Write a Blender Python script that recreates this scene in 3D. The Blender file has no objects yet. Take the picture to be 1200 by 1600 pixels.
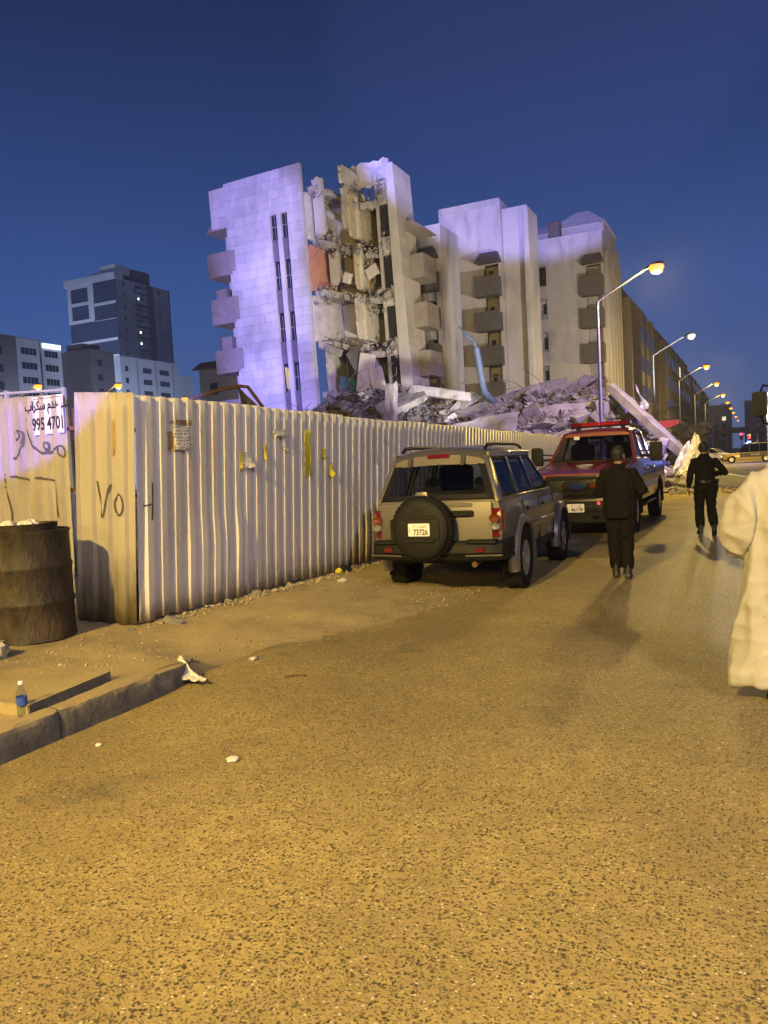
import bpy, bmesh, math, random
from mathutils import Vector, Matrix, noise
R = math.radians
sc = bpy.context.scene
C = sc.collection
# ------------------------------------------------------------------ camera
cam_d = bpy.data.cameras.new('camera')
cam = bpy.data.objects.new('camera', cam_d); C.objects.link(cam); sc.camera = cam
cam_d.sensor_width = 36.0; cam_d.lens = 27.0; cam_d.clip_start = 0.05; cam_d.clip_end = 3000
_th, _ph, _ro = R(25.9326), R(3.4576), R(3.0)
_f = Vector((-math.sin(_th)*math.cos(_ph), math.cos(_th)*math.cos(_ph), -math.sin(_ph)))
_r = Vector((math.cos(_th), math.sin(_th), 0)); _u = _r.cross(_f)
_r2 = math.cos(_ro)*_r - math.sin(_ro)*_u; _u2 = math.sin(_ro)*_r + math.cos(_ro)*_u
cam.matrix_world = Matrix(((_r2.x, _u2.x, -_f.x, 0), (_r2.y, _u2.y, -_f.y, 0), (_r2.z, _u2.z, -_f.z, 1.62), (0, 0, 0, 1)))
# ------------------------------------------------------------------ dusk sky
world = bpy.data.worlds.new('World'); sc.world = world; world.use_nodes = True
wn = world.node_tree; wn.nodes.clear()
def wnode(t, **k):
    n = wn.nodes.new(t)
    for a, b in k.items(): setattr(n, a, b)
    return n
wo = wnode('ShaderNodeOutputWorld'); bg = wnode('ShaderNodeBackground')
tc = wnode('ShaderNodeTexCoord'); sx = wnode('ShaderNodeSeparateXYZ'); rp = wnode('ShaderNodeValToRGB')
wn.links.new(tc.outputs['Generated'], sx.inputs[0]); wn.links.new(sx.outputs['Z'], rp.inputs[0])
el = rp.color_ramp.elements
el[0].position = 0.0; el[0].color = (.085, .118, .268, 1)
el[1].position = 1.0; el[1].color = (.010, .016, .050, 1)
for p, c in ((.08, (.060, .112, .300)), (.20, (.034, .088, .290)), (.34, (.021, .052, .185)), (.50, (.012, .027, .098))):
    e = el.new(p); e.color = (*c, 1)
wn.links.new(rp.outputs[0], bg.inputs[0]); bg.inputs[1].default_value = 1.0
wn.links.new(bg.outputs[0], wo.inputs[0])
sc.view_settings.view_transform = 'Standard'; sc.view_settings.look = 'None'
sc.view_settings.exposure = 0.0; sc.view_settings.gamma = 1.0
sc.view_settings.use_curve_mapping = False
sc.cycles.max_bounces = 6; sc.cycles.diffuse_bounces = 2; sc.cycles.glossy_bounces = 3
sc.cycles.transparent_max_bounces = 12; sc.cycles.sample_clamp_indirect = 4.0
sc.cycles.use_denoising = True; sc.cycles.caustics_reflective = False; sc.cycles.caustics_refractive = False
# ------------------------------------------------------------------ floodlights of the rescue site and an added white fill
def aim(o, to):
    o.rotation_euler = (Vector(to) - o.location).to_track_quat('-Z', 'Y').to_euler()
def spot(name, loc, to, power, col, deg, blend, size=.3):
    l = bpy.data.lights.new(name, 'SPOT'); l.energy = power; l.color = col
    l.spot_size = R(deg); l.spot_blend = blend; l.shadow_soft_size = size
    o = bpy.data.objects.new(name, l); C.objects.link(o); o.location = loc; aim(o, to); return o
SODIUM = (1.0, .675, .155)
BLUE_FLOOD = 330000; UPPER_FLOOD = 420000; RUBBLE_FLOOD = 26000; LAMP_W = 17000
for _z in (5.0, 11.5, 18.6):
    spot('blue_floodlight', (-7, -6, 3.0), (-29.6, 43.8, _z), BLUE_FLOOD, (.27, .25, 1.0), 11.5, .9)
spot('blue_floodlight', (3.0, -6, 2.5), (-16.5, 66, 36), UPPER_FLOOD, (.30, .29, 1.0), 25, .16)
spot('blue_floodlight', (3.0, 27, 9.0), (-12.5, 39.5, 1.5), RUBBLE_FLOOD, (.22, .18, 1.0), 46, .35)
spot('blue_floodlight', (2.2, -4.0, 1.3), (-8.3, 5.9, 3.9), 17000, (.17, .14, 1.0), 18, .08, .05)
spot('white_floodlight', (-8.5, 30.5, 2.2), (-22.4, 47, 12.5), 18000, (1.0, .92, .84), 40, .5)
spot('white_floodlight', (-.5, 50, 6.5), (-17.5, 68, 12), 16000, (.95, .88, .90), 54, .6)  # added fill with no source in view, pales the standing blocks
spot('white_floodlight', (-2.0, 52, 3.5), (-2.0, 36, .6), 1300, (.72, .84, 1.0), 80, .6)
# ------------------------------------------------------------------ helpers
def link(o, parent=None):
    C.objects.link(o)
    if parent is not None: o.parent = parent
    return o
def tag(o, label=None, cat=None, group=None, kind=None):
    if label: o['label'] = label
    if cat: o['category'] = cat
    if group: o['group'] = group
    if kind: o['kind'] = kind
    return o
def thing(name, label, cat, loc=(0, 0, 0), rz=0, group=None):
    o = bpy.data.objects.new(name, None); o.empty_display_size = .2
    o.location = loc; o.rotation_euler = (0, 0, rz)
    link(o); return tag(o, label, cat, group)
def copy_tree(o, parent=None):
    c = o.copy(); C.objects.link(c); c.parent = parent
    for ch in [x for x in o.children]: copy_tree(ch, c)
    return c

class MB:
    """collects shapes; build() links them as one mesh object. o = origin subtracted from world input"""
    def __init__(s, o=(0, 0, 0)): s.v = []; s.f = []; s.o = Vector(o)
    def add(s, vs, fs):
        b = len(s.v); s.v += [Vector(v) - s.o for v in vs]; s.f += [tuple(b + i for i in f) for f in fs]; return s
    def box(s, c, d, rot=None):
        hx, hy, hz = d[0]/2, d[1]/2, d[2]/2
        vs = [Vector((x, y, z)) for x in (-hx, hx) for y in (-hy, hy) for z in (-hz, hz)]
        if rot is not None: vs = [rot @ v for v in vs]
        return s.add([v + Vector(c) for v in vs], [(0, 1, 3, 2), (4, 6, 7, 5), (0, 4, 5, 1), (2, 3, 7, 6), (0, 2, 6, 4), (1, 5, 7, 3)])
    def b2(s, x0, x1, y0, y1, z0, z1): return s.box(((x0+x1)/2, (y0+y1)/2, (z0+z1)/2), (x1-x0, y1-y0, z1-z0))
    def bar(s, p, q, w, h=None, up=(0, 0, 1)):
        p, q = Vector(p), Vector(q); d = (q-p); L = d.length; d.normalize(); up = Vector(up)
        if abs(d.dot(up)) > .98: up = Vector((0, 1, 0))
        x = d.cross(up).normalized(); z = x.cross(d).normalized()
        m = Matrix((x, d, z)).transposed()
        return s.box((p+q)/2, (w, L, h or w), m)
    def tube(s, pts, r, n=8, cap=True):
        pts = [Vector(p) for p in pts]; rr = r if isinstance(r, (list, tuple)) else [r]*len(pts)
        vs = []; prev = None
        for i, p in enumerate(pts):
            d = (pts[min(i+1, len(pts)-1)] - pts[max(i-1, 0)]).normalized()
            if prev is None:
                a = Vector((0, 0, 1)) if abs(d.z) < .9 else Vector((0, 1, 0)); x = d.cross(a).normalized()
            else: x = (prev - d*prev.dot(d)).normalized()
            prev = x; y = d.cross(x)
            vs += [p + (x*math.cos(2*math.pi*k/n) + y*math.sin(2*math.pi*k/n))*rr[i] for k in range(n)]
        fs = [(i*n+k, i*n+(k+1) % n, (i+1)*n+(k+1) % n, (i+1)*n+k) for i in range(len(pts)-1) for k in range(n)]
        if cap: fs += [tuple(range(n-1, -1, -1)), tuple((len(pts)-1)*n+k for k in range(n))]
        return s.add(vs, fs)
    def lathe(s, prof, n=24, c=(0, 0, 0), rot=None, cap=True):
        vs = []
        for r, z in prof:
            for k in range(n):
                v = Vector((r*math.cos(2*math.pi*k/n), r*math.sin(2*math.pi*k/n), z))
                vs.append((rot @ v if rot is not None else v) + Vector(c))
        m = len(prof)
        fs = [(i*n+k, i*n+(k+1) % n, (i+1)*n+(k+1) % n, (i+1)*n+k) for i in range(m-1) for k in range(n)]
        if cap: fs += [tuple(range(n-1, -1, -1)), tuple((m-1)*n+k for k in range(n))]
        return s.add(vs, fs)
    def prism(s, poly, axis, a, b):
        """poly of 2d points extruded along axis ('x','y','z') from a to b"""
        def P(u, v, w): return {'x': (w, u, v), 'y': (u, w, v), 'z': (u, v, w)}[axis]
        n = len(poly)
        vs = [P(u, v, a) for u, v in poly] + [P(u, v, b) for u, v in poly]
        fs = [tuple(range(n-1, -1, -1)), tuple(range(n, 2*n))] + [(i, (i+1) % n, n+(i+1) % n, n+i) for i in range(n)]
        return s.add(vs, fs)
    def loft(s, secs, cap=True, closed=True):
        n = len(secs[0]); vs = [p for q in secs for p in q]; m = n if closed else n-1
        fs = [(i*n+k, i*n+(k+1) % n, (i+1)*n+(k+1) % n, (i+1)*n+k) for i in range(len(secs)-1) for k in range(m)]
        if cap: fs += [tuple(range(n-1, -1, -1)), tuple((len(secs)-1)*n+k for k in range(n))]
        return s.add(vs, fs)
    def grid(s, nu, nv, fn):
        vs = [fn(i/(nu-1), j/(nv-1)) for j in range(nv) for i in range(nu)]
        return s.add(vs, [(j*nu+i, j*nu+i+1, (j+1)*nu+i+1, (j+1)*nu+i) for j in range(nv-1) for i in range(nu-1)])
    def chunk(s, c, size, rng, jag=.28):
        q = rand_rot(rng)
        vs = []
        for x in (-.5, .5):
            for y in (-.5, .5):
                for z in (-.5, .5):
                    v = Vector((x*size[0]*(1+rng.uniform(-jag, jag)), y*size[1]*(1+rng.uniform(-jag, jag)), z*size[2]*(1+rng.uniform(-jag, jag))))
                    vs.append(q @ v + Vector(c))
        return s.add(vs, [(0, 1, 3, 2), (4, 6, 7, 5), (0, 4, 5, 1), (2, 3, 7, 6), (0, 2, 6, 4), (1, 5, 7, 3)])
    def mesh(s, name, m=None, smooth=None, bevel=0, seg=1, fix=True):
        me = bpy.data.meshes.new(name); me.from_pydata([tuple(v) for v in s.v], [], s.f)
        if fix or bevel:
            bm = bmesh.new(); bm.from_mesh(me)
            bmesh.ops.recalc_face_normals(bm, faces=bm.faces)
            if bevel:
                es = [e for e in bm.edges if len(e.link_faces) == 2 and e.calc_face_angle(0) > .5]
                bmesh.ops.bevel(bm, geom=es, offset=bevel, segments=seg, profile=.7, affect='EDGES', clamp_overlap=True)
            bm.to_mesh(me); bm.free()
        if smooth is not None:
            for p in me.polygons: p.use_smooth = True
            me.set_sharp_from_angle(angle=R(smooth))
        if m: me.materials.append(m)
        return me
    def build(s, name, m=None, parent=None, smooth=None, bevel=0, seg=1, fix=True):
        return link(bpy.data.objects.new(name, s.mesh(name, m, smooth, bevel, seg, fix)), parent)
def rand_rot(rng):
    return Matrix.Rotation(rng.uniform(0, 6.28), 3, 'Z') @ Matrix.Rotation(rng.uniform(-.9, .9), 3, 'X') @ Matrix.Rotation(rng.uniform(-.9, .9), 3, 'Y')
def inst(name, me, parent, loc=(0, 0, 0), rot=(0, 0, 0), scale=(1, 1, 1)):
    o = bpy.data.objects.new(name, me); link(o, parent); o.location = loc; o.rotation_euler = rot; o.scale = scale; return o
def lettering(s, size, m, parent, loc, rot=(0, 0, 0), name='lettering', ext=.003, sx=1.0, shear=0, align='CENTER', bold=0):
    cu = bpy.data.curves.new(name, 'FONT'); cu.body = s; cu.size = size; cu.extrude = ext
    cu.align_x = align; cu.align_y = 'CENTER'; cu.shear = shear; cu.offset = bold; cu.resolution_u = 3
    t = bpy.data.objects.new(name, cu); C.objects.link(t)
    dg = bpy.context.evaluated_depsgraph_get()
    me = bpy.data.meshes.new_from_object(t.evaluated_get(dg)); me.name = name
    bpy.data.objects.remove(t); bpy.data.curves.remove(cu)
    me.materials.clear(); me.materials.append(m)
    return inst(name, me, parent, loc, rot, (sx, 1, 1))
# ------------------------------------------------------------------ materials
def mat(name, c1, c2=None, scale=3., rough=.7, bump=0., bscale=30., metallic=0., spec=.5, coord='Object', stretch=(1, 1, 1), contrast=.35, c3=None, scale3=1.2, amt3=.5, emit=None, estr=0, coat=0, rvar=0):
    m = bpy.data.materials.new(name); m.use_nodes = True; nt = m.node_tree; N = nt.nodes; L = nt.links
    b = N['Principled BSDF']; b.inputs['Roughness'].default_value = rough; b.inputs['Metallic'].default_value = metallic
    b.inputs['Specular IOR Level'].default_value = spec; b.inputs['Base Color'].default_value = (*c1, 1)
    b.inputs['Coat Weight'].default_value = coat; b.inputs['Coat Roughness'].default_value = .08
    if emit: b.inputs['Emission Color'].default_value = (*emit, 1); b.inputs['Emission Strength'].default_value = estr
    if c2 is None and not bump: return m
    if coord == 'World': co = N.new('ShaderNodeNewGeometry').outputs['Position']
    else: co = N.new('ShaderNodeTexCoord').outputs[coord]
    mp = N.new('ShaderNodeMapping'); mp.inputs['Scale'].default_value = stretch; L.new(co, mp.inputs[0]); co = mp.outputs[0]
    if c2 is not None:
        t = N.new('ShaderNodeTexNoise'); t.inputs['Scale'].default_value = scale; t.inputs['Detail'].default_value = 7; t.inputs['Roughness'].default_value = .62
        L.new(co, t.inputs['Vector'])
        r = N.new('ShaderNodeValToRGB'); r.color_ramp.elements[0].position = .5-contrast/2; r.color_ramp.elements[1].position = .5+contrast/2
        r.color_ramp.elements[0].color = (*c1, 1); r.color_ramp.elements[1].color = (*c2, 1)
        L.new(t.outputs[0], r.inputs[0]); out = r.outputs[0]
        if c3 is not None:
            t3 = N.new('ShaderNodeTexNoise'); t3.inputs['Scale'].default_value = scale3; t3.inputs['Detail'].default_value = 9; t3.inputs['Roughness'].default_value = .7
            L.new(co, t3.inputs['Vector'])
            r3 = N.new('ShaderNodeMapRange'); r3.inputs[1].default_value = .52; r3.inputs[2].default_value = .68; r3.inputs[4].default_value = amt3
            L.new(t3.outputs[0], r3.inputs[0])
            mx = N.new('ShaderNodeMix'); mx.data_type = 'RGBA'; mx.inputs['B'].default_value = (*c3, 1)
            L.new(r3.outputs[0], mx.inputs['Factor']); L.new(out, mx.inputs['A']); out = mx.outputs['Result']
        L.new(out, b.inputs['Base Color'])
        if rvar:
            rr = N.new('ShaderNodeMapRange'); rr.inputs[3].default_value = rough-rvar; rr.inputs[4].default_value = rough+rvar
            L.new(t.outputs[0], rr.inputs[0]); L.new(rr.outputs[0], b.inputs['Roughness'])
    if bump:
        t2 = N.new('ShaderNodeTexNoise'); t2.inputs['Scale'].default_value = bscale; t2.inputs['Detail'].default_value = 6
        L.new(co, t2.inputs['Vector'])
        bp = N.new('ShaderNodeBump'); bp.inputs['Strength'].default_value = bump; bp.inputs['Distance'].default_value = .02
        L.new(t2.outputs[0], bp.inputs['Height']); L.new(bp.outputs[0], b.inputs['Normal'])
    return m
def glass_mat(name, tint=(.35, .37, .38), rough=.03, ior=1.45, fac=None):
    m = bpy.data.materials.new(name); m.use_nodes = True; nt = m.node_tree; N = nt.nodes; L = nt.links; N.clear()
    o = N.new('ShaderNodeOutputMaterial'); mx = N.new('ShaderNodeMixShader'); t = N.new('ShaderNodeBsdfTransparent'); g = N.new('ShaderNodeBsdfGlossy')
    fr = N.new('ShaderNodeLayerWeight'); fr.inputs['Blend'].default_value = .5
    pw = N.new('ShaderNodeMath'); pw.operation = 'POWER'; pw.inputs[1].default_value = 4.5; ma = N.new('ShaderNodeMath'); ma.operation = 'MULTIPLY_ADD'; ma.inputs[1].default_value = .3; ma.inputs[2].default_value = .045
    L.new(fr.outputs['Facing'], pw.inputs[0]); L.new(pw.outputs[0], ma.inputs[0])
    t.inputs[0].default_value = (*tint, 1); g.inputs['Roughness'].default_value = rough
    L.new(ma.outputs[0], mx.inputs[0]); L.new(t.outputs[0], mx.inputs[1]); L.new(g.outputs[0], mx.inputs[2]); L.new(mx.outputs[0], o.inputs[0])
    return m
def emis(name, col, s): return mat(name, (.02, .02, .02), emit=col, estr=s)

M = dict(
 concrete=mat('concrete', (.34, .32, .29), (.24, .225, .2), 1.6, .85, .5, 9, c3=(.14, .13, .115), scale3=.7),
 concrete_dark=mat('concrete_dark', (.16, .15, .14), (.09, .085, .08), 2, .9, .5, 12),
 stone=mat('stone', (.52, .48, .44), (.42, .39, .355), .9, .8, .25, 6, stretch=(1, 1, .35), c3=(.2, .18, .15), scale3=.45, amt3=.55),
 cladding=mat('cladding_stone', (.50, .47, .41), (.38, .355, .305), 1.1, .75, .2, 14, coord='World', stretch=(1, 1, .4), c3=(.22, .20, .18), scale3=.35, amt3=.55),
 stone_light=mat('stone_light', (.50, .47, .41), (.40, .375, .32), 1.3, .75, .2, 14, stretch=(1, 1, .4), c3=(.25, .23, .2), scale3=.6, amt3=.5),
 plaster=mat('plaster', (.60, .56, .48), (.46, .43, .36), 1.2, .85, .3, 10, c3=(.25, .23, .2), scale3=.8, amt3=.6),
 plaster_pink=mat('plaster_pink', (.58, .27, .19), (.47, .22, .16), 1.2, .85, .3, 10, c3=(.28, .16, .12), scale3=.9),
 plaster_yellow=mat('plaster_yellow', (.56, .47, .29), (.43, .37, .25), 1.2, .85, .3, 10, c3=(.25, .2, .12), scale3=.9),
 plaster_olive=mat('plaster_olive', (.48, .44, .37), (.36, .33, .28), 1.0, .85, .3, 10, c3=(.13, .12, .1), scale3=.9),
 plaster_lilac=mat('plaster_lilac', (.60, .56, .56), (.48, .45, .45), .9, .85, .3, 10, c3=(.2, .18, .17), scale3=.9),
 teal=mat('teal_paint', (.10, .28, .34), (.07, .2, .25), 1, .7),
 balcony=mat('balcony_stone', (.27, .235, .19), (.20, .175, .145), 2.2, .85, .3, 20),
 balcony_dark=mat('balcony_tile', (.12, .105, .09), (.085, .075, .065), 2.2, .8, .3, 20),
 spandrel=mat('spandrel', (.14, .115, .12), (.10, .085, .09), 2, .6),
 dark=mat('interior_shade', (.012, .012, .013), (.02, .02, .02), 1, .9),  # near-black colour that stands in for the shade inside openings
 pane=mat('window_pane', (.015, .018, .022), rough=.08, spec=.6),
 alu=mat('aluminium_frame', (.45, .45, .44), rough=.4, metallic=.7),
 steel=mat('galvanised_steel', (.085, .085, .082), (.065, .065, .063), 6, .5, metallic=.2),
 rust=mat('rusty_steel', (.16, .08, .04), (.08, .045, .03), 9, .85, .4, 40),
 rebar=mat('rebar', (.10, .07, .05), (.06, .045, .035), 9, .8),
 duct_blue=mat('bent_blue_metal', (.09, .13, .19), (.06, .085, .12), 4, .5, metallic=.3),
 white_metal=mat('white_sheet', (.50, .51, .52), (.36, .37, .38), 3, .5),
 tyre=mat('tyre_rubber', (.009, .009, .009), (.017, .016, .014), 8, .85, .3, 60, spec=.15),
 black=mat('black_plastic', (.006, .006, .006), (.010, .010, .010), 12, .55, .15, 90, spec=.2),
 blackgloss=mat('black_gloss', (.012, .012, .013), rough=.18),
 chrome=mat('chrome', (.5, .5, .5), rough=.12, metallic=1),
 rim=mat('alloy_rim', (.55, .55, .55), rough=.3, metallic=.85),
 seat=mat('seat_cloth', (.035, .033, .032), (.05, .048, .045), 20, .9),
 red_lens=mat('red_lens', (.11, .005, .005), rough=.1, coat=.6),
 amber_lens=mat('amber_lens', (.14, .035, .005), rough=.12, coat=.6),
 clear_lens=mat('clear_lens', (.17, .165, .16), rough=.1, coat=.6),
 white=mat('white_paint', (.78, .78, .76), rough=.5),
 ink=mat('black_ink', (.012, .012, .014), rough=.6),
 spray=mat('spray_paint', (.03, .03, .032), (.09, .085, .08), 14, .7, contrast=.6),
)

def vary(m, lo, hi):
    """every piece a little lighter or darker than the next"""
    nt = m.node_tree; b = nt.nodes['Principled BSDF']; src = b.inputs['Base Color'].links[0].from_socket
    oi = nt.nodes.new('ShaderNodeObjectInfo'); mr = nt.nodes.new('ShaderNodeMapRange'); mr.inputs[3].default_value = lo; mr.inputs[4].default_value = hi
    vm = nt.nodes.new('ShaderNodeVectorMath'); vm.operation = 'SCALE'
    nt.links.new(oi.outputs['Random'], mr.inputs[0]); nt.links.new(src, vm.inputs[0]); nt.links.new(mr.outputs[0], vm.inputs['Scale']); nt.links.new(vm.outputs[0], b.inputs['Base Color'])
vary(M['cladding'], .88, 1.05)
# ================================================================== ground, road, pavement
def smooth(a, b, x):
    t = min(1, max(0, (x-a)/(b-a))); return t*t*(3-2*t)
def lerp_tab(tab, x):
    if x <= tab[0][0]: return tab[0][1]
    for (a, va), (b, vb) in zip(tab, tab[1:]):
        if x <= b: return va + (vb-va)*(x-a)/(b-a)
    return tab[-1][1]
def fbm(x, y, s, seed=0.):
    return noise.fractal(Vector((x*s, y*s, seed)), .9, 2.0, 4)
EDGE = [(4.8, -4.15), (5.6, -3.75), (7, -3.2), (8.5, -2.85), (10, -2.75), (14, -2.7), (20, -3.2), (30, -4.4)]
def verge_z(x, y):
    n = fbm(x, y, 1.1)*.018 + fbm(x, y, 5, 3.)*.007
    pav = .165 + .05*smooth(-4.2, -5.4, x) + .02*smooth(-5.2, -6.5, x) + n*.8
    xb = lerp_tab(EDGE, y) + fbm(0, y, .8, 7.)*.22*smooth(5, 6.2, y)
    cap = lerp_tab([(5, .2), (7, .16), (9, .11), (12, .07), (30, .05)], y)
    d = xb - x
    ramp = -.03 + (cap+.03)*smooth(-.05, 2.2, d) + .02*smooth(-.3, .3, d) + n*(.6+.4*smooth(0, 1, d))
    if x > -4.11: bl = smooth(4.75, 6.4, y+.35*fbm(x, y, 2.2, 8.)); ramp = -.04*(1-bl)+ramp*bl
    if x > -4.11: return -.04 if y < 4.7 else ramp
    k = smooth(4.55, 5.3, y + .25*(x+4.1))
    return pav*(1-k) + ramp*k
def ground_h(x, y):
    if -9 < x and y < 32: return max(0.0, verge_z(x, y))
    return 0.0

def road_material():
    m = bpy.data.materials.new('dusty_asphalt'); m.use_nodes = True; nt = m.node_tree; N = nt.nodes; L = nt.links
    b = N['Principled BSDF']; pos = N.new('ShaderNodeNewGeometry').outputs['Position']
    def nz(s, d=4, r=.55, w=0, seed=0):
        mp = N.new('ShaderNodeMapping'); mp.inputs['Location'].default_value = (seed, seed*.7, 0); L.new(pos, mp.inputs[0])
        t = N.new('ShaderNodeTexNoise'); t.inputs['Scale'].default_value = s; t.inputs['Detail'].default_value = d; t.inputs['Roughness'].default_value = r; t.inputs['Distortion'].default_value = w
        L.new(mp.outputs[0], t.inputs[0]); return t.outputs[0]
    def mr(x, a, bb, c=0., d=1.):
        n = N.new('ShaderNodeMapRange'); n.inputs[1].default_value = a; n.inputs[2].default_value = bb; n.inputs[3].default_value = c; n.inputs[4].default_value = d
        L.new(x, n.inputs[0]); return n.outputs[0]
    def mth(op, x, y):
        n = N.new('ShaderNodeMath'); n.operation = op
        for i, q in enumerate((x, y)):
            if isinstance(q, (int, float)): n.inputs[i].default_value = q
            else: L.new(q, n.inputs[i])
        return n.outputs[0]
    def mix(f, a, c):
        n = N.new('ShaderNodeMix'); n.data_type = 'RGBA'
        for k, q in (('Factor', f), ('A', a), ('B', c)):
            if isinstance(q, tuple): n.inputs[k].default_value = (*q, 1)
            elif isinstance(q, (int, float)): n.inputs[k].default_value = q
            else: L.new(q, n.inputs[k])
        return n.outputs['Result']
    # stones of the worn surface dressing, pits between them filled with dust
    v = N.new('ShaderNodeTexVoronoi'); v.inputs['Scale'].default_value = 78; v.inputs['Randomness'].default_value = 1; L.new(pos, v.inputs['Vector'])
    vd = v.outputs['Distance']; vc = v.outputs['Color']
    sep = N.new('ShaderNodeSeparateColor'); L.new(vc, sep.inputs[0])
    big = nz(.55, 4, .6); mid = nz(5.5, 4, .6, 0, 3.1); fine = nz(230, 2, .5)
    def spots(scale, frac, r0, r1, seed):
        mp = N.new('ShaderNodeMapping'); mp.inputs['Location'].default_value = (seed, seed*.37, 0); L.new(pos, mp.inputs[0])
        wob = N.new('ShaderNodeTexNoise'); wob.inputs['Scale'].default_value = scale*1.3; wob.inputs['Detail'].default_value = 2; L.new(mp.outputs[0], wob.inputs[0])
        ad = N.new('ShaderNodeMix'); ad.data_type = 'VECTOR'; ad.inputs['Factor'].default_value = .35/scale; L.new(mp.outputs[0], ad.inputs['A'])
        sc_ = N.new('ShaderNodeVectorMath'); sc_.operation = 'MULTIPLY_ADD'; sc_.inputs[1].default_value = (.9/scale,)*3; L.new(wob.outputs['Color'], sc_.inputs[0]); L.new(mp.outputs[0], sc_.inputs[2])
        w_ = N.new('ShaderNodeTexVoronoi'); w_.inputs['Scale'].default_value = scale; L.new(sc_.outputs[0], w_.inputs['Vector'])
        sp_ = N.new('ShaderNodeSeparateColor'); L.new(w_.outputs['Color'], sp_.inputs[0])
        keep = mr(sp_.outputs[0], frac+.03, frac-.03); rad = mr(sp_.outputs[1], 0, 1, r0, r1)
        return mth('MULTIPLY', keep, mr(mth('SUBTRACT', w_.outputs['Distance'], rad), .06, -.10))
    dark = mth('MAXIMUM', spots(54, .66, .18, .46, 0.), mth('MULTIPLY', spots(98, .62, .22, .5, 5.), .85))
    dark = mth('MULTIPLY', dark, mr(mid, .28, .55, .6, 1.))
    sx_ = N.new('ShaderNodeSeparateXYZ'); L.new(pos, sx_.inputs[0])
    lane = mth('MULTIPLY', mr(sx_.outputs[0], -2.0, -.5), mth('MULTIPLY', mr(sx_.outputs[1], 3.2, 7.0), mr(sx_.outputs[1], 30, 16)))
    lane = mth('MULTIPLY', lane, mr(mid, .25, .6, .55, 1.))
    dust = mix(mr(mid, .35, .65), (.335, .262, .112), (.44, .346, .15))
    dust = mix(mr(big, .40, .60, 0, .8), dust, (.25, .195, .10))
    grain = mr(nz(34, 5, .7, 0, 2.2), .36, .64); dust = mix(mth('MULTIPLY', grain, .5), dust, (.20, .155, .075))
    bare = mix(mr(sep.outputs[1], 0, 1), (.085, .08, .07), (.155, .145, .125))
    base = mix(mth('MULTIPLY', lane, .85), dust, bare)
    specks = mth('MULTIPLY', mr(sep.outputs[2], .965, .97), mr(vd, .42, .3))
    base = mix(mth('MULTIPLY', specks, .8), base, (.55, .51, .42))
    stain = mth('MULTIPLY', mr(nz(.9, 5, .65, 0, 11.3), .60, .70), .5)
    base = mix(stain, base, (.10, .092, .075))
    col = mix(mth('MULTIPLY', dark, .88), base, (.05, .041, .027))
    L.new(col, b.inputs['Base Color'])
    rough = mix(lane, (.78, .78, .78), (.50, .50, .50)); L.new(rough, b.inputs['Roughness'])
    b.inputs['Specular IOR Level'].default_value = .22
    h = mth('ADD', mth('MULTIPLY', mth('SUBTRACT', 1., dark), 1.), mth('MULTIPLY', mr(vd, .0, .7, .6, 0), .5))
    h = mth('ADD', h, mth('MULTIPLY', nz(160, 2), .35))
    bp = N.new('ShaderNodeBump'); bp.inputs['Strength'].default_value = .75; bp.inputs['Distance'].default_value = .010
    L.new(h, bp.inputs['Height']); L.new(bp.outputs[0], b.inputs['Normal'])
    return m
M['road'] = road_material()
M['sand'] = mat('dirty_sand', (.36, .285, .15), (.26, .205, .105), 2.4, .95, .55, 38, coord='World', c3=(.11, .095, .07), scale3=.8, amt3=.65)
M['yard'] = mat('dark_sand', (.2, .17, .12), (.14, .12, .09), .3, .95, coord='World')
M['kerb'] = mat('worn_kerb', (.115, .11, .1), (.075, .07, .066), 5, .85, .5, 22, c3=(.3, .26, .19), scale3=3.2, amt3=.75)
def dusty_top(m, col):
    nt = m.node_tree; N = nt.nodes; L = nt.links; b = N['Principled BSDF']; src = b.inputs['Base Color'].links[0].from_socket
    g = N.new('ShaderNodeNewGeometry'); s = N.new('ShaderNodeSeparateXYZ'); L.new(g.outputs['True Normal'], s.inputs[0])
    t = N.new('ShaderNodeTexNoise'); t.inputs['Scale'].default_value = 7; t.inputs['Detail'].default_value = 6; L.new(g.outputs['Position'], t.inputs[0])
    a = N.new('ShaderNodeMath'); a.operation = 'MULTIPLY_ADD'; a.inputs[1].default_value = .8; L.new(t.outputs[0], a.inputs[0]); L.new(s.outputs[2], a.inputs[2])
    r = N.new('ShaderNodeMapRange'); r.inputs[1].default_value = .8; r.inputs[2].default_value = 1.25; r.inputs[4].default_value = .95; L.new(a.outputs[0], r.inputs[0])
    mx = N.new('ShaderNodeMix'); mx.data_type = 'RGBA'; mx.inputs['B'].default_value = (*col, 1); L.new(r.outputs[0], mx.inputs['Factor']); L.new(src, mx.inputs['A']); L.new(mx.outputs['Result'], b.inputs['Base Color'])
dusty_top(M['kerb'], (.31, .245, .13))
mb = MB(); mb.grid(60, 60, lambda u, v: (-1500+3000*u, -1500+3000*v, -.12))
tag(mb.build('ground', M['yard'], fix=False), kind='structure')
mb = MB(); mb.grid(8, 60, lambda u, v: (-4.12+18*u, -40+440*v, 0))
tag(mb.build('road', M['road'], fix=False), kind='structure')
mb = MB(); mb.grid(2, 2, lambda u, v: (-60+55.9*u, 31+300*v, -.02))
tag(mb.build('ground', M['yard'], fix=False), kind='structure')
xs = [-14, -11, -9, -8, -7.4] + [-7 + .075*i for i in range(39)]
xs += [-4.115, -4.105] + [-4.1 + .075*i for i in range(1, 27)]
xs = sorted(set(round(x, 4) for x in xs)); ys = [-8, -4, -2, -1, 0] + [.5 + .07*i for i in range(180)] + [13.2 + .5*i for i in range(40)]
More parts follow.
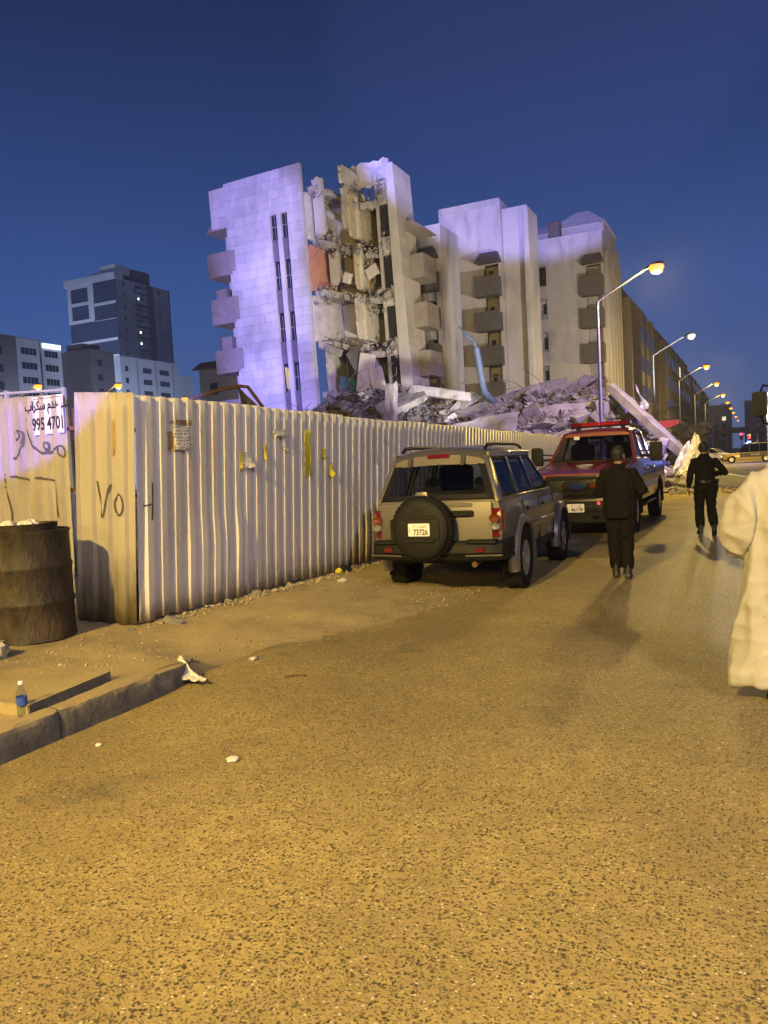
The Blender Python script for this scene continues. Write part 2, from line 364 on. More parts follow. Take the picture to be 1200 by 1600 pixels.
mb = MB(); vs = [(x, y, verge_z(x, y)) for y in ys for x in xs]; nx = len(xs)
mb.add(vs, [(j*nx+i, j*nx+i+1, (j+1)*nx+i+1, (j+1)*nx+i) for j in range(len(ys)-1) for i in range(nx-1)])
tag(mb.build('sand_verge', M['sand'], smooth=50, fix=False), kind='structure')
# kerb stones
rng = random.Random(4)
kerb = bpy.data.objects.new('kerb', None); link(kerb); kerb['kind'] = 'structure'
y = -4.0
while y < 4.2:
    L_ = .82 if y < 3.2 else .95
    y1 = min(y+L_, 4.28); mb = MB(); n_ = 16; secs = []; dz_ = rng.uniform(-.008, .006); sd = rng.random()*50
    for i in range(n_+1):
        yy = y+.008+(y1-y-.016)*i/n_; e = .014*(1 if i in (0, n_) else 0); q = lambda k, a=.006: a*noise.noise(Vector((yy*9, k*3.1, sd)))+.004*noise.noise(Vector((yy*31, k, sd)))
        ch = max(0, noise.noise(Vector((yy*5, 9., sd)))-.25)*.06
        secs.append([(-4.12, yy, -.1), (-3.985-e+q(0), yy, -.1), (-3.985-e+q(1), yy, .05), (-3.987-e+q(2)-ch*.3, yy, .145+dz_), (-3.998-e+q(3)-ch, yy, .172+dz_+q(4)-ch*.5), (-4.02-e-ch, yy, .184+dz_+q(5)), (-4.07, yy, .187+dz_+q(6)), (-4.12, yy, .182+dz_+q(7))])
    mb.loft(secs); mb.build('kerb_stone', M['kerb'], kerb, 45)
    y = y1
mb = MB(); pts = [(4.29, -4.0), (4.55, -4.03), (4.8, -4.13), (4.98, -4.27)]
mb.loft([[(x, yy, -.1), (x-.13, yy-.03, -.1), (x-.13, yy-.03, .175-.02*i), (x, yy, .175-.02*i)] for i, (yy, x) in enumerate(pts)])
mb.build('kerb_stone', M['kerb'], kerb, 40, .02, 2)
# low concrete slab with a dark front edge on the pavement
mb = MB(); mb.add([(-4.16, 3.27, .23), (-4.245, 4.03, .235), (-5.0, 3.9, .25), (-4.9, 3.2, .25), (-4.16, 3.27, .10), (-4.245, 4.03, .10), (-5.0, 3.9, .1), (-4.9, 3.2, .1)],
    [(0, 1, 2, 3), (0, 4, 5, 1), (1, 5, 6, 2), (2, 6, 7, 3), (3, 7, 4, 0), (4, 7, 6, 5)])
o = mb.build('concrete_slab', M['sand'], None, 40, .008); tag(o, 'low sand covered slab with a steel front edge on the pavement', 'concrete slab')
mb = MB(); mb.bar((-4.145, 3.27, .195), (-4.23, 4.03, .20), .018, .085); mb.build('steel_edge', M['kerb'], o)

# ================================================================== street lamps
LENS = emis('sodium_lens', (1.0, .27, .02), 2.6)
LENS_FAR = emis('sodium_lens_far', (1.0, .30, .03), 2.8)
OFF = mat('dark_lens', (.2, .18, .15), rough=.2)
def make_lamp(label, group, lens, bulb_w):
    t = thing('street_lamp', label, 'street lamp', group=group)
    mb = MB(); mb.lathe([(.20, 0), (.20, .03), (.11, .06), (.105, 1.1), (.095, 1.12), (.055, 7.95)], 12); mb.build('pole', M['steel'], t, 40)
    mb = MB(); mb.tube([(0, 0, 7.7), (.05, 0, 7.93), (.5, 0, 8.2), (1.95, 0, 8.95)], [.055, .05, .045, .04], 8); mb.build('arm', M['steel'], t, 40)
    h = MB(); h.loft([[(x, w, z), (x, w*.7, z+th), (x, -w*.7, z+th), (x, -w, z)] for x, w, z, th in ((1.9, .05, 8.90, .07), (2.05, .1, 8.95, .11), (2.4, .14, 9.03, .13), (2.62, .07, 9.07, .08))])
    hd = h.build('lamp_head', M['black'], t, 40)
    q = MB(); q.lathe([(.02, -.32), (.20, -.26), (.30, -.06), (.26, .03)], 14, (2.35, 0, 9.0)); q.build('lens', lens, hd, 60)
    if bulb_w:
        l = bpy.data.lights.new('bulb', 'POINT'); l.energy = bulb_w; l.color = SODIUM; l.shadow_soft_size = .16
        o = bpy.data.objects.new('bulb', l); link(o, t); o.location = (2.35, 0, 8.6)
    return t
GL = 'sodium street lamps along the left side of the road'
lamp = make_lamp('tall street lamp in front of the rubble, nearest lit sodium lamp', GL, LENS, LAMP_W)
lamp.location = (-5.75, 33, 0)
for ch in lamp.children:
    if ch.type == 'LIGHT': first_bulb = ch
off = make_lamp('unlit street lamp, bare angled arm, just right of the rubble heap', GL, OFF, 0); off.location = (-5.95, 54, 0)
words = ['first', 'second', 'third', 'fourth', 'fifth', 'sixth', 'seventh', 'eighth', 'ninth', 'tenth']
base_far = None
for i, yy in enumerate((75, 96, 117, 138, 159, 180, 205, 235)):
    c = copy_tree(lamp) if yy < 130 else None
    if c is None:
        if base_far is None: base_far = make_lamp('x', GL, LENS_FAR, 0); c = base_far
        else: c = copy_tree(base_far)
    c.location = (-5.95 - .0022*yy, yy, 0)
    for ch in c.children:
        if ch.type == 'LIGHT': ch.data = ch.data.copy(); ch.data.energy = LAMP_W*.3
    c['label'] = 'distant lit street lamp, %s lit one beyond the unlit lamp' % words[i]
for yy in (-9, -30):
    c = copy_tree(lamp); c.location = (-5.75, yy, 0)
    c['label'] = 'street lamp behind the viewer, %s the corner of the fence' % ('nearer to' if yy == -9 else 'farther from')
    if yy == -9:
        for ch in c.children:
            if ch.type == 'LIGHT': ch.data = ch.data.copy(); ch.data.energy = LAMP_W*1.28
first_bulb.data = first_bulb.data.copy(); first_bulb.data.energy = LAMP_W*.42
for q, (x, y_) in enumerate(((-112, 120), (-128, 150), (-178, 146), (-118, 92))):  # unseen lamps added behind the fence to brighten the towers
    c = copy_tree(off); c.location = (x, y_, 0); c['label'] = 'added cool white lamp brightening the skyline, unseen behind the fence, number %s from the left' % ('three', 'two', 'one', 'four')[q]; c['group'] = 'added lamps brightening the left skyline'
    l = bpy.data.lights.new('bulb', 'POINT'); l.energy = (30000, 34000, 230000, 34000)[q]; l.color = (.50, .62, 1.0); l.shadow_soft_size = .3
    o = bpy.data.objects.new('bulb', l); link(o, c); o.location = (2.35, 0, 8.6)
c = copy_tree(off); c.location = (9.5, -5.0, 0); c.rotation_euler.z = R(180); c['label'] = 'street lamp with a whiter bulb across the road behind the viewer'; c['group'] = 'street lamps across the road'
l = bpy.data.lights.new('bulb', 'POINT'); l.energy = LAMP_W*.42; l.color = (1, .86, .80); l.shadow_soft_size = .3
o = bpy.data.objects.new('bulb', l); link(o, c); o.location = (2.35, 0, 8.68)
GY = 'street lamps in the yard behind the fence'
yl = make_lamp('lit lamp behind the fence, in front of the office with the bright sign', GY, LENS_FAR, 900); yl.location = (-50.9, 41.4, 0)
for (x, y_, s) in ((-47.0, 45.6, 'lit lamp behind the fence, in front of the low annex of the tower'), (-51.0, 58.1, 'lit lamp low over the fence, left of the leaning building')):
    c = copy_tree(yl); c.location = (x, y_, 0); c['label'] = s
# ================================================================== corrugated fence
P_ = .205; DEP = .034
def prof(s):
    t = (s/P_) % 1.0
    if t < .40: return 0.
    if t < .50: return DEP*(t-.40)/.10
    if t < .90: return DEP
    return DEP*(1-(t-.90)/.10)
def prof_pts(a, b):
    out = [a]; k = math.floor(a/P_)
    while k*P_ < b:
        for q in (0, .15, .25, .40, .50, .62, .78, .90):
            s = (k+q)*P_
            if a+1e-4 < s < b-1e-4: out.append(s)
        k += 1
    out.append(b); return out
class Run:
    """a straight run of sheets: origin, direction along it, outward normal, lean of the top"""
    def __init__(s, org, d, n, lean=(0, 0)): s.org = Vector(org); s.d = Vector(d).normalized(); s.n = Vector(n).normalized(); s.lean = lean; s.dents = []
    def off(s, a, z):
        o = prof(a)
        for (a0, w, z0, amp) in s.dents:
            if abs(a-a0) < w:
                e = math.cos((a-a0)/w*math.pi/2)
                o += amp*e*(smooth(z0+.45, z0, z) if z > z0 else (.15+.85*z/z0 if z0 > .3 else 1))
        return o
    def pt(s, a, z, out=0.):
        return s.org + s.d*(a + s.lean[1]*z) + s.n*(s.off(a, z)+out+s.lean[0]*z) + Vector((0, 0, z))
M['fence'] = mat('fence_sheet', (.62, .60, .60), (.54, .52, .52), 2.2, .5, .08, 30, spec=.4, stretch=(1, 1, .25), c3=(.30, .265, .205), scale3=1.3, amt3=.5)
def stained(name='stained_dimmed_sheet', top=1.15, lo=.72, hi=1.3, amt=.95, col=(.075, .055, .028)):
    m = M['fence'].copy(); m.name = name; nt = m.node_tree; N = nt.nodes; L = nt.links; b = N['Principled BSDF']
    src = b.inputs['Base Color'].links[0].from_socket
    pos = N.new('ShaderNodeNewGeometry').outputs['Position']; s = N.new('ShaderNodeSeparateXYZ'); L.new(pos, s.inputs[0])
    mp = N.new('ShaderNodeMapping'); mp.inputs['Scale'].default_value = (9, 9, 1.6); L.new(pos, mp.inputs[0])
    t = N.new('ShaderNodeTexNoise'); t.inputs['Scale'].default_value = 1.0; t.inputs['Detail'].default_value = 8; t.inputs['Roughness'].default_value = .7; L.new(mp.outputs[0], t.inputs[0])
    g = N.new('ShaderNodeMapRange'); g.inputs[1].default_value = top; g.inputs[2].default_value = .15; L.new(s.outputs[2], g.inputs[0])
    a = N.new('ShaderNodeMath'); a.operation = 'ADD'; L.new(t.outputs[0], a.inputs[0]); L.new(g.outputs[0], a.inputs[1])
    r = N.new('ShaderNodeMapRange'); r.inputs[1].default_value = lo; r.inputs[2].default_value = hi; r.inputs[4].default_value = amt; L.new(a.outputs[0], r.inputs[0])
    mx = N.new('ShaderNodeMix'); mx.data_type = 'RGBA'; mx.inputs['B'].default_value = (*col, 1)
    L.new(r.outputs[0], mx.inputs['Factor']); L.new(src, mx.inputs['A']); L.new(mx.outputs['Result'], b.inputs['Base Color']); return m
M['fence_stain_dimmed'] = stained()
M['fence_main'] = stained('fence_sheet_dirty_foot', .75, .80, 1.45, .8, (.21, .16, .095))
M['fence_dimmed'] = mat('dimmed_fence_sheet', (.36, .335, .30), (.27, .25, .22), 2.2, .55, .08, 30, stretch=(1, 1, .25), c3=(.17, .14, .10), scale3=1.6, amt3=.7)  # base darkened against the lamp these sheets face; noise adds dirt
_b = M['fence_stain_dimmed'].node_tree.nodes['Principled BSDF']
for _n in M['fence_stain_dimmed'].node_tree.nodes:
    if _n.type == 'VALTORGB': _n.color_ramp.elements[0].color = (.37, .34, .30, 1); _n.color_ramp.elements[1].color = (.29, .265, .23, 1)  # base under the stains darkened because this panel faces the lamp
fence = thing('corrugated_fence', 'long cream corrugated metal fence closing off the demolition site', 'fence', (-5.5, 5.62, 0))
FO = fence.location
main = Run((-5.47, 5.62, 0), (-.002, 1, 0), (1, 0, 0), (.05, .02)); ret = Run((-5.47, 5.59, 0), (-1, -.03, 0), (0, -1, 0), (0, -.075)); left = Run((-6.55, 5.86, 0), (-1, .06, 0), (0, -1, 0), (0, -.03))
main.dents = [(.78, .16, .88, .02), (1.0, .14, .86, .02), (1.25, .2, .85, .03), (1.58, .2, .85, .035), (4.9, .3, .62, .03), (5.3, .3, .6, .03)]
rng = random.Random(11)
def sheets(run, a0, a1, width, ztop, zbot, m, flip=False):
    a = a0; k = 0
    while a < a1-.01:
        b = min(a+width, a1); mb = MB(FO)
        aa = prof_pts(a, b); dz = rng.uniform(-.016, .016); tilt = rng.uniform(-.008, .008); push = .004*(k % 2) + rng.uniform(0, .006)
        nz_ = 14
        far = (a > 9)
        if far: nz_ = 3
        def fn(i, j):
            s = aa[i]; u = j/(nz_-1); zt = ztop(s)+dz+tilt*(s-a); zb = zbot(s)
            return run.pt(s, zb+(zt-zb)*u, push)
        n = len(aa)
        mb.add([fn(i, j) for j in range(nz_) for i in range(n)], [(j*n+i, j*n+i+1, (j+1)*n+i+1, (j+1)*n+i) for j in range(nz_-1) for i in range(n-1)])
        o = mb.build('panel', m(a) if callable(m) else m, fence, 24, fix=False)
        md = o.modifiers.new('sheet', 'SOLIDIFY'); md.thickness = .003
        a = b - .0; k += 1
zt = lambda s: 2.42 - .0102*s + .012*math.sin(s*.9)
def zb_main(s):
    y = 5.62+s; return ground_h(-5.45, y) + .015 + .03*max(0, fbm(s, 2, .9, 5.)) 
sheets(main, 0, 19.4, 1.025, zt, zb_main, M['fence_main'])
sheets(ret, .0, .72, .72, lambda s: 2.43+.06*s/.72, lambda s: .2, M['fence_stain_dimmed'])
sheets(left, 0, 5.2, 1.025, lambda s: 2.55+.05*s, lambda s: .2, M['fence_dimmed'])
# posts and rails behind the sheets
for (x, y, z1) in ((-5.62, 5.75, 2.3), (-6.5, 5.98, 2.4)) + tuple((-5.58, 8.7+3*i, 2.2-.03*i) for i in range(6)):
    mb = MB(FO); mb.b2(x-.03, x+.03, y-.03, y+.03, 0, z1); mb.build('post', M['rust'], fence)
for z in (.6, 1.45, 2.1):
    mb = MB(FO); mb.bar((-5.53, 5.7, z), (-5.57, 25, z-.15), .04); mb.build('rail', M['rust'], fence)
    mb = MB(FO); mb.bar((-5.62, 5.80, z+.08), (-11.4, 6.47, z+.1), .04); mb.build('rail', M['rust'], fence)
# fixing screws with rust halos
mb = MB(FO)
for run, a1 in ((main, 12), (left, 3), (ret, .7)):
    k = 0
    while (k+.2)*P_ < a1:
        for z in (.55, .95, 1.5, 2.05):
            if rng.random() < .3:
                a = (k+rng.choice((.2, .7)))*P_+rng.uniform(-.02, .02); r = rng.uniform(.004, .008); z_ = z+rng.uniform(-.03, .03)
                mb.add([run.pt(a+r*math.cos(q*1.0472), z_+r*1.3*math.sin(q*1.0472), .004) for q in range(6)], [(0, 1, 2, 3, 4, 5)])
        k += 1
tag(mb.build('screws', M['rust'], fence, fix=False), kind='stuff')
# spray paint and glued paper follow the ribs
def stroke(run, pts, w, name='graffiti', m=None, close=False):
    """ribbon through (a, z) points"""
    P = [Vector((a, z, 0)) for a, z in pts]; out = []
    for i in range(len(P)-1):
        p0, p1, p2, p3 = P[max(i-1, 0)], P[i], P[i+1], P[min(i+2, len(P)-1)]
        n = max(3, int((p2-p1).length/.012))
        for k in range(n):
            t = k/n
            out.append(.5*((2*p1)+(p2-p0)*t+(2*p0-5*p1+4*p2-p3)*t*t+(3*p1-p0-3*p2+p3)*t**3))
    out.append(P[-1]); mb = MB(FO); vs = []
    for i, p in enumerate(out):
        d = (out[min(i+1, len(out)-1)]-out[max(i-1, 0)]).normalized(); q = Vector((-d.y, d.x, 0))
        ww = w*(.75+.35*noise.noise(Vector((p.x*6, p.y*6, 1))))*(.6 if i in (0, len(out)-1) else 1)
        for s in (-.5, 0, .5):
            c = p+q*ww*s; vs.append(run.pt(c.x, c.y, .014))
    n = len(out)
    mb.add(vs, [(i*3+k, i*3+k+1, i*3+k+4, i*3+k+3) for i in range(n-1) for k in range(2)])
    return mb.build(name, m or M['spray'], fence, 60, fix=False)
LX = lambda pts: [(-6.55-x+.03*z, z) for x, z in pts]       # world x on the left run -> along it
RX = lambda pts: [(-5.47-x+.075*z, z) for x, z in pts]
MX = lambda pts: [(y-5.62-.02*z, z) for y, z in pts]
for g in ([(-7.118, 2.331), (-7.06, 2.147), (-6.979, 1.991), (-6.857, 1.943), (-6.722, 1.949), (-6.622, 1.991), (-6.57, 2.0), (-6.53, 1.94), (-6.56, 1.884), (-6.61, 1.942), (-6.594, 1.983)],
          [(-6.779, 1.952), (-6.82, 2.016), (-6.806, 2.056), (-6.771, 2.027), (-6.778, 1.959)],
          [(-7.324, 2.213), (-7.312, 2.136), (-7.254, 2.111), (-7.209, 2.157), (-7.253, 2.209), (-7.185, 2.183), (-7.187, 2.086), (-7.229, 1.984), (-7.298, 1.911), (-7.39, 1.916)],
          [(-7.583, 1.598), (-7.53, 1.61), (-7.527, 1.717), (-7.566, 1.74)], [(-7.571, 1.697), (-7.507, 1.538), (-7.448, 1.337), (-7.452, 1.216)],
          [(-7.424, 1.712), (-7.313, 1.701), (-7.203, 1.682), (-7.128, 1.645), (-7.125, 1.491), (-7.112, 1.26)],
          [(-7.014, 1.682), (-6.868, 1.669), (-6.774, 1.652), (-6.701, 1.615), (-6.691, 1.444), (-6.674, 1.252)]):
    stroke(left, LX(g), .034)
stroke(ret, RX([(-5.817, 1.615), (-5.791, 1.451), (-5.751, 1.262), (-5.706, 1.374), (-5.636, 1.577)]), .026)
stroke(ret, RX([(-5.50, 1.462), (-5.549, 1.474), (-5.614, 1.40), (-5.60, 1.31), (-5.54, 1.276), (-5.50, 1.305), (-5.482, 1.38), (-5.50, 1.461)]), .03)
stroke(main, MX([(5.72, 1.35), (5.76, 1.355), (5.80, 1.36)]), .026)
stroke(main, MX([(5.82, 1.57), (5.815, 1.381), (5.80, 1.2)]), .03)

# notices on the fence
PAPER = mat('paper', (.70, .68, .64), (.55, .53, .5), 6, .8, c3=(.35, .32, .28), scale3=9, amt3=.6)
def print_paper(name, base, ink, rows):
    m = mat(name, base, rough=.8); nt = m.node_tree; N = nt.nodes; L = nt.links; b = N['Principled BSDF']
    pos = N.new('ShaderNodeTexCoord').outputs['UV']; s = N.new('ShaderNodeSeparateXYZ'); L.new(pos, s.inputs[0])
    w = N.new('ShaderNodeMath'); w.operation = 'MULTIPLY'; w.inputs[1].default_value = rows; L.new(s.outputs[1], w.inputs[0])
    fr = N.new('ShaderNodeMath'); fr.operation = 'FRACT'; L.new(w.outputs[0], fr.inputs[0])
    g = N.new('ShaderNodeMath'); g.operation = 'GREATER_THAN'; g.inputs[1].default_value = .45; L.new(fr.outputs[0], g.inputs[0])
    mp = N.new('ShaderNodeMapping'); mp.inputs['Scale'].default_value = (rows*2.4, rows, 1); L.new(pos, mp.inputs[0])
    t = N.new('ShaderNodeTexNoise'); t.inputs['Scale'].default_value = 1.4; t.inputs['Detail'].default_value = 3; L.new(mp.outputs[0], t.inputs[0])
    g2 = N.new('ShaderNodeMath'); g2.operation = 'GREATER_THAN'; g2.inputs[1].default_value = .5; L.new(t.outputs[0], g2.inputs[0])
    mu = N.new('ShaderNodeMath'); mu.operation = 'MULTIPLY'; L.new(g.outputs[0], mu.inputs[0]); L.new(g2.outputs[0], mu.inputs[1])
    mx = N.new('ShaderNodeMix'); mx.data_type = 'RGBA'; mx.inputs['A'].default_value = (*base, 1); mx.inputs['B'].default_value = (*ink, 1)
    L.new(mu.outputs[0], mx.inputs['Factor']); L.new(mx.outputs['Result'], b.inputs['Base Color']); return m
M['notice'] = print_paper('printed_notice', (.66, .64, .60), (.12, .11, .12), 7)
M['yellow_paper'] = mat('yellow_paper', (.66, .58, .03), (.55, .47, .04), 8, .75)
M['tape'] = mat('brown_tape', (.33, .22, .09), (.25, .17, .08), 8, .6)
def paper(run, a0, a1, z0, z1, m, label, seed, curl=.05, ragged=.25, cat='poster', flap=None):
    r = random.Random(seed); nu, nv = 12, 14; mb = MB(run.pt((a0+a1)/2, z0)); vs = []; uv = []
    rl = [r.uniform(-1, 1) for _ in range(nv)]; rr = [r.uniform(-1, 1) for _ in range(nv)]; rb = [r.uniform(0, 1) for _ in range(nu)]
    for j in range(nv):
        for i in range(nu):
            u, v = i/(nu-1), j/(nv-1); w = a1-a0; h = z1-z0
            a = a0 + w*u + ragged*w*.3*(rl[j]*(1-u) + rr[j]*u); z = z0 + h*v + ragged*h*.5*rb[i]*(1-v)
            o = .008 + curl*(1-v)**2.2*(.6+.4*math.sin(u*3+seed)) + .004*noise.noise(Vector((a*30, z*30, seed)))
            base = max(prof(a), DEP*.92) if m is not M['tape'] else prof(a)
            vs.append(run.pt(a, z, base-prof(a)+o)); uv.append((u, v))
    fs = [(j*nu+i, j*nu+i+1, (j+1)*nu+i+1, (j+1)*nu+i) for j in range(nv-1) for i in range(nu-1)]
    mb.add(vs, fs); me = mb.mesh('poster', m, 50, fix=False)
    ul = me.uv_layers.new(name='UVMap')
    for lp in me.loops: ul.data[lp.index].uv = uv[lp.vertex_index]
    o = link(bpy.data.objects.new('poster', me)); o.location = run.pt((a0+a1)/2, z0)
    md = o.modifiers.new('sheet', 'SOLIDIFY'); md.thickness = .001
    return tag(o, label, cat, 'torn posters on the fence')
paper(main, .50, .74, 1.88, 2.13, M['notice'], 'square white printed notice nearest the corner of the fence', 1, .03)
paper(main, .44, .53, 1.86, 2.08, M['tape'], 'scraps of brown tape left of the square white notice', 2, .02, .5, 'tape')
paper(main, .50, .76, 2.14, 2.20, M['tape'], 'strip of peeling tape above the square white notice', 3, .01, .5, 'tape')
paper(main, 1.64, 1.84, 1.66, 1.86, M['notice'], 'white notice with a curling lower edge, over a yellow scrap', 4, .09)
paper(main, 1.60, 1.66, 1.62, 1.86, M['yellow_paper'], 'thin yellow scrap beside the curling white notice', 5, .02, .6)
paper(main, 2.10, 2.15, 1.74, 1.95, M['yellow_paper'], 'narrow torn yellow scrap between the two curling white notices', 6, .03, .5)
paper(main, 2.34, 2.60, 2.03, 2.14, M['notice'], 'white notice strip torn off along its lower edge', 7, .05, .9)
paper(main, 2.50, 2.60, 1.86, 1.94, PAPER, 'small white flap below the torn notice strip', 8, .1, .6)
paper(main, 3.04, 3.20, 1.48, 2.14, M['yellow_paper'], 'tall bright yellow strip of poster, largest yellow piece on the fence', 9, .03, .45)
paper(main, 3.49, 3.57, 1.73, 1.9, M['yellow_paper'], 'short yellow scrap just right of the tall yellow strip', 10, .02, .6)
paper(main, 3.69, 3.77, 1.46, 1.70, M['yellow_paper'], 'curled yellow scrap, rightmost yellow piece on the fence', 11, .07, .6)
paper(main, 5.08, 5.16, 1.64, 2.2, M['tape'], 'long brown tape strip on the fence behind the silver car', 12, .02, .4, 'tape')
paper(main, 5.5, 5.56, 1.95, 2.15, M['tape'], 'short brown tape strip right of the long one', 13, .03, .4, 'tape')
paper(ret, .235, .275, 1.83, 2.19, M['tape'], 'brown tape strip on the narrow end panel of the fence', 14, .01, .3, 'tape')
# painted phone notice
sg = thing('phone_sign', 'white sign with black Arabic words and phone number on the left fence', 'sign', left.pt(.245, 2.1))
SO = sg.location
def sp(a, z, o=.006): return left.pt(a, z, DEP-prof(a)+o)
mb = MB(SO); aa = sorted(set(prof_pts(.0, .49)))
zz = [2.14+i*.04 for i in range(11)]
mb.add([sp(a, z) for z in zz for a in aa], [(j*len(aa)+i, j*len(aa)+i+1, (j+1)*len(aa)+i+1, (j+1)*len(aa)+i) for j in range(10) for i in range(len(aa)-1)])
mb.build('board', mat('sign_white', (.70, .68, .64), (.6, .58, .54), 8, .7), sg, 24, fix=False)
def on_left(obj):
    """wrap flat lettering (x along the picture, y up) round the ribs of the left run"""
    me = obj.data; bm = bmesh.new(); bm.from_mesh(me)
    for i in range(24):
        x = -.3+i*.025
        g = bm.verts[:]+bm.edges[:]+bm.faces[:]
        bmesh.ops.bisect_plane(bm, geom=g, plane_co=(x, 0, 0), plane_no=(1, 0, 0))
    for v in bm.verts:
        a = .245 - v.co.x; z = 2.34 + v.co.y
        v.co = left.pt(a, z, DEP-prof(a)+.010+v.co.z) - SO
    bm.to_mesh(me); bm.free(); obj.location = (0, 0, 0); obj.rotation_euler = (0, 0, 0); obj.scale = (1, 1, 1)
def flat_text(s, size, sx, x, y, name, bold=0):
    o = lettering(s, size, M['ink'], sg, (0, 0, 0), name=name, ext=.001, bold=bold)
    for v in o.data.vertices: v.co.x = v.co.x*sx + x; v.co.y += y
    on_left(o); return o
flat_text('995 4701', .185, .74, 0, -.095, 'phone_number', .004)
flat_text('\uFE8F\uFE8D\uFEAE\uFEDC\uFEB3 \uFEE1\uFEAA\uFEEB \uFE80\uFE8E\uFEE8\uFE91', .135, .85, 0, .105, 'arabic_words', .004)
mb = MB(SO)
for a0, a1, z0, z1 in ((.02, .47, 2.515, 2.521), (.464, .47, 2.16, 2.52), (.02, .026, 2.16, 2.52)):
    q = sorted(set(prof_pts(a0, a1))); mb.add([sp(a, z, .009) for z in (z0, z1) for a in q], [(i, i+1, len(q)+i+1, len(q)+i) for i in range(len(q)-1)])
mb.build('border', M['ink'], sg, fix=False)
# ================================================================== buildings
ARCH_N = 8
def arch_poly(x0, x1, z0, z1):
    r = (x1-x0)/2; cx = (x0+x1)/2
    return [(x0, z0), (x1, z0)] + [(cx+r*math.cos(math.pi*k/ARCH_N), z1-r+r*math.sin(math.pi*k/ARCH_N)) for k in range(ARCH_N+1)]
# ------------------------------------------------------------------ the leaning, torn-open block
ruin = thing('leaning_building', 'partly collapsed pale apartment block leaning left with its rooms torn open', 'building', (-25.6, 43.8, 0))
RO = ruin.location
rng = random.Random(21)
Y0 = 43.8
WL = [(16.89, 18.8), (13.6, 15.55), (10.2, 12.15), (6.9, 8.8)]           # window openings (z), both columns
SL = [(15.55, 16.89), (12.15, 13.6), (8.8, 10.2), (4.2, 6.9)]
COLS = ((-28.04, -27.54), (-27.22, -26.7))
STR = ((-31.55, -28.04), (-27.54, -27.22), (-26.7, -25.5))
mb = MB(RO)
for a, b in STR: mb.b2(a, b, Y0, Y0+.3, 0, 21.4)
for a, b in COLS: mb.b2(a-.01, b+.01, Y0+.006, Y0+.3, 18.55, 21.35)
mb.b2(-32.8, -31.56, Y0+.002, Y0+.3, 18.55, 21.2)
mb.b2(-31.5, -31.2, Y0+.3, Y0+6, 0, 20.4)
mb.build('facade_wall', M['stone_light'], ruin)
clads = [MB() for _ in range(4)]
slab_me = []
for i in range(4):
    q = MB().box((0, 0, 0), (.84, .05, .60)); slab_me.append(q.mesh('cladding_slab', M['cladding'], bevel=.012))
def clad(x0, x1, z0, z1, par, w=.855, h=.615):
    nz_ = max(1, round((z1-z0)/h)); hh = (z1-z0)/nz_
    for j in range(nz_):
        x = x0 - w*rng.choice((0, .3, .5, .7))
        while x < x1-.02:
            a, b = max(x, x0), min(x+w, x1); x += w
            if b-a < .06 or rng.random() < .012: continue
            dy = -.03 + rng.uniform(-.009, .009)
            inst('cladding_slab', rng.choice(slab_me), par, Vector(((a+b)/2, Y0+dy, z0+(j+.5)*hh)) - RO, (rng.uniform(-.012, .012), 0, rng.uniform(-.012, .012)), ((b-a)/.85, 1, hh/.61))
clad(-32.78, -31.55, 18.6, 21.2, ruin); clad(-31.55, -28.05, 3.8, 21.38, ruin); clad(-26.69, -25.5, 3.8, 21.38, ruin); clad(-28.05, -26.69, 18.9, 21.38, ruin)
for a, b in COLS:
    for k, (z0, z1) in enumerate(WL):
        f = MB(RO)
        if k == 0: 
            po = arch_poly(a, b, z0, z1); f.prism(po, 'y', Y0+.20, Y0+.23)
            w = f.build('window', M['pane'], ruin)
            cx, r = (a+b)/2, (b-a)/2; s = MB(RO)
            for sg_ in (-1, 1):
                s.prism([(cx+sg_*r, z1-r-.02), (cx+sg_*r, z1+.02)] + [(cx+sg_*r*math.cos(math.pi/2*q/6), z1-r+r*math.sin(math.pi/2*q/6)) for q in range(6, -1, -1)][:6], 'y', Y0+.004, Y0+.27)
            s.build('arch_stone', M['stone_light'], ruin)
        else:
            f.b2(a, b, Y0+.20, Y0+.23, z0, z1); w = f.build('window', M['pane'], ruin)
        q = MB(RO); q.b2((a+b)/2-.02, (a+b)/2+.02, Y0+.17, Y0+.198, z0, z1-.2); q.b2(a, b, Y0+.172, Y0+.199, z0+.9, z0+.94); q.build('frame', M['alu'], w)
    for z0, z1 in SL:
        mb = MB(RO)
        mb.b2(a, b, Y0+.1, Y0+.16, z0, z1); mb.b2(a, b, Y0+.05, Y0+.11, z1-.05, z1+.03); mb.build('spandrel', M['spandrel'], ruin)
mb = MB(RO); mb.add([(-27.9, Y0+.19, 7.2), (-27.65, Y0+.19, 7.0), (-27.6, Y0+.19, 8.0), (-27.7, Y0+.19, 8.5), (-27.95, Y0+.19, 8.6)], [(0, 1, 2, 3, 4)])
mb.build('curtain', M['yellow_paper'], ruin, fix=False)
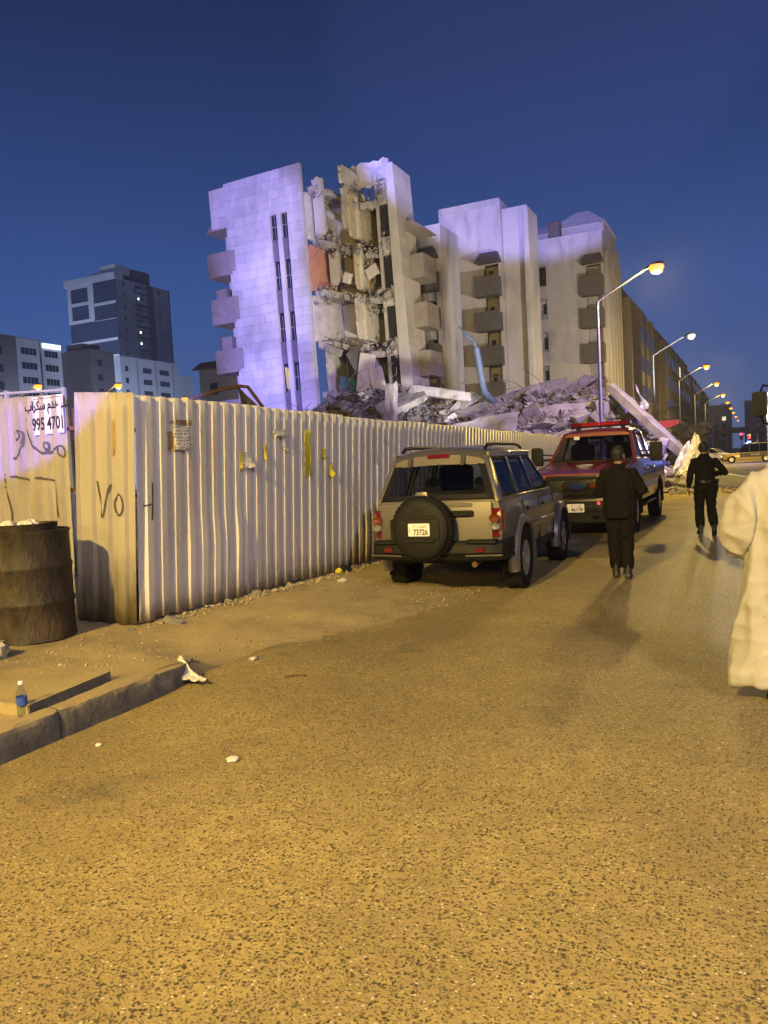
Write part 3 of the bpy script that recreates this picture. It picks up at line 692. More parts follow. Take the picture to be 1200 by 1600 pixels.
# left side balconies
mb = MB(RO); mb.b2(-32.9, -31.55, Y0+1.6, Y0+5.5, 3, 18.5); mb.build('recessed_wall', M['stone_light'], ruin)
mb = MB(RO); mb.loft([[(-33.4, Y0+.1, 18.5), (-33.4, Y0+2.4, 18.5), (-31.3, Y0+2.4, 18.5), (-31.3, Y0+.1, 18.5)], [(-32.9, Y0+.3, 19.2), (-32.9, Y0+2.2, 19.2), (-31.3, Y0+2.2, 19.2), (-31.3, Y0+.3, 19.2)]]); mb.build('canopy', M['balcony'], ruin)
for z0, z1 in ((15.35, 16.95), (12.1, 13.85), (8.75, 10.35), (5.3, 6.9)):
    mb = MB(RO); x0, x1 = -33.35, -31.35
    mb.b2(x0, x1, Y0-.1, Y0+.04, z0, z1); mb.b2(x0, x0+.14, Y0+.04, Y0+2.2, z0, z1); mb.b2(x0+.14, x1, Y0+.04, Y0+2.2, z0, z0+.18)
    mb.b2(x1-.1, x1+.32, Y0-.14, Y0-.1, z0+.15, z1-.05)
    o = mb.build('balcony', M['balcony'], ruin)
mb = MB(RO); mb.b2(-33.2, -32.3, Y0+.4, Y0+.8, 13.85, 14.6); mb.build('air_conditioner', M['balcony'], ruin)
mb = MB(RO); mb.b2(-33.1, -32.2, Y0+.4, Y0+.9, 10.35, 11.3); mb.build('air_conditioner', M['balcony'], ruin)
mb = MB(RO); mb.tube([(-33.15, Y0+.35, 10.35), (-33.15, Y0+.35, 11.5), (-32.2, Y0+.35, 11.5)], .03, 6); mb.build('clothes_rail', M['rust'], ruin)
# torn rooms: floors, walls, debris
FL = [6.7, 10.0, 13.35, 16.7, 20.05]
YB = 48.3
def jag_slab(z, x0, x1, yf, yb, th, seed, sag=.25):
    r = random.Random(seed); n = 26; mb = MB(RO); vs = []
    for i in range(n):
        x = x0+(x1-x0)*i/(n-1); y = yf(i/(n-1)) + r.uniform(-.28, .28); s = -sag*smooth(.15, .6, i/(n-1))*smooth(1.02, .8, i/(n-1))
        vs += [(x, y, z+s+r.uniform(-.05, .05)), (x, y+r.uniform(0, .25), z-th+s+r.uniform(-.12, .05)), (x, yb, z-th), (x, yb, z)]
    fs = [(i*4+k, i*4+(k+1) % 4, (i+1)*4+(k+1) % 4, (i+1)*4+k) for i in range(n-1) for k in range(4)] + [(0, 3, 2, 1), ((n-1)*4, (n-1)*4+1, (n-1)*4+2, (n-1)*4+3)]
    mb.add(vs, fs); return mb.build('floor_slab', M['concrete'], ruin)
for k, z in enumerate(FL):
    jag_slab(z, -25.55, -21.0, (lambda u, k=k: 44.6 + 1.6*smooth(0, .45, u) + .8*smooth(.5, .9, u) + (.5 if k == 3 else 0)), 50.5, .34, 40+k, (.5, .85, .6, .95, 1.1)[k])
walls = [(6.7, 'plaster', 'concrete_dark'), (10.0, 'plaster', 'plaster_lilac'), (13.35, 'plaster_pink', 'plaster_olive'), (16.7, 'plaster', 'plaster_olive')]
def ragged_wall(x, z0, z1, y0, y1, m, seed, name='room_wall'):
    """wall along y with a broken front edge"""
    r = random.Random(seed); n = 9; poly = [(y1, z0), (y1, z1)]
    for i in range(n): poly.append((y0 + r.uniform(-.06, .12) + (.2 if i in (0, n-1) else 0), z1-(z1-z0)*i/(n-1)))
    mb = MB(RO); mb.prism(poly, 'x', x, x+.22); return mb.build(name, M[m], ruin)
for z, lw, bw in walls:
    z1 = z+2.99
    ragged_wall(-25.72, z+.01, z1, 44.15 if z > 8 else 45.6, 48.25, lw, int(z*10))
    mb = MB(RO); mb.b2(-25.5, -23.3, YB, YB+.2, z, z1); bwall = mb.build('room_wall', M[bw], ruin)
    ragged_wall(-23.25, z+.02, z1, 45.9+.3*math.sin(z), 49.9, 'plaster_yellow' if z > 12 else 'plaster', int(z*7))
    mb = MB(RO); mb.b2(-23.02, -21.7, 49.9, 50.1, z, z1); mb.build('room_wall', M['plaster_yellow' if 9 < z < 12 else 'plaster'], ruin)
    # broken column and jamb standing in front of the second bay
    mb = MB(RO); r = random.Random(int(z*3)); pts = [(-22.98+r.uniform(-.02, .02), 46.6, z+(z1-z)*t) for t in (0, .25, .5, .75, 1)]
    mb.loft([[(p[0]+dx*(1+.1*r.uniform(-1, 1)), p[1]+dy, p[2]) for dx, dy in ((-.14, -.14), (.14, -.14), (.14, .14), (-.14, .14))] for p in pts]); mb.build('column', M['plaster'], ruin)
    # near-black panel painted as the unlit door opening to the stair tower
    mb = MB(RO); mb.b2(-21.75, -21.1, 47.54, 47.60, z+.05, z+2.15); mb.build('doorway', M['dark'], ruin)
mb = MB(RO)
mb.b2(-21.85, -21.05, 47.60, 47.85, 5, 21.1); mb.loft([[(-21.05, 47.35, z), (-20.55+.40*(21.4-z)/18, 47.35, z), (-20.55+.40*(21.4-z)/18, 50.3, z), (-21.05, 50.3, z)] for z in (3, 9, 15, 21.4)]); mb.b2(-21.85, -21.05, 49.9, 50.3, 5, 21.1); mb.b2(-21.95, -21.75, 47.4, 47.6, 5, 20.8)
mb.build('stair_tower', M['stone_light'], ruin)
for z in FL:                                     # facing stones on the road side of the tower, left half broken away
    for j in range(5 if z < 20 else 2):
        zz = z+.33+j*.66; xo = -20.55+.40*(21.4-zz)/18; mb = MB(RO); mb.b2(xo-.02, xo+.02+rng.uniform(0, .015), 47.37, 48.75, z+.02+j*.66, z+.66+j*.66); mb.build('cladding_slab', M['cladding'], ruin, bevel=.01)
        mb = MB(RO); mb.b2(xo-.02, xo+.02+rng.uniform(0, .015), 48.77, 50.28, z+.02+j*.66, z+.66+j*.66); mb.build('cladding_slab', M['cladding'], ruin, bevel=.01)
# parapets on the roof
for x0, x1, y, z0, z1, m in ((-25.3, -24.55, 44.9, 17.0, 20.75, 'stone_light'), (-25.0, -24.3, 45.9, 14.0, 16.0, 'stone_light'), (-24.7, -23.6, 47.9, 20.1, 22.0, 'plaster_lilac'), (-23.5, -21.1, 48.0, 20.6, 22.1, 'plaster_lilac')):
    mb = MB(RO); r = random.Random(int(y*10)); n = 7
    top = [(x1-(x1-x0)*i/n, z1+r.uniform(-.25, .08)) for i in range(n+1)]
    mb.prism([(x0, z0+r.uniform(0, .3)), (x0+(x1-x0)*.4, z0-r.uniform(0, .3)), (x1, z0+r.uniform(0, .2))] + top, 'y', y, y+.25); mb.build('parapet', M[m], ruin)
ragged_wall(-23.5, 20.1, 21.3, 45.3, 48.2, 'plaster', 77, 'parapet')
ragged_wall(-23.4, 17.2, 20.0, 45.2, 48.0, 'plaster_olive', 78)
mb = MB(RO); mb.b2(-25.72, -21, 50.3, 50.6, 5, 20.3); mb.build('rear_wall', M['concrete'], ruin)
mb = MB(RO); mb.b2(-25.45, -24.3, 45.9, 48.2, 4.6, 6.3); mb.build('dark_opening', M['dark'], ruin)  # solid near-black block painted as an unlit opening
# rubble hanging on the floor edges, bent reinforcement
deb = MB(RO); bars = MB(RO)
for k, z in enumerate(FL):
    cl = [rng.random() for _ in range(3)]
    for i in range(150):
        u = rng.random() if rng.random() < .3 else min(1, max(0, rng.gauss(rng.choice(cl), .07))); x = -25.4+4.3*u; y = 44.8 + 1.6*smooth(0, .45, u) + .8*smooth(.5, .9, u) + rng.gauss(.3, .55)
        s = abs(rng.gauss(.02, .08))+.035
        zz_ = z + .05 + rng.uniform(-.1, .35)*(1 if y > 45.5 else .5) - (rng.uniform(0, 1.3) if rng.random() < .3 else 0) - (.5, .85, .6, .95, 1.1)[k]*smooth(.15, .6, u)*smooth(1.02, .8, u)
        deb.chunk((x, y, zz_), (s*rng.uniform(.7, 1.8), s, s*rng.uniform(.4, 1)), rng)
    for i in range(22):
        u = rng.random(); x = -25.3+4.2*u; y = 44.9 + 1.6*smooth(0, .45, u) + .8*smooth(.5, .9, u)
        p = Vector((x, y, z-.25)); pts = [p.copy()]
        for q in range(4): p = p + Vector((rng.uniform(-.2, .2), rng.uniform(-.3, .05), rng.uniform(-.42, .1))); pts.append(p.copy())
        bars.tube(pts, .018, 4, False)
tag(deb.build('hanging_debris', M['concrete'], ruin), kind='stuff'); tag(bars.build('bent_rebar', M['rebar'], ruin), kind='stuff')
for (c, d, ry, m) in (((-24.6, 45.6, 18.4), (.9, .12, .35), .7, 'stone_light'), ((-22.2, 46.6, 14.4), (.9, .12, .75), -.4, 'plaster'), ((-23.7, 45.9, 14.1), (.5, .35, .7), .4, 'plaster'), ((-24.5, 46.2, 7.2), (1.2, .15, .9), .3, 'teal'),
                      ((-22.6, 45.3, 7.6), (1.1, .25, 2.6), .25, 'plaster'), ((-21.7, 45.2, 6.9), (.9, .25, 2.0), -.2, 'plaster'), ((-23.3, 45.5, 8.6), (.9, .3, 1.6), -.5, 'concrete_dark'), ((-24.9, 45.0, 9.5), (1.7, .35, .5), .5, 'concrete')):
    mb = MB(RO); mb.box(c, d, Matrix.Rotation(ry, 3, 'Y') @ Matrix.Rotation(.3*ry, 3, 'X')); mb.build('broken_panel', M[m], ruin, bevel=.02)
# balconies on the road side of the tower
for z0, z1, dx in ((14.0, 15.6, 0), (10.7, 12.35, .05), (7.4, 9.1, .05)):
    mb = MB(RO); mb.b2(-20.5, -19.35, 48.75, 48.88, z0, z1); mb.b2(-19.47, -19.35, 48.88, 50.9, z0, z1); mb.b2(-20.5, -19.47, 48.88, 50.9, z0, z0+.15); mb.build('balcony', M['balcony'], ruin)
mb = MB(RO); mb.loft([[(-20.5, 48.6, 17.2), (-19.1, 48.6, 17.2), (-19.1, 51, 17.2), (-20.5, 51, 17.2)], [(-20.5, 48.7, 17.9), (-20.0, 48.7, 17.9), (-20.0, 50.9, 17.9), (-20.5, 50.9, 17.9)]]); mb.build('canopy', M['balcony'], ruin)
mb = MB(RO); mb.b2(-20.54, -20.49, 49.6, 50.3, 5, 17); mb.build('painted_shadow_gap', M['balcony_dark'], ruin)  # dark strip painted in for a shaded joint
ruin.rotation_euler.y = R(-1.6)

# ------------------------------------------------------------------ standing blocks behind
def box_building(name, label, x0, x1, y0, y1, z1, m, cut=(), extra=None):
    """block with real recesses: cut = list of (x0, x1, z0, z1, depth) on the face towards the viewer"""
    t = thing(name, label, 'building', ((x0+x1)/2, y0, 0)); o = t.location
    xs_ = sorted({x0, x1} | {c[0] for c in cut} | {c[1] for c in cut}); zs_ = sorted({0, z1} | {c[2] for c in cut} | {c[3] for c in cut})
    mb = MB(o)
    for xa, xb in zip(xs_, xs_[1:]):
        za = None
        for zi, (zl, zh) in enumerate(zip(zs_, zs_[1:])):
            inside = any(c[0]-1e-6 <= xa and xb <= c[1]+1e-6 and c[2]-1e-6 <= zl and zh <= c[3]+1e-6 for c in cut)
            if not inside and za is None: za = zl
            if (inside or zh == zs_[-1]) and za is not None:
                zt_ = zl if inside else zh
                mb.b2(xa, xb, y0, y0+.35, za, zt_); za = None
    mb.b2(x0+.01, x1-.35, y1-.3, y1, 0, z1-.05); mb.b2(x0, x0+.34, y0+.352, y1-.302, 0, z1); mb.b2(x1-.34, x1, y0+.352, y1-.302, 0, z1); mb.b2(x0+.34, x1-.34, y0+.36, y1-.31, z1-1.0, z1-.7)
    mb.build('wall', m, t)
    return t
def balcony(t, x0, x1, y, z0, z1, d, m, rail=False):
    mb = MB(t.location); mb.b2(x0, x1, y-d, y-d+.12, z0, z1); mb.b2(x0, x0+.12, y-d+.12, y-.01, z0, z1); mb.b2(x1-.12, x1, y-d+.12, y-.01, z0, z1); mb.b2(x0+.12, x1-.12, y-d+.12, y-.01, z0, z0+.16)
    b = mb.build('balcony', m, t)
    mb = MB(t.location); mb.b2(x0-.03, x1+.03, y-d-.03, y-d+.14, z1+.002, z1+.07); mb.build('coping', m, b)
    return b
def backroom(t, x0, x1, y, z0, z1, m=None):
    mb = MB(t.location); mb.b2(x0, x1, y, y+.1, z0, z1); return mb.build('bay_wall', m or M['stone'], t)
def win(t, x0, x1, y, z0, z1, glass=True, m=None):
    mb = MB(t.location); mb.b2(x0+.05, x1-.05, y, y+.03, z0+.05, z1-.05); w = mb.build('window', m or M['pane'], t)
    f = MB(t.location); f.b2(x0, x0+.06, y-.05, y-.002, z0, z1); f.b2(x1-.06, x1, y-.05, y-.002, z0, z1); f.b2(x0+.06, x1-.06, y-.05, y-.002, z1-.06, z1); f.b2(x0+.06, x1-.06, y-.05, y-.002, z0, z0+.06)
    f.build('frame', M['alu'], w); return w
def hood(t, x0, x1, y, z0, z1, d, m):
    mb = MB(t.location); mb.loft([[(x0, y-d, z0), (x1, y-d, z0), (x1, y-.01, z0), (x0, y-.01, z0)], [(x0+.3, y-.45, z1), (x1-.3, y-.45, z1), (x1-.3, y-.01, z1), (x0+.3, y-.01, z1)]]); return mb.build('canopy', m, t)
# block close behind the ruin
nb = box_building('apartment_block', 'narrow apartment block squeezed right behind the leaning ruin', -26.5, -22.2, 58.5, 63, 20.6, M['stone'], [(-24.0, -22.75, 3, 17.9, 1)])
backroom(nb, -24.0, -22.7, 59.6, 3, 18)
hood(nb, -24.3, -22.4, 58.5, 17.9, 18.75, 1.0, M['balcony_dark'])
for z0, z1 in ((15.3, 16.8), (12.3, 13.9), (9.4, 11.0), (6.3, 7.9)): balcony(nb, -24.1, -22.45, 58.5, z0, z1, 1.0, M['balcony_dark'])
for z0 in (16.0, 12.9, 9.8): win(nb, -23.6, -22.9, 59.55, z0-.4, z0+1.9)
mb = MB(nb.location); mb.b2(-24.0, -23.85, 58.52, 59.5, 3, 17.8); mb.build('pillar', M['stone_light'], nb)
# middle block
cut = [(-21.0, -19.35, 6.0, 18.4, 1)]
mid = box_building('apartment_block', 'middle apartment block with one stack of dark balconies, left of the block with square windows', -24.75, -19.15, 65, 72, 23.75, M['stone'], cut)
MO = mid.location
backroom(mid, -21.0, -19.3, 66.3, 6, 18.5)
hood(mid, -21.3, -19.15, 65, 18.45, 19.35, 1.1, M['balcony_dark'])
for z0, z1 in ((15.6, 17.2), (12.65, 14.2), (9.7, 11.3), (6.7, 8.2)): balcony(mid, -21.35, -19.28, 65, z0, z1, 1.1, M['balcony_dark'])
for z0 in (16.6, 13.5, 10.6, 7.6): win(mid, -20.75, -20.25, 66.24, z0-.3, z0+1.6); win(mid, -19.95, -19.6, 66.24, z0-.3, z0+1.6)
for x in (-21.0, -19.5):
    mb = MB(MO); mb.b2(x, x+.15, 64.98, 65.5, 6.1, 18.4); mb.build('pillar', M['stone_light'], mid)
mb = MB(MO); mb.b2(-19.14, -16.95, 65.4, 69, 0, 23.0); mb.build('wing', M['stone'], mid, bevel=.12, seg=2)
mb = MB(MO); mb.b2(-17.2, -16.75, 64.9, 66.5, 0, 22.6); mb.build('corner_pier', M['stone_light'], mid, bevel=.1, seg=2)
mb = MB(MO); mb.b2(-24.7, -19.2, 64.94, 64.995, 23.3, 23.85); mb.build('cornice', M['stone_light'], mid)
# block with square windows
W4 = [(18.65, 20.6), (15.4, 17.3), (12.1, 14.05), (8.8, 10.75)]
cut = [(-19.65, -18.4, a, b, .5) for a, b in W4] + [(-14.6, -13.05, 5.5, 20.0, 1)]
blk = box_building('apartment_block', 'apartment block with square windows and a white pitched roof room, right of the middle block', -20.45, -12.85, 77.5, 88.5, 23.2, M['stone'], cut)
BO = blk.location
WP = mat('blown_pane', (.5, .48, .45), (.3, .29, .28), 1.6, .5, contrast=.1)
for k, (a, b) in enumerate(W4):
    w = win(blk, -19.65, -18.4, 77.8, a, b, m=WP if k else M['pane'])
    mb = MB(BO); mb.b2(-19.75, -18.3, 77.42, 77.49, b+.01, b+.14); mb.b2(-19.75, -18.3, 77.42, 77.49, a-.14, a-.01); mb.build('sill', M['stone_light'], w)
    mb = MB(BO); mb.b2(-18.85, -18.5, 77.74, 77.79, a+.3+.2*(k % 2), a+1.5); mb.build('broken_opening', M['dark'], w)  # near-black patch painted as the unlit hole in the pane
backroom(blk, -14.6, -13.0, 78.8, 5.5, 20.1)
hood(blk, -14.85, -12.7, 77.5, 20.05, 20.9, 1.0, M['balcony_dark'])
for z0, z1 in ((16.95, 18.8), (13.85, 15.6), (10.5, 12.25), (7.2, 9)): balcony(blk, -14.85, -12.8, 77.5, z0, z1, 1.0, M['balcony_dark'])
for z0 in (18.0, 14.8, 11.4): win(blk, -14.2, -13.4, 78.74, z0, z0+1.9, m=WP)
mb = MB(BO); mb.b2(-14.6, -14.45, 77.48, 78, 5.6, 20); mb.build('pillar', M['stone_light'], blk)
for i in range(5):
    mb = MB(BO); mb.b2(-12.848, -12.55, 78.6+1.85*i, 79.3+1.85*i, 2, 21.4-.0*i); mb.build('fin', M['stone_light'], blk)
    mb = MB(BO); mb.b2(-12.849, -12.80, 79.35+1.85*i, 80.4+1.85*i, 3, 21); mb.build('window', M['pane'], blk)
mb = MB(BO); mb.b2(-17.3, -13.0, 79.5, 86.5, 23.2, 24.8); mb.b2(-20.3, -17.32, 79.8, 86, 23.2, 24.4); pr = mb.build('roof_room', M['stone_light'], blk)
mb = MB(BO); mb.loft([[(-18.2, 79.1, 24.5), (-12.8, 79.1, 24.5), (-12.8, 87, 24.5), (-18.2, 87, 24.5)], [(-15.9, 80.6, 26.1), (-14.6, 80.6, 26.1), (-13.9, 86, 26.1), (-16.2, 86, 26.1)]]); mb.build('roof', M['white_metal'], pr)
mb = MB(BO); mb.loft([[(-20.5, 79.4, 24.41), (-18.0, 79.4, 24.41), (-18.0, 86, 24.41), (-20.5, 86, 24.41)], [(-19.6, 80.4, 25.2), (-18.2, 80.4, 25.2), (-18.2, 86, 25.2), (-19.6, 86, 25.2)]]); mb.build('roof', M['white_metal'], pr)
mb = MB(BO); mb.b2(-18.1, -17.0, 77.9, 79.0, 23.2, 24.9); mb.build('water_tank', M['balcony_dark'], blk, bevel=.1)

# ------------------------------------------------------------------ row along the far street
M['far_stone'] = mat('far_stone', (.22, .19, .155), (.17, .145, .12), .8, .85, stretch=(1, 1, .4))
M['far_dark'] = mat('far_dark_stone', (.10, .088, .078), (.075, .066, .06), .8, .85)
LITW = emis('lit_window', (1.0, .85, .45), 1.1)
def street_block(label, y0, y1, z1, xw, lit=None, dark=False):
    t = thing('street_block', label, 'building', (xw-5, y0, 0), 0, 'unlit blocks along the far street'); o = t.location
    mb = MB(o); mb.b2(xw-12, xw, y0, y1, 0, z1); mb.build('wall', M['far_dark' if dark else 'far_stone'], t)
    mb = MB(o); mb.b2(xw-11.5, xw-1.2, y0+.5, y1-.5, z1, z1+1.6); mb.build('roof_room', M['far_dark'], t)
    n = max(2, int((y1-y0)/4.2)); rows = int(z1/3.3)
    for k in range(n):
        ya = y0+(y1-y0)*(k+.22)/n; yb_ = y0+(y1-y0)*(k+.78)/n
        mb = MB(o); mb.b2(xw, xw+.9, ya, yb_, 4, z1-1.2-.8*(k % 2)); mb.build('bay', M['far_dark'], t)
        for r in range(rows-1):
            z = 4.3+3.3*r
            if z+2 > z1-2: break
            mb = MB(o); mb.b2(xw+.9, xw+.94, ya+.3, yb_-.3, z, z+1.7); mb.build('window', LITW if lit == (k, r) else M['pane'], t)
    for r in range(rows-1):
        z = 4.3+3.3*r
        mb = MB(o); mb.b2(xw-5, xw-3.4, y0-.04, y0, z, z+1.6); mb.build('window', M['pane'], t)
    return t
street_block('tan street block right behind the block with square windows', 92, 107, 19.2, -12.4)
street_block('dark block behind the tan one, second along the far street', 119, 146, 19.0, -12.4, (5, 3), True)
street_block('third block along the far street, with a stepped outline', 150, 170, 19.3, -12.6)
street_block('fourth block along the far street, partly hidden by lamp arms', 178, 202, 18.2, -12.6, None, True)
street_block('last small block at the far end of the row', 210, 242, 17.6, -12.6)
# end of the street: flyover and pale blocks
ov = thing('overpass', 'long flyover crossing the far end of the street', 'bridge', (0, 330, 0))
for nm, a, b in (('deck', 7.2, 8.3), ('parapet', 8.302, 9.3)):
    mb = MB(ov.location); mb.b2(-45, 80, 330 if nm == 'deck' else 329.8, 340, a, b); mb.build(nm, M['far_stone'], ov)
for x in (-30, -14, 2, 18, 34): 
    mb = MB(ov.location); mb.b2(x-1, x+1, 333, 337, 0, 7.198); mb.build('pier', M['far_stone'], ov)
M['far_pale'] = mat('far_pale', (.32, .31, .30), (.26, .25, .245), .3, .9)
for (x0, x1, y, z, lab) in ((-40, -22, 300, 25, 'hazy grey tower at the far end of the street, left of the lamps'), (-21, -9, 360, 20, 'low hazy block beyond the flyover'), (-4, 16, 380, 22, 'pale wide block beyond the flyover on the right'), (18, 40, 365, 17, 'far low block at the right edge')):
    t = thing('far_building', lab, 'building', ((x0+x1)/2, y, 0)); mb = MB(t.location); mb.b2(x0, x1, y, y+15, 0, z); mb.build('wall', M['far_pale'], t)
    n = int((x1-x0)/3.5)
    for r in range(int(z/3.4)-1):
        for k in range(n):
            mb = MB(t.location); xa = x0+.9+k*(x1-x0-.6)/n; mb.b2(xa, xa+1.5, y-.05, y, 3+3.4*r, 4.7+3.4*r); mb.build('window', LITW if (r*7+k*3) % 23 == 4 else M['pane'], t)

# ------------------------------------------------------------------ left skyline
M['tower_white'] = mat('tower_white', (.50, .50, .50), (.44, .44, .44), .4, .8)
M['tower_side'] = mat('tower_side', (.33, .33, .335), (.28, .28, .285), .4, .85)
M['tower_glass'] = mat('tower_glass', (.03, .04, .065), (.04, .05, .08), .4, .25)
COOL = emis('cool_lamp', (.85, .95, 1.0), 2.2)
tw = thing('tower_block', 'tall tower with dark glass front and white frames, on the left skyline', 'building', (-177, 173, 0)); TO = tw.location
def tb(nm, m, x0, x1, y0, y1, z0, z1, par=None, bev=0):
    mb = MB(TO); mb.b2(x0, x1, y0, y1, z0, z1); return mb.build(nm, m, par or tw, bevel=bev)
tb('wall', M['tower_side'], -187, -167.6, 173.3, 196, 0, 60.8)
tb('roof_band', M['tower_white'], -188.2, -167.5, 172.6, 176, 60.4, 62.4)
tb('stair_head', M['tower_white'], -173.6, -167.55, 173.2, 179, 62.4, 64.6); tb('plant_room', M['tower_side'], -180, -174, 175, 190, 62.4, 63.6); tb('plant_room', M['balcony_dark'], -176, -169, 182, 189, 60.8, 65.0)
gl = tb('glass_front', M['tower_glass'], -186.9, -167.7, 173.02, 173.29, 33, 60.3)
for x0, x1, z0, z1 in ((-177.5, -167.8, 53.4, 54.2), (-186.9, -168, 42.7, 43.5), (-177, -167.8, 49.0, 49.1), (-176.5, -168, 33.6, 34.2), (-176.5, -168, 38, 38.6)): tb('white_band', M['tower_white'], x0, x1, 172.8, 173.0, z0, z1, gl)
def frame_group(xa, xb, za, zb, n):
    tb('white_frame', M['tower_white'], xa, xa+1.3, 172.7, 173.0, za, zb); tb('white_frame', M['tower_white'], xb-2.2, xb, 172.7, 173.0, za, zb)
    for k in range(n+1):
        z = za+(zb-za-.9)*k/n; tb('white_frame', M['tower_white'], xa+1.3, xb-2.2, 172.75, 173.0, z, z+.9)
frame_group(-187, -176.4, 49.2, 60.4, 2); frame_group(-184.8, -176.2, 28, 41.5, 3)
for k in range(9):
    z = 58.8-3.35*k
    tb('window', M['pane'], -167.6, -167.55, 175.8, 176.5, z-.1, z+1.1); tb('window', M['pane'], -167.6, -167.55, 190.9, 191.7, z-.1, z+1.1)
    b = tb('balcony', M['balcony_dark'], -167.6, -166.4, 180.2, 184.6, z-1.6, z-1.2); tb('balcony_rail', M['tower_side'], -166.5, -166.42, 180.2, 184.6, z-1.2, z-.2, b)
    tb('door', M['pane'], -167.6, -167.54, 181, 183.4, z-1.2, z+1)
    if k in (1, 4, 5, 7): tb('balcony_light', COOL, -167.5, -167.2, 181.6, 182.0, z+.1, z+.75, b)
tb('service_recess', M['balcony_dark'], -167.58, -167.5, 185.6, 188.6, 30, 60.6); tb('edge_strip', M['balcony_dark'], -167.6, -167.45, 195.6, 196, 10, 60.9)
an = thing('annex_building', 'white low annex with ribbon windows at the foot of the tower', 'building', (-155, 152.8, 0)); AO = an.location
def ab(nm, m, x0, x1, y0, y1, z0, z1, par=None):
    mb = MB(AO); mb.b2(x0, x1, y0, y1, z0, z1); return mb.build(nm, m, par or an)
ab('wall', M['tower_white'], -161.5, -148.4, 152.8, 175, 0, 33.2); ab('roof_edge', M['tower_white'], -161.7, -148.2, 152.6, 175.1, 33.21, 33.7)
for r in range(6):
    z = 29.5-3.1*r
    ab('window', M['pane'], -157.4, -150.6, 152.74, 152.79, z, z+1.6); ab('window', M['pane'], -160, -159, 152.74, 152.79, z, z+1.4)
    for ya, yb_ in ((154.4, 155.5), (161, 164.2), (167.4, 171.2)): ab('window', M['pane'], -148.39, -148.33, ya, yb_, z+.4, z+1.8)
for ya in (158.6, 165.6, 172.4): ab('rib', M['tower_side'], -148.39, -148.1, ya, ya+.5, 0, 33.2)
ab('rib', M['tower_side'], -158.6, -158.0, 152.5, 152.79, 0, 33.2); ab('side_wing', M['tower_white'], -161, -149, 175.02, 182, 0, 30.5)
of = thing('office_building', 'white office with dark window strips and a glowing roof sign', 'building', (-142, 113, 0)); OO = of.location
def ob(nm, m, x0, x1, y0, y1, z0, z1, par=None):
    mb = MB(OO); mb.b2(x0, x1, y0, y1, z0, z1); return mb.build(nm, m, par or of)
ob('wall', M['tower_white'], -152, -138.4, 113, 119.1, 0, 32.2); ob('wall', M['tower_white'], -152, -138.5, 119.6, 125.0, 0, 32.0); ob('recess', M['tower_side'], -151, -139.2, 119.11, 119.59, 0, 32); ob('roof_edge', M['tower_side'], -152.1, -138.3, 112.9, 119.2, 32.21, 32.5)
for r in range(6):
    z = 29.0-3.05*r
    for ya, yb_, xx in ((114.4, 118.2, -138.39), (120.5, 123.9, -138.49)):
        w = ob('window', M['pane'], xx, xx+.05, ya, yb_, z, z+1.4)
        for q in (1, 2, 3): ob('mullion', M['alu'], xx+.052, xx+.09, ya+(yb_-ya)*q/4-.04, ya+(yb_-ya)*q/4+.04, z, z+1.4, w)
sb = ob('roof_sign', emis('sign_glow', (.75, .85, 1.0), 2.0), -138.4, -138.1, 119.9, 124.6, 30.9, 31.9)
lettering('GULF CARE' if 0 else 'ALSALEM', 1.05, mat('sign_letters', (.10, .12, .2)), sb, Vector((-138.07, 122.25, 31.4))-OO, (R(90), 0, R(90)), 'sign_lettering', .01, .95)
for (x, y, w, d, z, lab) in ((-132, 93, 10.5, 6.5, 28.8, 'dark block at the left edge of the skyline'), (-140, 126, 9, 7, 30.6, 'dark block between the office and the tower')):
    t = thing('dark_block', lab, 'building', (x+w/2, y, 0)); mb = MB(t.location); mb.b2(x, x+w, y, y+d, 0, z); mb.build('wall', M['far_dark'], t)
    mb = MB(t.location); mb.b2(x+1, x+w-3, y+1, y+d-1, z, z+1.6); mb.build('roof_room', M['far_dark'], t)
    for r in range(5):
        mb = MB(t.location); mb.b2(x+w, x+w+.04, y+2, y+3.4, z-3.6-3.2*r, z-2.2-3.2*r); mb.build('window', M['pane'], t)
hs = thing('white_house', 'small white house with a brown roof edge, left of the leaning building', 'house', (-70, 89.5, 0)); HO = hs.location
mb = MB(HO); mb.b2(-71.6, -64, 89, 100, 0, 16.6); mb.build('wall', M['tower_white'], hs)
mb = MB(HO); mb.loft([[(-72.4, 88.2, 16.6), (-63, 88.2, 16.6), (-63, 101, 16.6), (-72.4, 101, 16.6)], [(-71.4, 89.2, 17.7), (-64, 89.2, 17.7), (-64, 100, 17.7), (-71.4, 100, 17.7)]]); mb.build('roof', mat('roof_tile', (.2, .13, .1), (.15, .1, .08), 3, .8), hs)
for z in (9.5, 13):
    mb = MB(HO); mb.b2(-69.8, -68.4, 88.94, 88.99, z, z+1.6); mb.build('window', M['pane'], hs)
# white railing and beam seen over the left fence
rl = thing('white_railing', 'white metal railing on a steel frame just behind the left fence', 'railing', (-10.5, 8.5, 0))
for z in (2.72, 3.06):
    mb = MB(rl.location); mb.tube([(-14, 7.0, z), (-9.7, 8.75, z)], .022, 6); mb.build('rail', M['white_metal'], rl)
for i in range(6):
    p = Vector((-14, 7.0, 0)).lerp(Vector((-9.7, 8.75, 0)), i/5)
    mb = MB(rl.location); mb.b2(p.x-.025, p.x+.025, p.y-.025, p.y+.025, 0, 3.1); mb.build('post', M['white_metal'], rl)
mb = MB(rl.location); mb.bar((-14, 7.05, 2.55), (-9.7, 8.8, 2.55), .08, .12); mb.build('beam', M['concrete'], rl)
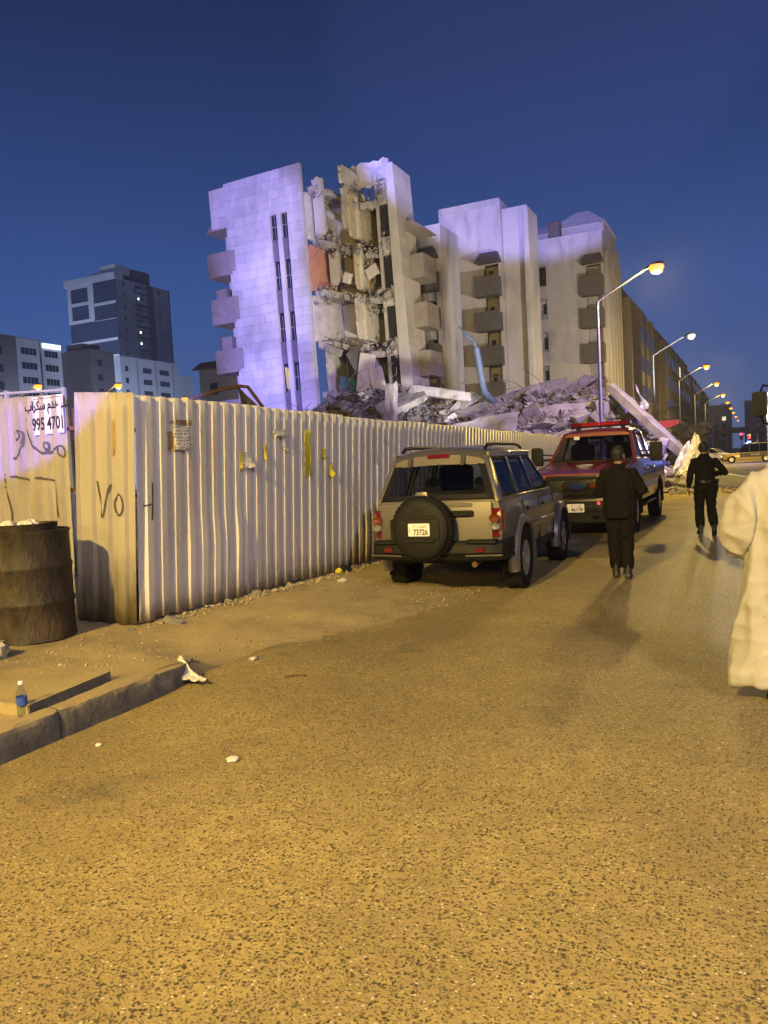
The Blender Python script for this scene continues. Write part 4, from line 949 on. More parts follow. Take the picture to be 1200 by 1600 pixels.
# ================================================================== rubble heap
HX = [(-28, 3.6), (-24, 4.9), (-20.7, 5.9), (-19.4, 5.7), (-17, 4.3), (-15.7, 4.8), (-13.5, 4.2), (-10.3, 4.9), (-7.5, 4.6), (-5.6, 3.9), (-4.2, 2.2), (-3.0, .9), (-1.8, .1), (0, -.3)]
def heap(x, y):
    top = lerp_tab(HX, x); c = 41.0; front = 33.2 + 1.2*math.sin(x*.55)
    f = smooth(front, c, y) if y < c else smooth(50, c+2, y)
    return top*f + fbm(x, y, .55, 2.)*.55*f + fbm(x, y, 2.2, 4.)*.22*min(1, f*3) - .1*(1-f)
M['rubble'] = mat('rubble_dust', (.13, .125, .12), (.065, .062, .06), 2.6, .95, .8, 9, coord='World', c3=(.07, .065, .06), scale3=1.4, amt3=.8)
M['rubble_light'] = mat('rubble_light', (.24, .23, .22), (.14, .133, .127), 2.6, .95, .5, 9)
hp = thing('rubble_heap', 'wide heap of broken concrete and dust spilling from the collapsed building', 'rubble', (-14, 40, 0)); HO_ = hp.location
rng = random.Random(33)
mb = MB(HO_); mb.grid(120, 60, lambda u, v: (-29+29.5*u, 32+19*v, heap(-29+29.5*u, 32+19*v)))
mb.build('heap', M['rubble'], hp, fix=False)
mb = MB(HO_); mb2 = MB(HO_)
for i in range(9000):
    x = rng.uniform(-28, -1.2); y = 33 + 9.5*rng.random()**.9; h = heap(x, y)
    if h < -.05: continue
    s = min(.9, .07+abs(rng.gauss(0, .17)))
    (mb if rng.random() < .72 else mb2).chunk((x, y, h+rng.uniform(-.05, .12)), (s*rng.uniform(.8, 2.2), s*rng.uniform(.6, 1.3), s*rng.uniform(.25, .8)), rng, .3)
tag(mb.build('small_debris', M['rubble'], hp, fix=False), kind='stuff'); tag(mb2.build('pale_debris', M['rubble_light'], hp, fix=False), kind='stuff')
mb = MB(HO_)
for i in range(260):
    x = rng.uniform(-27, -3); y = 33.5 + 8*rng.random(); p = Vector((x, y, heap(x, y))); pts = [p.copy()]; d = Vector((rng.uniform(-1, 1), rng.uniform(-.6, .3), rng.uniform(.2, 1.2)))*.35
    for q in range(5): p = p+d; d = d + Vector((rng.uniform(-.2, .2), rng.uniform(-.2, .2), rng.uniform(-.3, .1))); pts.append(p.copy())
    mb.tube(pts, .014, 4, False)
tag(mb.build('bent_rebar', M['rebar'], hp, fix=False), kind='stuff')
blocks = []; lumps = []
M['chunk_dark'] = mat('broken_concrete', (.22, .21, .195), (.13, .125, .115), 2.2, .9, .5, 9, c3=(.06, .056, .05), scale3=1.2, amt3=.6)
GB = 'broken concrete blocks lying in the rubble heap'
chunks_me = []
for i in range(8):
    q = MB(); q.chunk((0, 0, 0), (1, 1, 1), random.Random(100+i), .22); me = q.mesh('concrete_block', M['rubble_light'] if i % 3 == 0 else M['chunk_dark'], bevel=.04); chunks_me.append(me)
for i in range(95):
    x = rng.uniform(-26, -3); y = 33.6+7*rng.random(); s = rng.uniform(.35, 1.0)
    o = inst('concrete_block', rng.choice(chunks_me), None, (x, y, heap(x, y)+.08), (rng.uniform(-.5, .5), rng.uniform(-.5, .5), rng.uniform(0, 6)), (s*rng.uniform(1, 1.8), s, s*rng.uniform(.3, .8)))
    blocks.append(tag(o, None, 'concrete block', GB))
def bigpiece(name, label, cat, p, q, w, h, m='concrete', up=(0, 0, 1), ends=True, bars=0):
    """long slab or beam from p to q with chipped, uneven section"""
    r = random.Random(len(label)*7+int(abs(p[0])*10)); p, q = Vector(p), Vector(q); d = (q-p).normalized(); x = d.cross(Vector(up)).normalized(); z = x.cross(d)
    n = 9; secs = []
    for i in range(n):
        c = p.lerp(q, i/(n-1)); k = 1 if 0 < i < n-1 else .82
        secs.append([c + x*w/2*sx_*k*(1+r.uniform(-.10, .05)) + z*h/2*sz_*k*(1+r.uniform(-.14, .06)) + d*(r.uniform(-.25, .25) if i in (0, n-1) else 0)*min(1, w) for sx_, sz_ in ((-1, -1), (0, -1), (1, -1), (1, 1), (0, 1), (-1, 1))])
    c0 = (p+q)/2; t = thing(name, label, cat, c0); mb = MB(c0); mb.loft(secs); mb.build('concrete', M['chunk_dark'] if m == 'concrete' else M[m], t, bevel=.03)
    if bars:
        mb = MB(c0)
        for i in range(bars):
            a = q if i % 2 else p; dd = d if i % 2 else -d; s = a + x*r.uniform(-w, w)*.4 + z*r.uniform(-h, h)*.35; pts = [s-dd*.2, s+dd*.25]
            for k in range(3): pts.append(pts[-1]+dd*r.uniform(.1, .3)+Vector((r.uniform(-.2, .2), r.uniform(-.2, .2), r.uniform(-.3, .05))))
            mb.tube(pts, .016, 4, False)
        mb.build('rebar', M['rebar'], t)
    return t
bigpiece('concrete_beam', 'long level concrete beam across the heap behind the nearest lamp pole', 'concrete beam', (-9.9, 39.0, 3.75), (-5.3, 40.0, 3.85), .7, .95, 'rubble_light', bars=8)
bigpiece('fallen_column', 'long concrete column sloping down to the road at the right end of the heap', 'concrete column', (-6.3, 38.6, 4.9), (-2.75, 36.6, 1.3), .46, .46, 'concrete', bars=10)
bigpiece('floor_slab', 'largest tilted floor slab on top of the heap, left of the lamp pole', 'concrete slab', (-15.2, 38.2, 3.3), (-8.9, 41.8, 5.3), 2.2, .35, 'concrete', (.15, -.55, .8))
bigpiece('floor_slab', 'second tilted slab below the largest one, behind the far end of the fence', 'concrete slab', (-15.0, 36.3, 2.6), (-10.6, 37.3, 3.4), 1.7, .32, 'concrete', (.1, -.7, .7))
bigpiece('concrete_beam', 'short pale beam on the crest of the heap, under the middle apartment block', 'concrete beam', (-17.0, 39.5, 5.75), (-13.8, 39.8, 5.05), .9, .55, 'rubble_light', bars=4)
bigpiece('floor_slab', 'slab leaning at the left of the crest beside the pale beam', 'concrete slab', (-18.6, 38.5, 4.6), (-16.2, 39.4, 5.6), 1.5, .4, 'concrete', (.2, -.5, .8))
bigpiece('column_stub', 'upright broken column stub standing in the heap below the stair tower', 'concrete column', (-17.25, 36.6, 2.6), (-16.95, 36.6, 5.95), .55, .5, 'concrete', (0, -1, 0), bars=5)
bigpiece('floor_slab', 'dark slab lying flat at the left foot of the ruin', 'concrete slab', (-21.5, 36.0, 3.4), (-18.0, 36.6, 3.7), 1.8, .4, 'concrete_dark', (.1, -.6, .8))
bigpiece('concrete_beam', 'stub of beam sticking up at the right end of the heap', 'concrete beam', (-4.1, 36.2, .9), (-3.6, 36.0, 2.1), .45, .45, 'rubble_light', (0, -1, 0))
bigpiece('floor_slab', 'thin slab under the level beam, half buried', 'concrete slab', (-9.4, 37.6, 2.2), (-6.2, 37.9, 2.7), 1.4, .3, 'concrete', (.1, -.6, .8))
bigpiece('wall_piece', 'leaning wall piece at the foot of the leaning building', 'wall piece', (-25.9, 42.6, 3.2), (-25.2, 42.3, 5.3), .9, .3, 'concrete', (0, -1, .2))
# bent blue pole, sheet metal, twisted metal behind the fence
t = thing('bent_pole', 'bent blue metal lamp post sticking out of the rubble heap', 'bent pole', (-13.3, 40.4, 4.2))
mb = MB(t.location); mb.tube([(-12.5, 40.2, 4.6), (-13.1, 40.3, 5.2), (-13.25, 40.4, 5.6), (-13.58, 40.5, 7.7)], [.19, .20, .19, .19], 10); mb.build('shaft', M['duct_blue'], t, 40)
mb = MB(t.location); mb.tube([(-13.58, 40.5, 7.7), (-13.72, 40.5, 8.1), (-13.98, 40.45, 8.35), (-14.2, 40.4, 8.55)], [.10, .10, .09, .1], 8); mb.build('neck', M['duct_blue'], t, 40)
mb = MB(t.location); mb.loft([[(x, y, z) for x, y, z in ((a-.10, 40.3, b+.08), (a+.10, 40.3, b-.10), (a+.10, 40.5, b-.10), (a-.10, 40.5, b+.08))] for a, b in ((-14.1, 8.45), (-14.25, 8.7), (-14.42, 8.98))]); mb.build('head', M['duct_blue'], t, bevel=.03)
t = thing('crumpled_sheet', 'crumpled pale blue metal sheets leaning at the right end of the heap', 'metal sheet', (-2.6, 36, 0))
r = random.Random(8)
for (x0, y0, w, h, ln, sk) in ((-3.6, 35.2, 1.5, 2.0, .9, .8), (-2.9, 35.9, 1.3, 2.4, .7, .4), (-2.4, 34.9, 1.2, 1.2, .9, .2), (-4.4, 34.6, 1.5, 1.1, .8, .3)):
    mb = MB(t.location); sd = r.random()*40
    def sheet_pt(u, v):
        k = Vector((u*3.3, v*4.1, sd)); a = noise.noise(k)+.6*noise.noise(k*2.3)
        return (x0+w*u*(1-.75*v)+sk*v+.10*a, y0+ln*v+.22*abs(a)+.15*noise.noise(k+Vector((5, 5, 0))), max(.02, .02+h*v*(1-.25*abs(u-.4))+.10*noise.noise(k*1.7)))
    mb.grid(14, 16, sheet_pt); mb.build('sheet', M['white_metal'], t, 14, fix=False)
t = thing('torn_sheet', 'white torn sheet standing on the crest right of the nearest lamp pole', 'metal sheet', (-5.0, 39.6, 4.0))
mb = MB(t.location); mb.grid(4, 7, lambda u, v: (-5.1+.45*u*(1-.6*v)+.1*math.sin(v*5), 39.6+.1*math.sin(u*4+v*6), 3.7+1.25*v-.5*u*v)); mb.build('sheet', M['white_metal'], t, 20, fix=False)
t = thing('twisted_metal', 'twisted dark metal panel with a bent bar behind the fence, below the side balconies', 'scrap metal', (-15.2, 20.6, 2.5))
mb = MB(t.location); mb.grid(8, 8, lambda u, v: (-15.15+.95*u-.15*v+.12*math.sin(3*v), 20.7+.2*math.sin(u*5+v*2), 2.3+2.2*v*(1-.35*u*u)-.1*u)); mb.build('panel', M['far_dark'], t, 30, fix=False)
mb = MB(t.location); mb.tube([(-16.7, 19.9, 3.95), (-16.45, 20.0, 4.12), (-15.7, 20.4, 4.35), (-15.1, 20.7, 4.45), (-14.8, 20.8, 4.4), (-14.3, 21, 3.6)], .06, 7); mb.build('bar', M['rust'], t, 40)
mb = MB(t.location); mb.tube([(-16.9, 19.8, 3.7), (-16.0, 20.3, 3.9), (-15, 20.6, 3.6), (-14.4, 20.9, 3.1)], .08, 7); mb.build('bar', M['rust'], t, 40)
# pieces scattered over the road
GS = 'chunks of concrete strewn on the road beside the heap'
for i in range(85):
    x = -3.6 + 5.2*rng.random(); y = 30.5 + 9*rng.random() + (x+2)*.6; s = .06+abs(rng.gauss(0, .16))
    o = inst('concrete_lump', rng.choice(chunks_me), None, (x, y, s*.18), (rng.uniform(-.3, .3), rng.uniform(-.3, .3), rng.uniform(0, 6)), (s*rng.uniform(1, 2), s*1.2, s*rng.uniform(.4, .9)))
    lumps.append(tag(o, None, 'concrete lump', GS))
mb = MB()
for i in range(900):
    x = -4.2+6.5*rng.random(); y = 29.5+11*rng.random(); s = rng.uniform(.02, .09); mb.chunk((x, y, s*.3), (s*1.5, s, s*.7), rng)
tag(mb.build('road_grit', M['rubble_light'], None, fix=False), kind='stuff')
t = thing('board', 'pale blue board lying tilted on the road rubble right of the walking man', 'board', (-.9, 33.5, 0))
mb = MB(t.location); mb.box((-.9, 33.5, .30), (1.0, .05, .6), Matrix.Rotation(.5, 3, 'X') @ Matrix.Rotation(.25, 3, 'Y')); mb.build('sheet', mat('pale_blue', (.55, .6, .66), (.45, .5, .56), 2, .6), t)

def ordinal(n):
    return str(n) + ('th' if 10 < n % 100 < 14 else {1: 'st', 2: 'nd', 3: 'rd'}.get(n % 10, 'th'))
def rank_labels(objs, anchors, noun, where):
    by = {}
    for o in objs:
        k = min(anchors, key=lambda a: (Vector(anchors[a])-o.location).length); by.setdefault(k, []).append(o)
    for k, l in by.items():
        l.sort(key=lambda o: (Vector(anchors[k])-o.location).length)
        for i, o in enumerate(l):
            s = max(o.scale); f = min(o.scale)/s; shape = 'flat' if f < .35 else 'chunky'
            o['label'] = '%s %s, %s nearest to the %s %s' % (shape, noun, ordinal(i+1), k, where)
rank_labels(blocks, {'bent blue pole': (-13.3, 40.4, 4.2), 'level beam': (-7.6, 39, 3.5), 'sloping column': (-4.4, 37.4, 2.8), 'upright column stub': (-17.1, 36.6, 3), 'largest tilted slab': (-11.8, 38.5, 4), 'wall piece': (-25.5, 40, 3), 'flat dark slab': (-20, 36.3, 3.5)}, 'broken block', 'in the rubble heap')
rank_labels(lumps, {'pale blue board': (-.9, 33.5, .3), 'crumpled metal sheets': (-3, 35.5, .3), 'nearest lamp pole': (-5.75, 33, 0), 'walking man': (.5, 31, 0), 'police car': (.5, 39, 0)}, 'concrete lump', 'on the road')
# ================================================================== silver off-roader (x right, y forward, z up; rear face at y=0)
M['silver'] = mat('silver_paint', (.165, .153, .138), (.15, .14, .127), 3, .34, metallic=.5, coat=.5)
M['cladding'] = mat('bumper_plastic', (.008, .008, .008), (.012, .012, .011), 14, .6, .12, 90, spec=.22)
M['carglass'] = glass_mat('car_glass', (.62, .64, .64))
M['darkglass'] = glass_mat('tinted_glass', (.24, .25, .26))
mat_rear = glass_mat('rear_glass', (.45, .46, .46))
M['inside'] = mat('car_interior', (.03, .029, .028), (.045, .043, .04), 8, .9)
M['plate'] = mat('plate_white', (.74, .73, .70), rough=.45)
def rounded_rect(cx, cz, hx, hz, r, n=4):
    out = []
    for (sx_, sz_, a0) in ((1, 1, 0), (-1, 1, 90), (-1, -1, 180), (1, -1, 270)):
        for k in range(n+1):
            a = R(a0+90*k/n); out.append((cx+sx_*(hx-r)+r*math.cos(a), cz+sz_*(hz-r)+r*math.sin(a)))
    return out
def body_sections(mb, secs, n_belt=None): mb.loft(secs); return mb
def wheel(parent, x, y, r, w, side, spokes=5, rim_r=.58, m=None, name='wheel'):
    q = Matrix.Rotation(R(90), 3, 'Y')
    t = bpy.data.objects.new(name, None); link(t, parent); t.location = (x, y, r)
    mb = MB(); hw = w/2
    mb.lathe([(r*rim_r, -hw*.9), (r*.80, -hw), (r*.93, -hw*.93), (r*.985, -hw*.72), (r, -hw*.4), (r, hw*.4), (r*.985, hw*.72), (r*.93, hw*.93), (r*.80, hw), (r*rim_r, hw*.9)], 40, rot=q, cap=False)
    for k in range(36):                    # tread blocks
        a = 2*math.pi*k/36
        for s in (-1, 1):
            mb.box((s*hw*.66, math.cos(a+.04*s)*r*.992, math.sin(a+.04*s)*r*.992), (hw*.5, r*.10, .018), Matrix.Rotation(a-math.pi/2, 3, 'X'))
    mb.build('tyre', M['tyre'], t, 40)
    mb = MB(); rr = r*rim_r; s = side
    mb.lathe([(rr*1.02, s*hw*.80), (rr, s*hw*.86), (rr*.93, s*hw*.80), (rr*.9, s*hw*.2)], 40, rot=q, cap=False)
    mb.lathe([(rr*.92, s*hw*.25), (.001, s*hw*.25)], 24, rot=q, cap=False)
    mb.lathe([(rr*.26, s*hw*.3), (rr*.25, s*hw*.78), (rr*.2, s*hw*.85), (.001, s*hw*.86)], 20, rot=q, cap=False)
    for k in range(spokes):
        a = 2*math.pi*k/spokes+.3; d = Vector((0, math.cos(a), math.sin(a)))
        mb.bar(d*rr*.2+Vector((s*hw*.70, 0, 0)), d*rr*.95+Vector((s*hw*.72, 0, 0)), rr*.30, hw*.22, up=(1, 0, 0))
    mb.build('rim', m or M['rim'], t, 40); return t
def arch_profile(z_sill, pts_front, wheels, r):
    """bottom edge of a body side from rear to front with wheel arches"""
    out = []
    for (wy, wz) in wheels:
        a0 = math.asin(max(-1, min(1, (z_sill-wz)/r)))
        for k in range(11):
            a = math.pi-a0 - (math.pi-2*a0)*k/10
            out.append((wy+r*math.cos(a), wz+r*math.sin(a)))
    return out
def shaped_body(side, xw, hw, m, parent, cuts_z, cuts_y, name='body', bev=.02, smooth_=30):
    """extrude a side outline (y,z), slice it and push the sides in by xw(y,z)"""
    mb = MB(); mb.prism(side, 'x', -hw, hw); me = mb.mesh(name); bm = bmesh.new(); bm.from_mesh(me)
    for z in cuts_z: bmesh.ops.bisect_plane(bm, geom=bm.verts[:]+bm.edges[:]+bm.faces[:], plane_co=(0, 0, z), plane_no=(0, 0, 1))
    for y in cuts_y: bmesh.ops.bisect_plane(bm, geom=bm.verts[:]+bm.edges[:]+bm.faces[:], plane_co=(0, y, 0), plane_no=(0, 1, 0))
    for x in (-hw*.55, 0, hw*.55): bmesh.ops.bisect_plane(bm, geom=bm.verts[:]+bm.edges[:]+bm.faces[:], plane_co=(x, 0, 0), plane_no=(1, 0, 0))
    for v in bm.verts: v.co.x *= xw(v.co.y, v.co.z)/hw
    es = [e for e in bm.edges if len(e.link_faces) == 2 and e.calc_face_angle(0) > .6]
    bmesh.ops.bevel(bm, geom=es, offset=bev, segments=2, profile=.6, affect='EDGES', clamp_overlap=True)
    bmesh.ops.recalc_face_normals(bm, faces=bm.faces)
    bm.to_mesh(me); bm.free(); me.materials.append(m)
    for p in me.polygons: p.use_smooth = True
    me.set_sharp_from_angle(angle=R(smooth_))
    return link(bpy.data.objects.new(name, me), parent)
def quad_pane(parent, pts, m, name='window', inset=None):
    mb = MB(); mb.add(pts, [tuple(range(len(pts)))]); o = mb.build(name, m, parent, fix=False); return o
suv = thing('parked_car', 'silver off-road car parked by the fence with a covered spare wheel on its tailgate', 'car', (-3.43, 8.42, 0), R(2.5))
suv.scale = (.945, 1.0, 1.0)
RW, FWY, TR = .92, 3.52, .385
bottom = [(.10, .50)] + arch_profile(.46, None, ((RW, TR), (FWY, TR)), .45) + [(4.25, .48)]
side = bottom + [(4.36, .62), (4.36, .92), (4.28, 1.0), (3.3, 1.10), (3.0, 1.145), (.10, 1.165), (.03, 1.0), (.04, .66)]
def suv_w(y, z):
    w = .865
    w -= .10*smooth(1.0, 1.20, z)*.55 + .04*smooth(.62, .42, z) + .10*smooth(3.6, 4.4, y) + .03*smooth(.5, 0, y)
    return w + .012*smooth(.7, .85, z)*smooth(1.0, .9, z)
shaped_body(side, suv_w, .87, M['silver'], suv, (.62, .78, .92, 1.04, 1.10), (.35, 1.5, 2.1, 2.7, 3.1, 3.9, 4.15), bev=.055)
# greenhouse
BW, TW, ZB, ZT = .815, .625, 1.155, 1.70
def gx(z): return BW + (TW-BW)*max(0, (z-ZB)/(ZT-ZB))**1.15
mb = MB(); secs = []
for y, z, w in ((.24, 1.655, .60), (.30, 1.715, .625), (.6, 1.755, .635), (1.4, 1.775, .64), (2.1, 1.755, .63), (2.42, 1.715, .61), (2.5, 1.68, .60)):
    secs.append([(-w, y, z-.07), (-w, y, z-.03), (-w*.9, y, z+.0), (-w*.5, y, z+.042), (0, y, z+.055), (w*.5, y, z+.042), (w*.9, y, z), (w, y, z-.03), (w, y, z-.07), (w*.85, y, z-.075), (0, y, z-.06), (-w*.85, y, z-.075)])
mb.loft(secs); mb.build('roof', M['silver'], suv, 40)
mb = MB()
def post(p0, p1, w0, w1, th=.05):
    """pillar in the side plane; p=(y,z), widths along y"""
    for s in (-1, 1):
        a, b = p0, p1; out = []
        for (y, z), w in ((p0, w0), (p1, w1)):
            x = s*gx(z); xi = s*(gx(z)-th)
            out.append([(x, y-w/2, z), (x, y+w/2, z), (xi, y+w/2, z), (xi, y-w/2, z)])
        mb.loft(out)
post((.17, ZB-.02), (.32, ZT-.02), .20, .13); post((1.05, ZB-.02), (1.10, ZT), .10, .09); post((1.95, ZB-.02), (1.86, ZT), .09, .08); post((3.02, ZB-.03), (2.38, ZT-.02), .14, .08)
for s in (-1, 1): mb.bar((s*(TW+.005), .3, ZT-.005), (s*(TW-.005), 2.42, ZT-.005), .05, .07); mb.bar((s*(BW-.02), .1, ZB), (s*(BW-.02), 3.0, ZB-.005), .05, .05)
mb.build('pillars', M['silver'], suv, 40, .008)
for s in (-1, 1):
    for (y0_, y1_, w_) in ((1.05, 1.10, .11), (1.95, 1.86, .10)):
        mb = MB(); mb.loft([[(s*(gx(z)+.004), y-w_/2, z), (s*(gx(z)+.004), y+w_/2, z), (s*(gx(z)-.018), y+w_/2, z), (s*(gx(z)-.018), y-w_/2, z)] for y, z in ((y0_, ZB-.01), (y1_, ZT-.01))]); mb.build('door_pillar', M['blackgloss'], suv)
# rear screen surround and glass
def rear_pt(x, t): return (x, .075+.21*t-.02*(1-(x/.8)**2), ZB+.02+(1.655-ZB-.02)*t)
mb = MB(); secs = []
for t in (0, .5, 1):
    pass
po = [(-.70, .03), (.70, .03), (.735, .12), (.60, .90), (.55, .97), (-.55, .97), (-.60, .90), (-.735, .12)]
tg = bpy.data.objects.new('tailgate', None); link(tg, suv)
mb = MB(); mb.add([rear_pt(x, t) for x, t in po], [tuple(range(8))]); mb.build('rear_window', mat_rear, tg, fix=False)
pi = [(-.62, .13), (.62, .13), (.635, .2), (.53, .82), (.5, .88), (-.5, .88), (-.53, .82), (-.635, .2)]
mb = MB(); off = lambda p, d: (p[0], p[1]-d, p[2])
mb.add([off(rear_pt(x, t), .004) for x, t in po]+[off(rear_pt(x, t), .006) for x, t in pi], [(k, (k+1) % 8, 8+(k+1) % 8, 8+k) for k in range(8)]); mb.build('window_border', M['blackgloss'], tg, fix=False)
# tailgate skin
mb = MB(); mb.prism(rounded_rect(0, .90, .735, .245, .03), 'y', -.012, .04); mb.build('door_skin', M['silver'], tg, 40, .012, 2)
mb = MB(); mb.prism(rounded_rect(.30, 1.115, .20, .022, .015), 'y', -.022, .0); mb.build('slot_trim', M['silver'], tg, 40, .004)
mb = MB(); mb.prism(rounded_rect(.36, 1.01, .155, .04, .03), 'y', -.024, .0); h = mb.build('handle', M['black'], tg, 40, .006)
mb = MB(); mb.prism(rounded_rect(.36, 1.005, .11, .018, .015), 'y', -.05, -.02); mb.build('grip', M['black'], h, 40, .006)
for x in (-.38, .33):
    mb = MB(); mb.loft([[(x-.03, .22, 1.70), (x+.03, .22, 1.70), (x+.03, .26, 1.72), (x-.03, .26, 1.72)], [(x-.024, .145, 1.58), (x+.024, .145, 1.58), (x+.024, .19, 1.575), (x-.024, .19, 1.575)]]); mb.build('hinge', M['silver'], tg, 40, .012)
mb = MB(); mb.prism(rounded_rect(0, 1.695, .15, .025, .012), 'y', .225, .27); mb.build('brake_light', M['red_lens'], tg, 40, .005)
mb = MB(); mb.tube([(-.44, .13, 1.30), (-.10, .145, 1.33)], .008, 6); mb.build('wiper', M['black'], tg)
# spare wheel under its hard cover
sw = bpy.data.objects.new('spare_wheel', None); link(sw, suv); sw.location = (-.10, -.16, .86); sw.scale = (.97, 1, .95)
q = Matrix.Rotation(R(90), 3, 'X')
mb = MB(); mb.lathe([(.30, .10), (.385, .07), (.405, .02), (.405, -.05), (.39, -.10), (.3, -.13)], 48, rot=q, cap=False)
for k in range(44):
    a = 2*math.pi*k/44
    for s in (0.035, -.035): mb.box((math.cos(a)*.405, s, math.sin(a)*.402), (.012, .05, .038), Matrix.Rotation(-a, 3, 'Y'))
mb.build('tyre', M['tyre'], sw, 40)
mb = MB(); mb.lathe([(.375, .085), (.37, .115), (.345, .135), (.30, .145), (.001, .15)], 48, rot=q, cap=False); cv = mb.build('cover', M['cladding'], sw, 40)
mb = MB(); mb.prism(rounded_rect(0, .0, .275, .125, .03), 'y', -.165, -.12); mb.build('plate_recess', M['cladding'], cv, 40, .01, 2)
mb = MB(); mb.prism(rounded_rect(0, .145, .24, .022, .02), 'y', -.17, -.14); mb.prism(rounded_rect(0, -.135, .21, .02, .02), 'y', -.17, -.14); mb.prism(rounded_rect(0, -.24, .14, .014, .01), 'y', -.158, -.13); mb.build('rib', M['cladding'], cv, 40, .006)
mb = MB(); mb.prism([(-.30, -.14), (-.42, -.12), (-.42, .12), (-.30, .14)], 'y', -.09, .02); mb.build('side_arm', M['cladding'], cv, 40, .015)
mb = MB(); mb.prism([(-.10, .36), (.10, .36), (.075, .45), (-.075, .45)], 'y', -.02, .06); mb.build('bracket', M['silver'], sw, 40, .02, 2)
lettering('Jeep', .09, M['black'], cv, (0, -.142, .245), (R(90), 0, 0), 'raised_lettering', .006, bold=.002)
def plate(parent, loc, rot, number, small, w=.30, h=.155, name='number_plate'):
    p = bpy.data.objects.new(name, MB().prism(rounded_rect(0, 0, w/2, h/2, .012), 'z', -.004, .004).mesh(name, M['plate'])); link(p, parent); p.location = loc; p.rotation_euler = rot
    lettering(number, h*.62, M['ink'], p, (.022, -h*.2, .005), name='plate_number', ext=.001, sx=.86*w/.30*.155/h, bold=.002)
    lettering(small[0], h*.30, M['ink'], p, (-w*.22, h*.27, .005), name='plate_code', ext=.001)
    lettering(small[1], h*.26, M['ink'], p, (w*.14, h*.27, .005), name='plate_country', ext=.001)
    lettering('KUWAIT', h*.11, M['ink'], p, (-w*.44, 0, .005), (0, 0, R(90)), name='plate_side_text', ext=.001)
    return p
KW = '\uFE96\uFEF3\uFEEE\uFEDC\uFEDF\uFE8D'
plate(sw, (.012, -.172, .0), (R(90), 0, 0), '73726', ('3', KW), .285, .155)
# bumper
mb = MB(); bs = []
for x, y in ((-.90, .40), (-.895, .12), (-.85, -.03), (-.72, -.095), (-.3, -.115), (.3, -.115), (.72, -.095), (.85, -.03), (.895, .12), (.90, .40)):
    nx_ = 0 if abs(x) > .86 else 1
    bs.append([(x*.97, y+.14, .46), (x, y+.03, .475), (x, y, .52), (x*.985, y+.025, .53), (x, y+.0, .56), (x, y+.01, .66), (x*.985, y+.05, .70), (x*.93, y+.14, .70)])
mb.loft(bs); bp_ = mb.build('bumper', M['cladding'], suv, 40)
for s in (-1, 1):
    mb = MB(); mb.b2(min(s*.42, s*.80), max(s*.42, s*.80), -.118, .03, .665, .715); mb.build('step_pad', M['cladding'], bp_, 40, .015)
    mb = MB(); mb.prism(rounded_rect(s*.60, .60, .05, .028, .01), 'y', -.128, -.09); mb.build('reflector', M['red_lens'], bp_)
    mb = MB(); mb.tube([(s*.42, -.122, .53), (s*.86, -.05, .53)], .012, 6); mb.build('trim_strip', M['silver'], bp_)
# tail lights
for s in (-1, 1):
    tl = bpy.data.objects.new('tail_light', None); link(tl, suv); tl.location = (s*.765, .03, 0)
    mb = MB(); mb.loft([[(s*a, -.035+.10*smooth(.02, .12, a), z) for a, z in rounded_rect(0.01, .905, .085, .165, .06)], [(s*a, .09, z) for a, z in rounded_rect(.02, .905, .075, .155, .06)]]); mb.build('lens', M['red_lens'], tl, 50)
    for zc, m_, rr in ((.985, 'red_lens', .07), (.955, 'amber_lens', .06), (.865, 'clear_lens', .055)):
        if m_ == 'red_lens': continue
        mb = MB(); mb.lathe([(rr, -.03), (rr*.8, -.012), (.001, -.004)], 20, (s*.012, -.038, zc), Matrix.Rotation(R(90), 3, 'X') @ Matrix.Diagonal((1.15, .8, -1)), cap=False); mb.build('amber' if m_ == 'amber_lens' else 'reverse_lamp', M[m_], tl, 50)
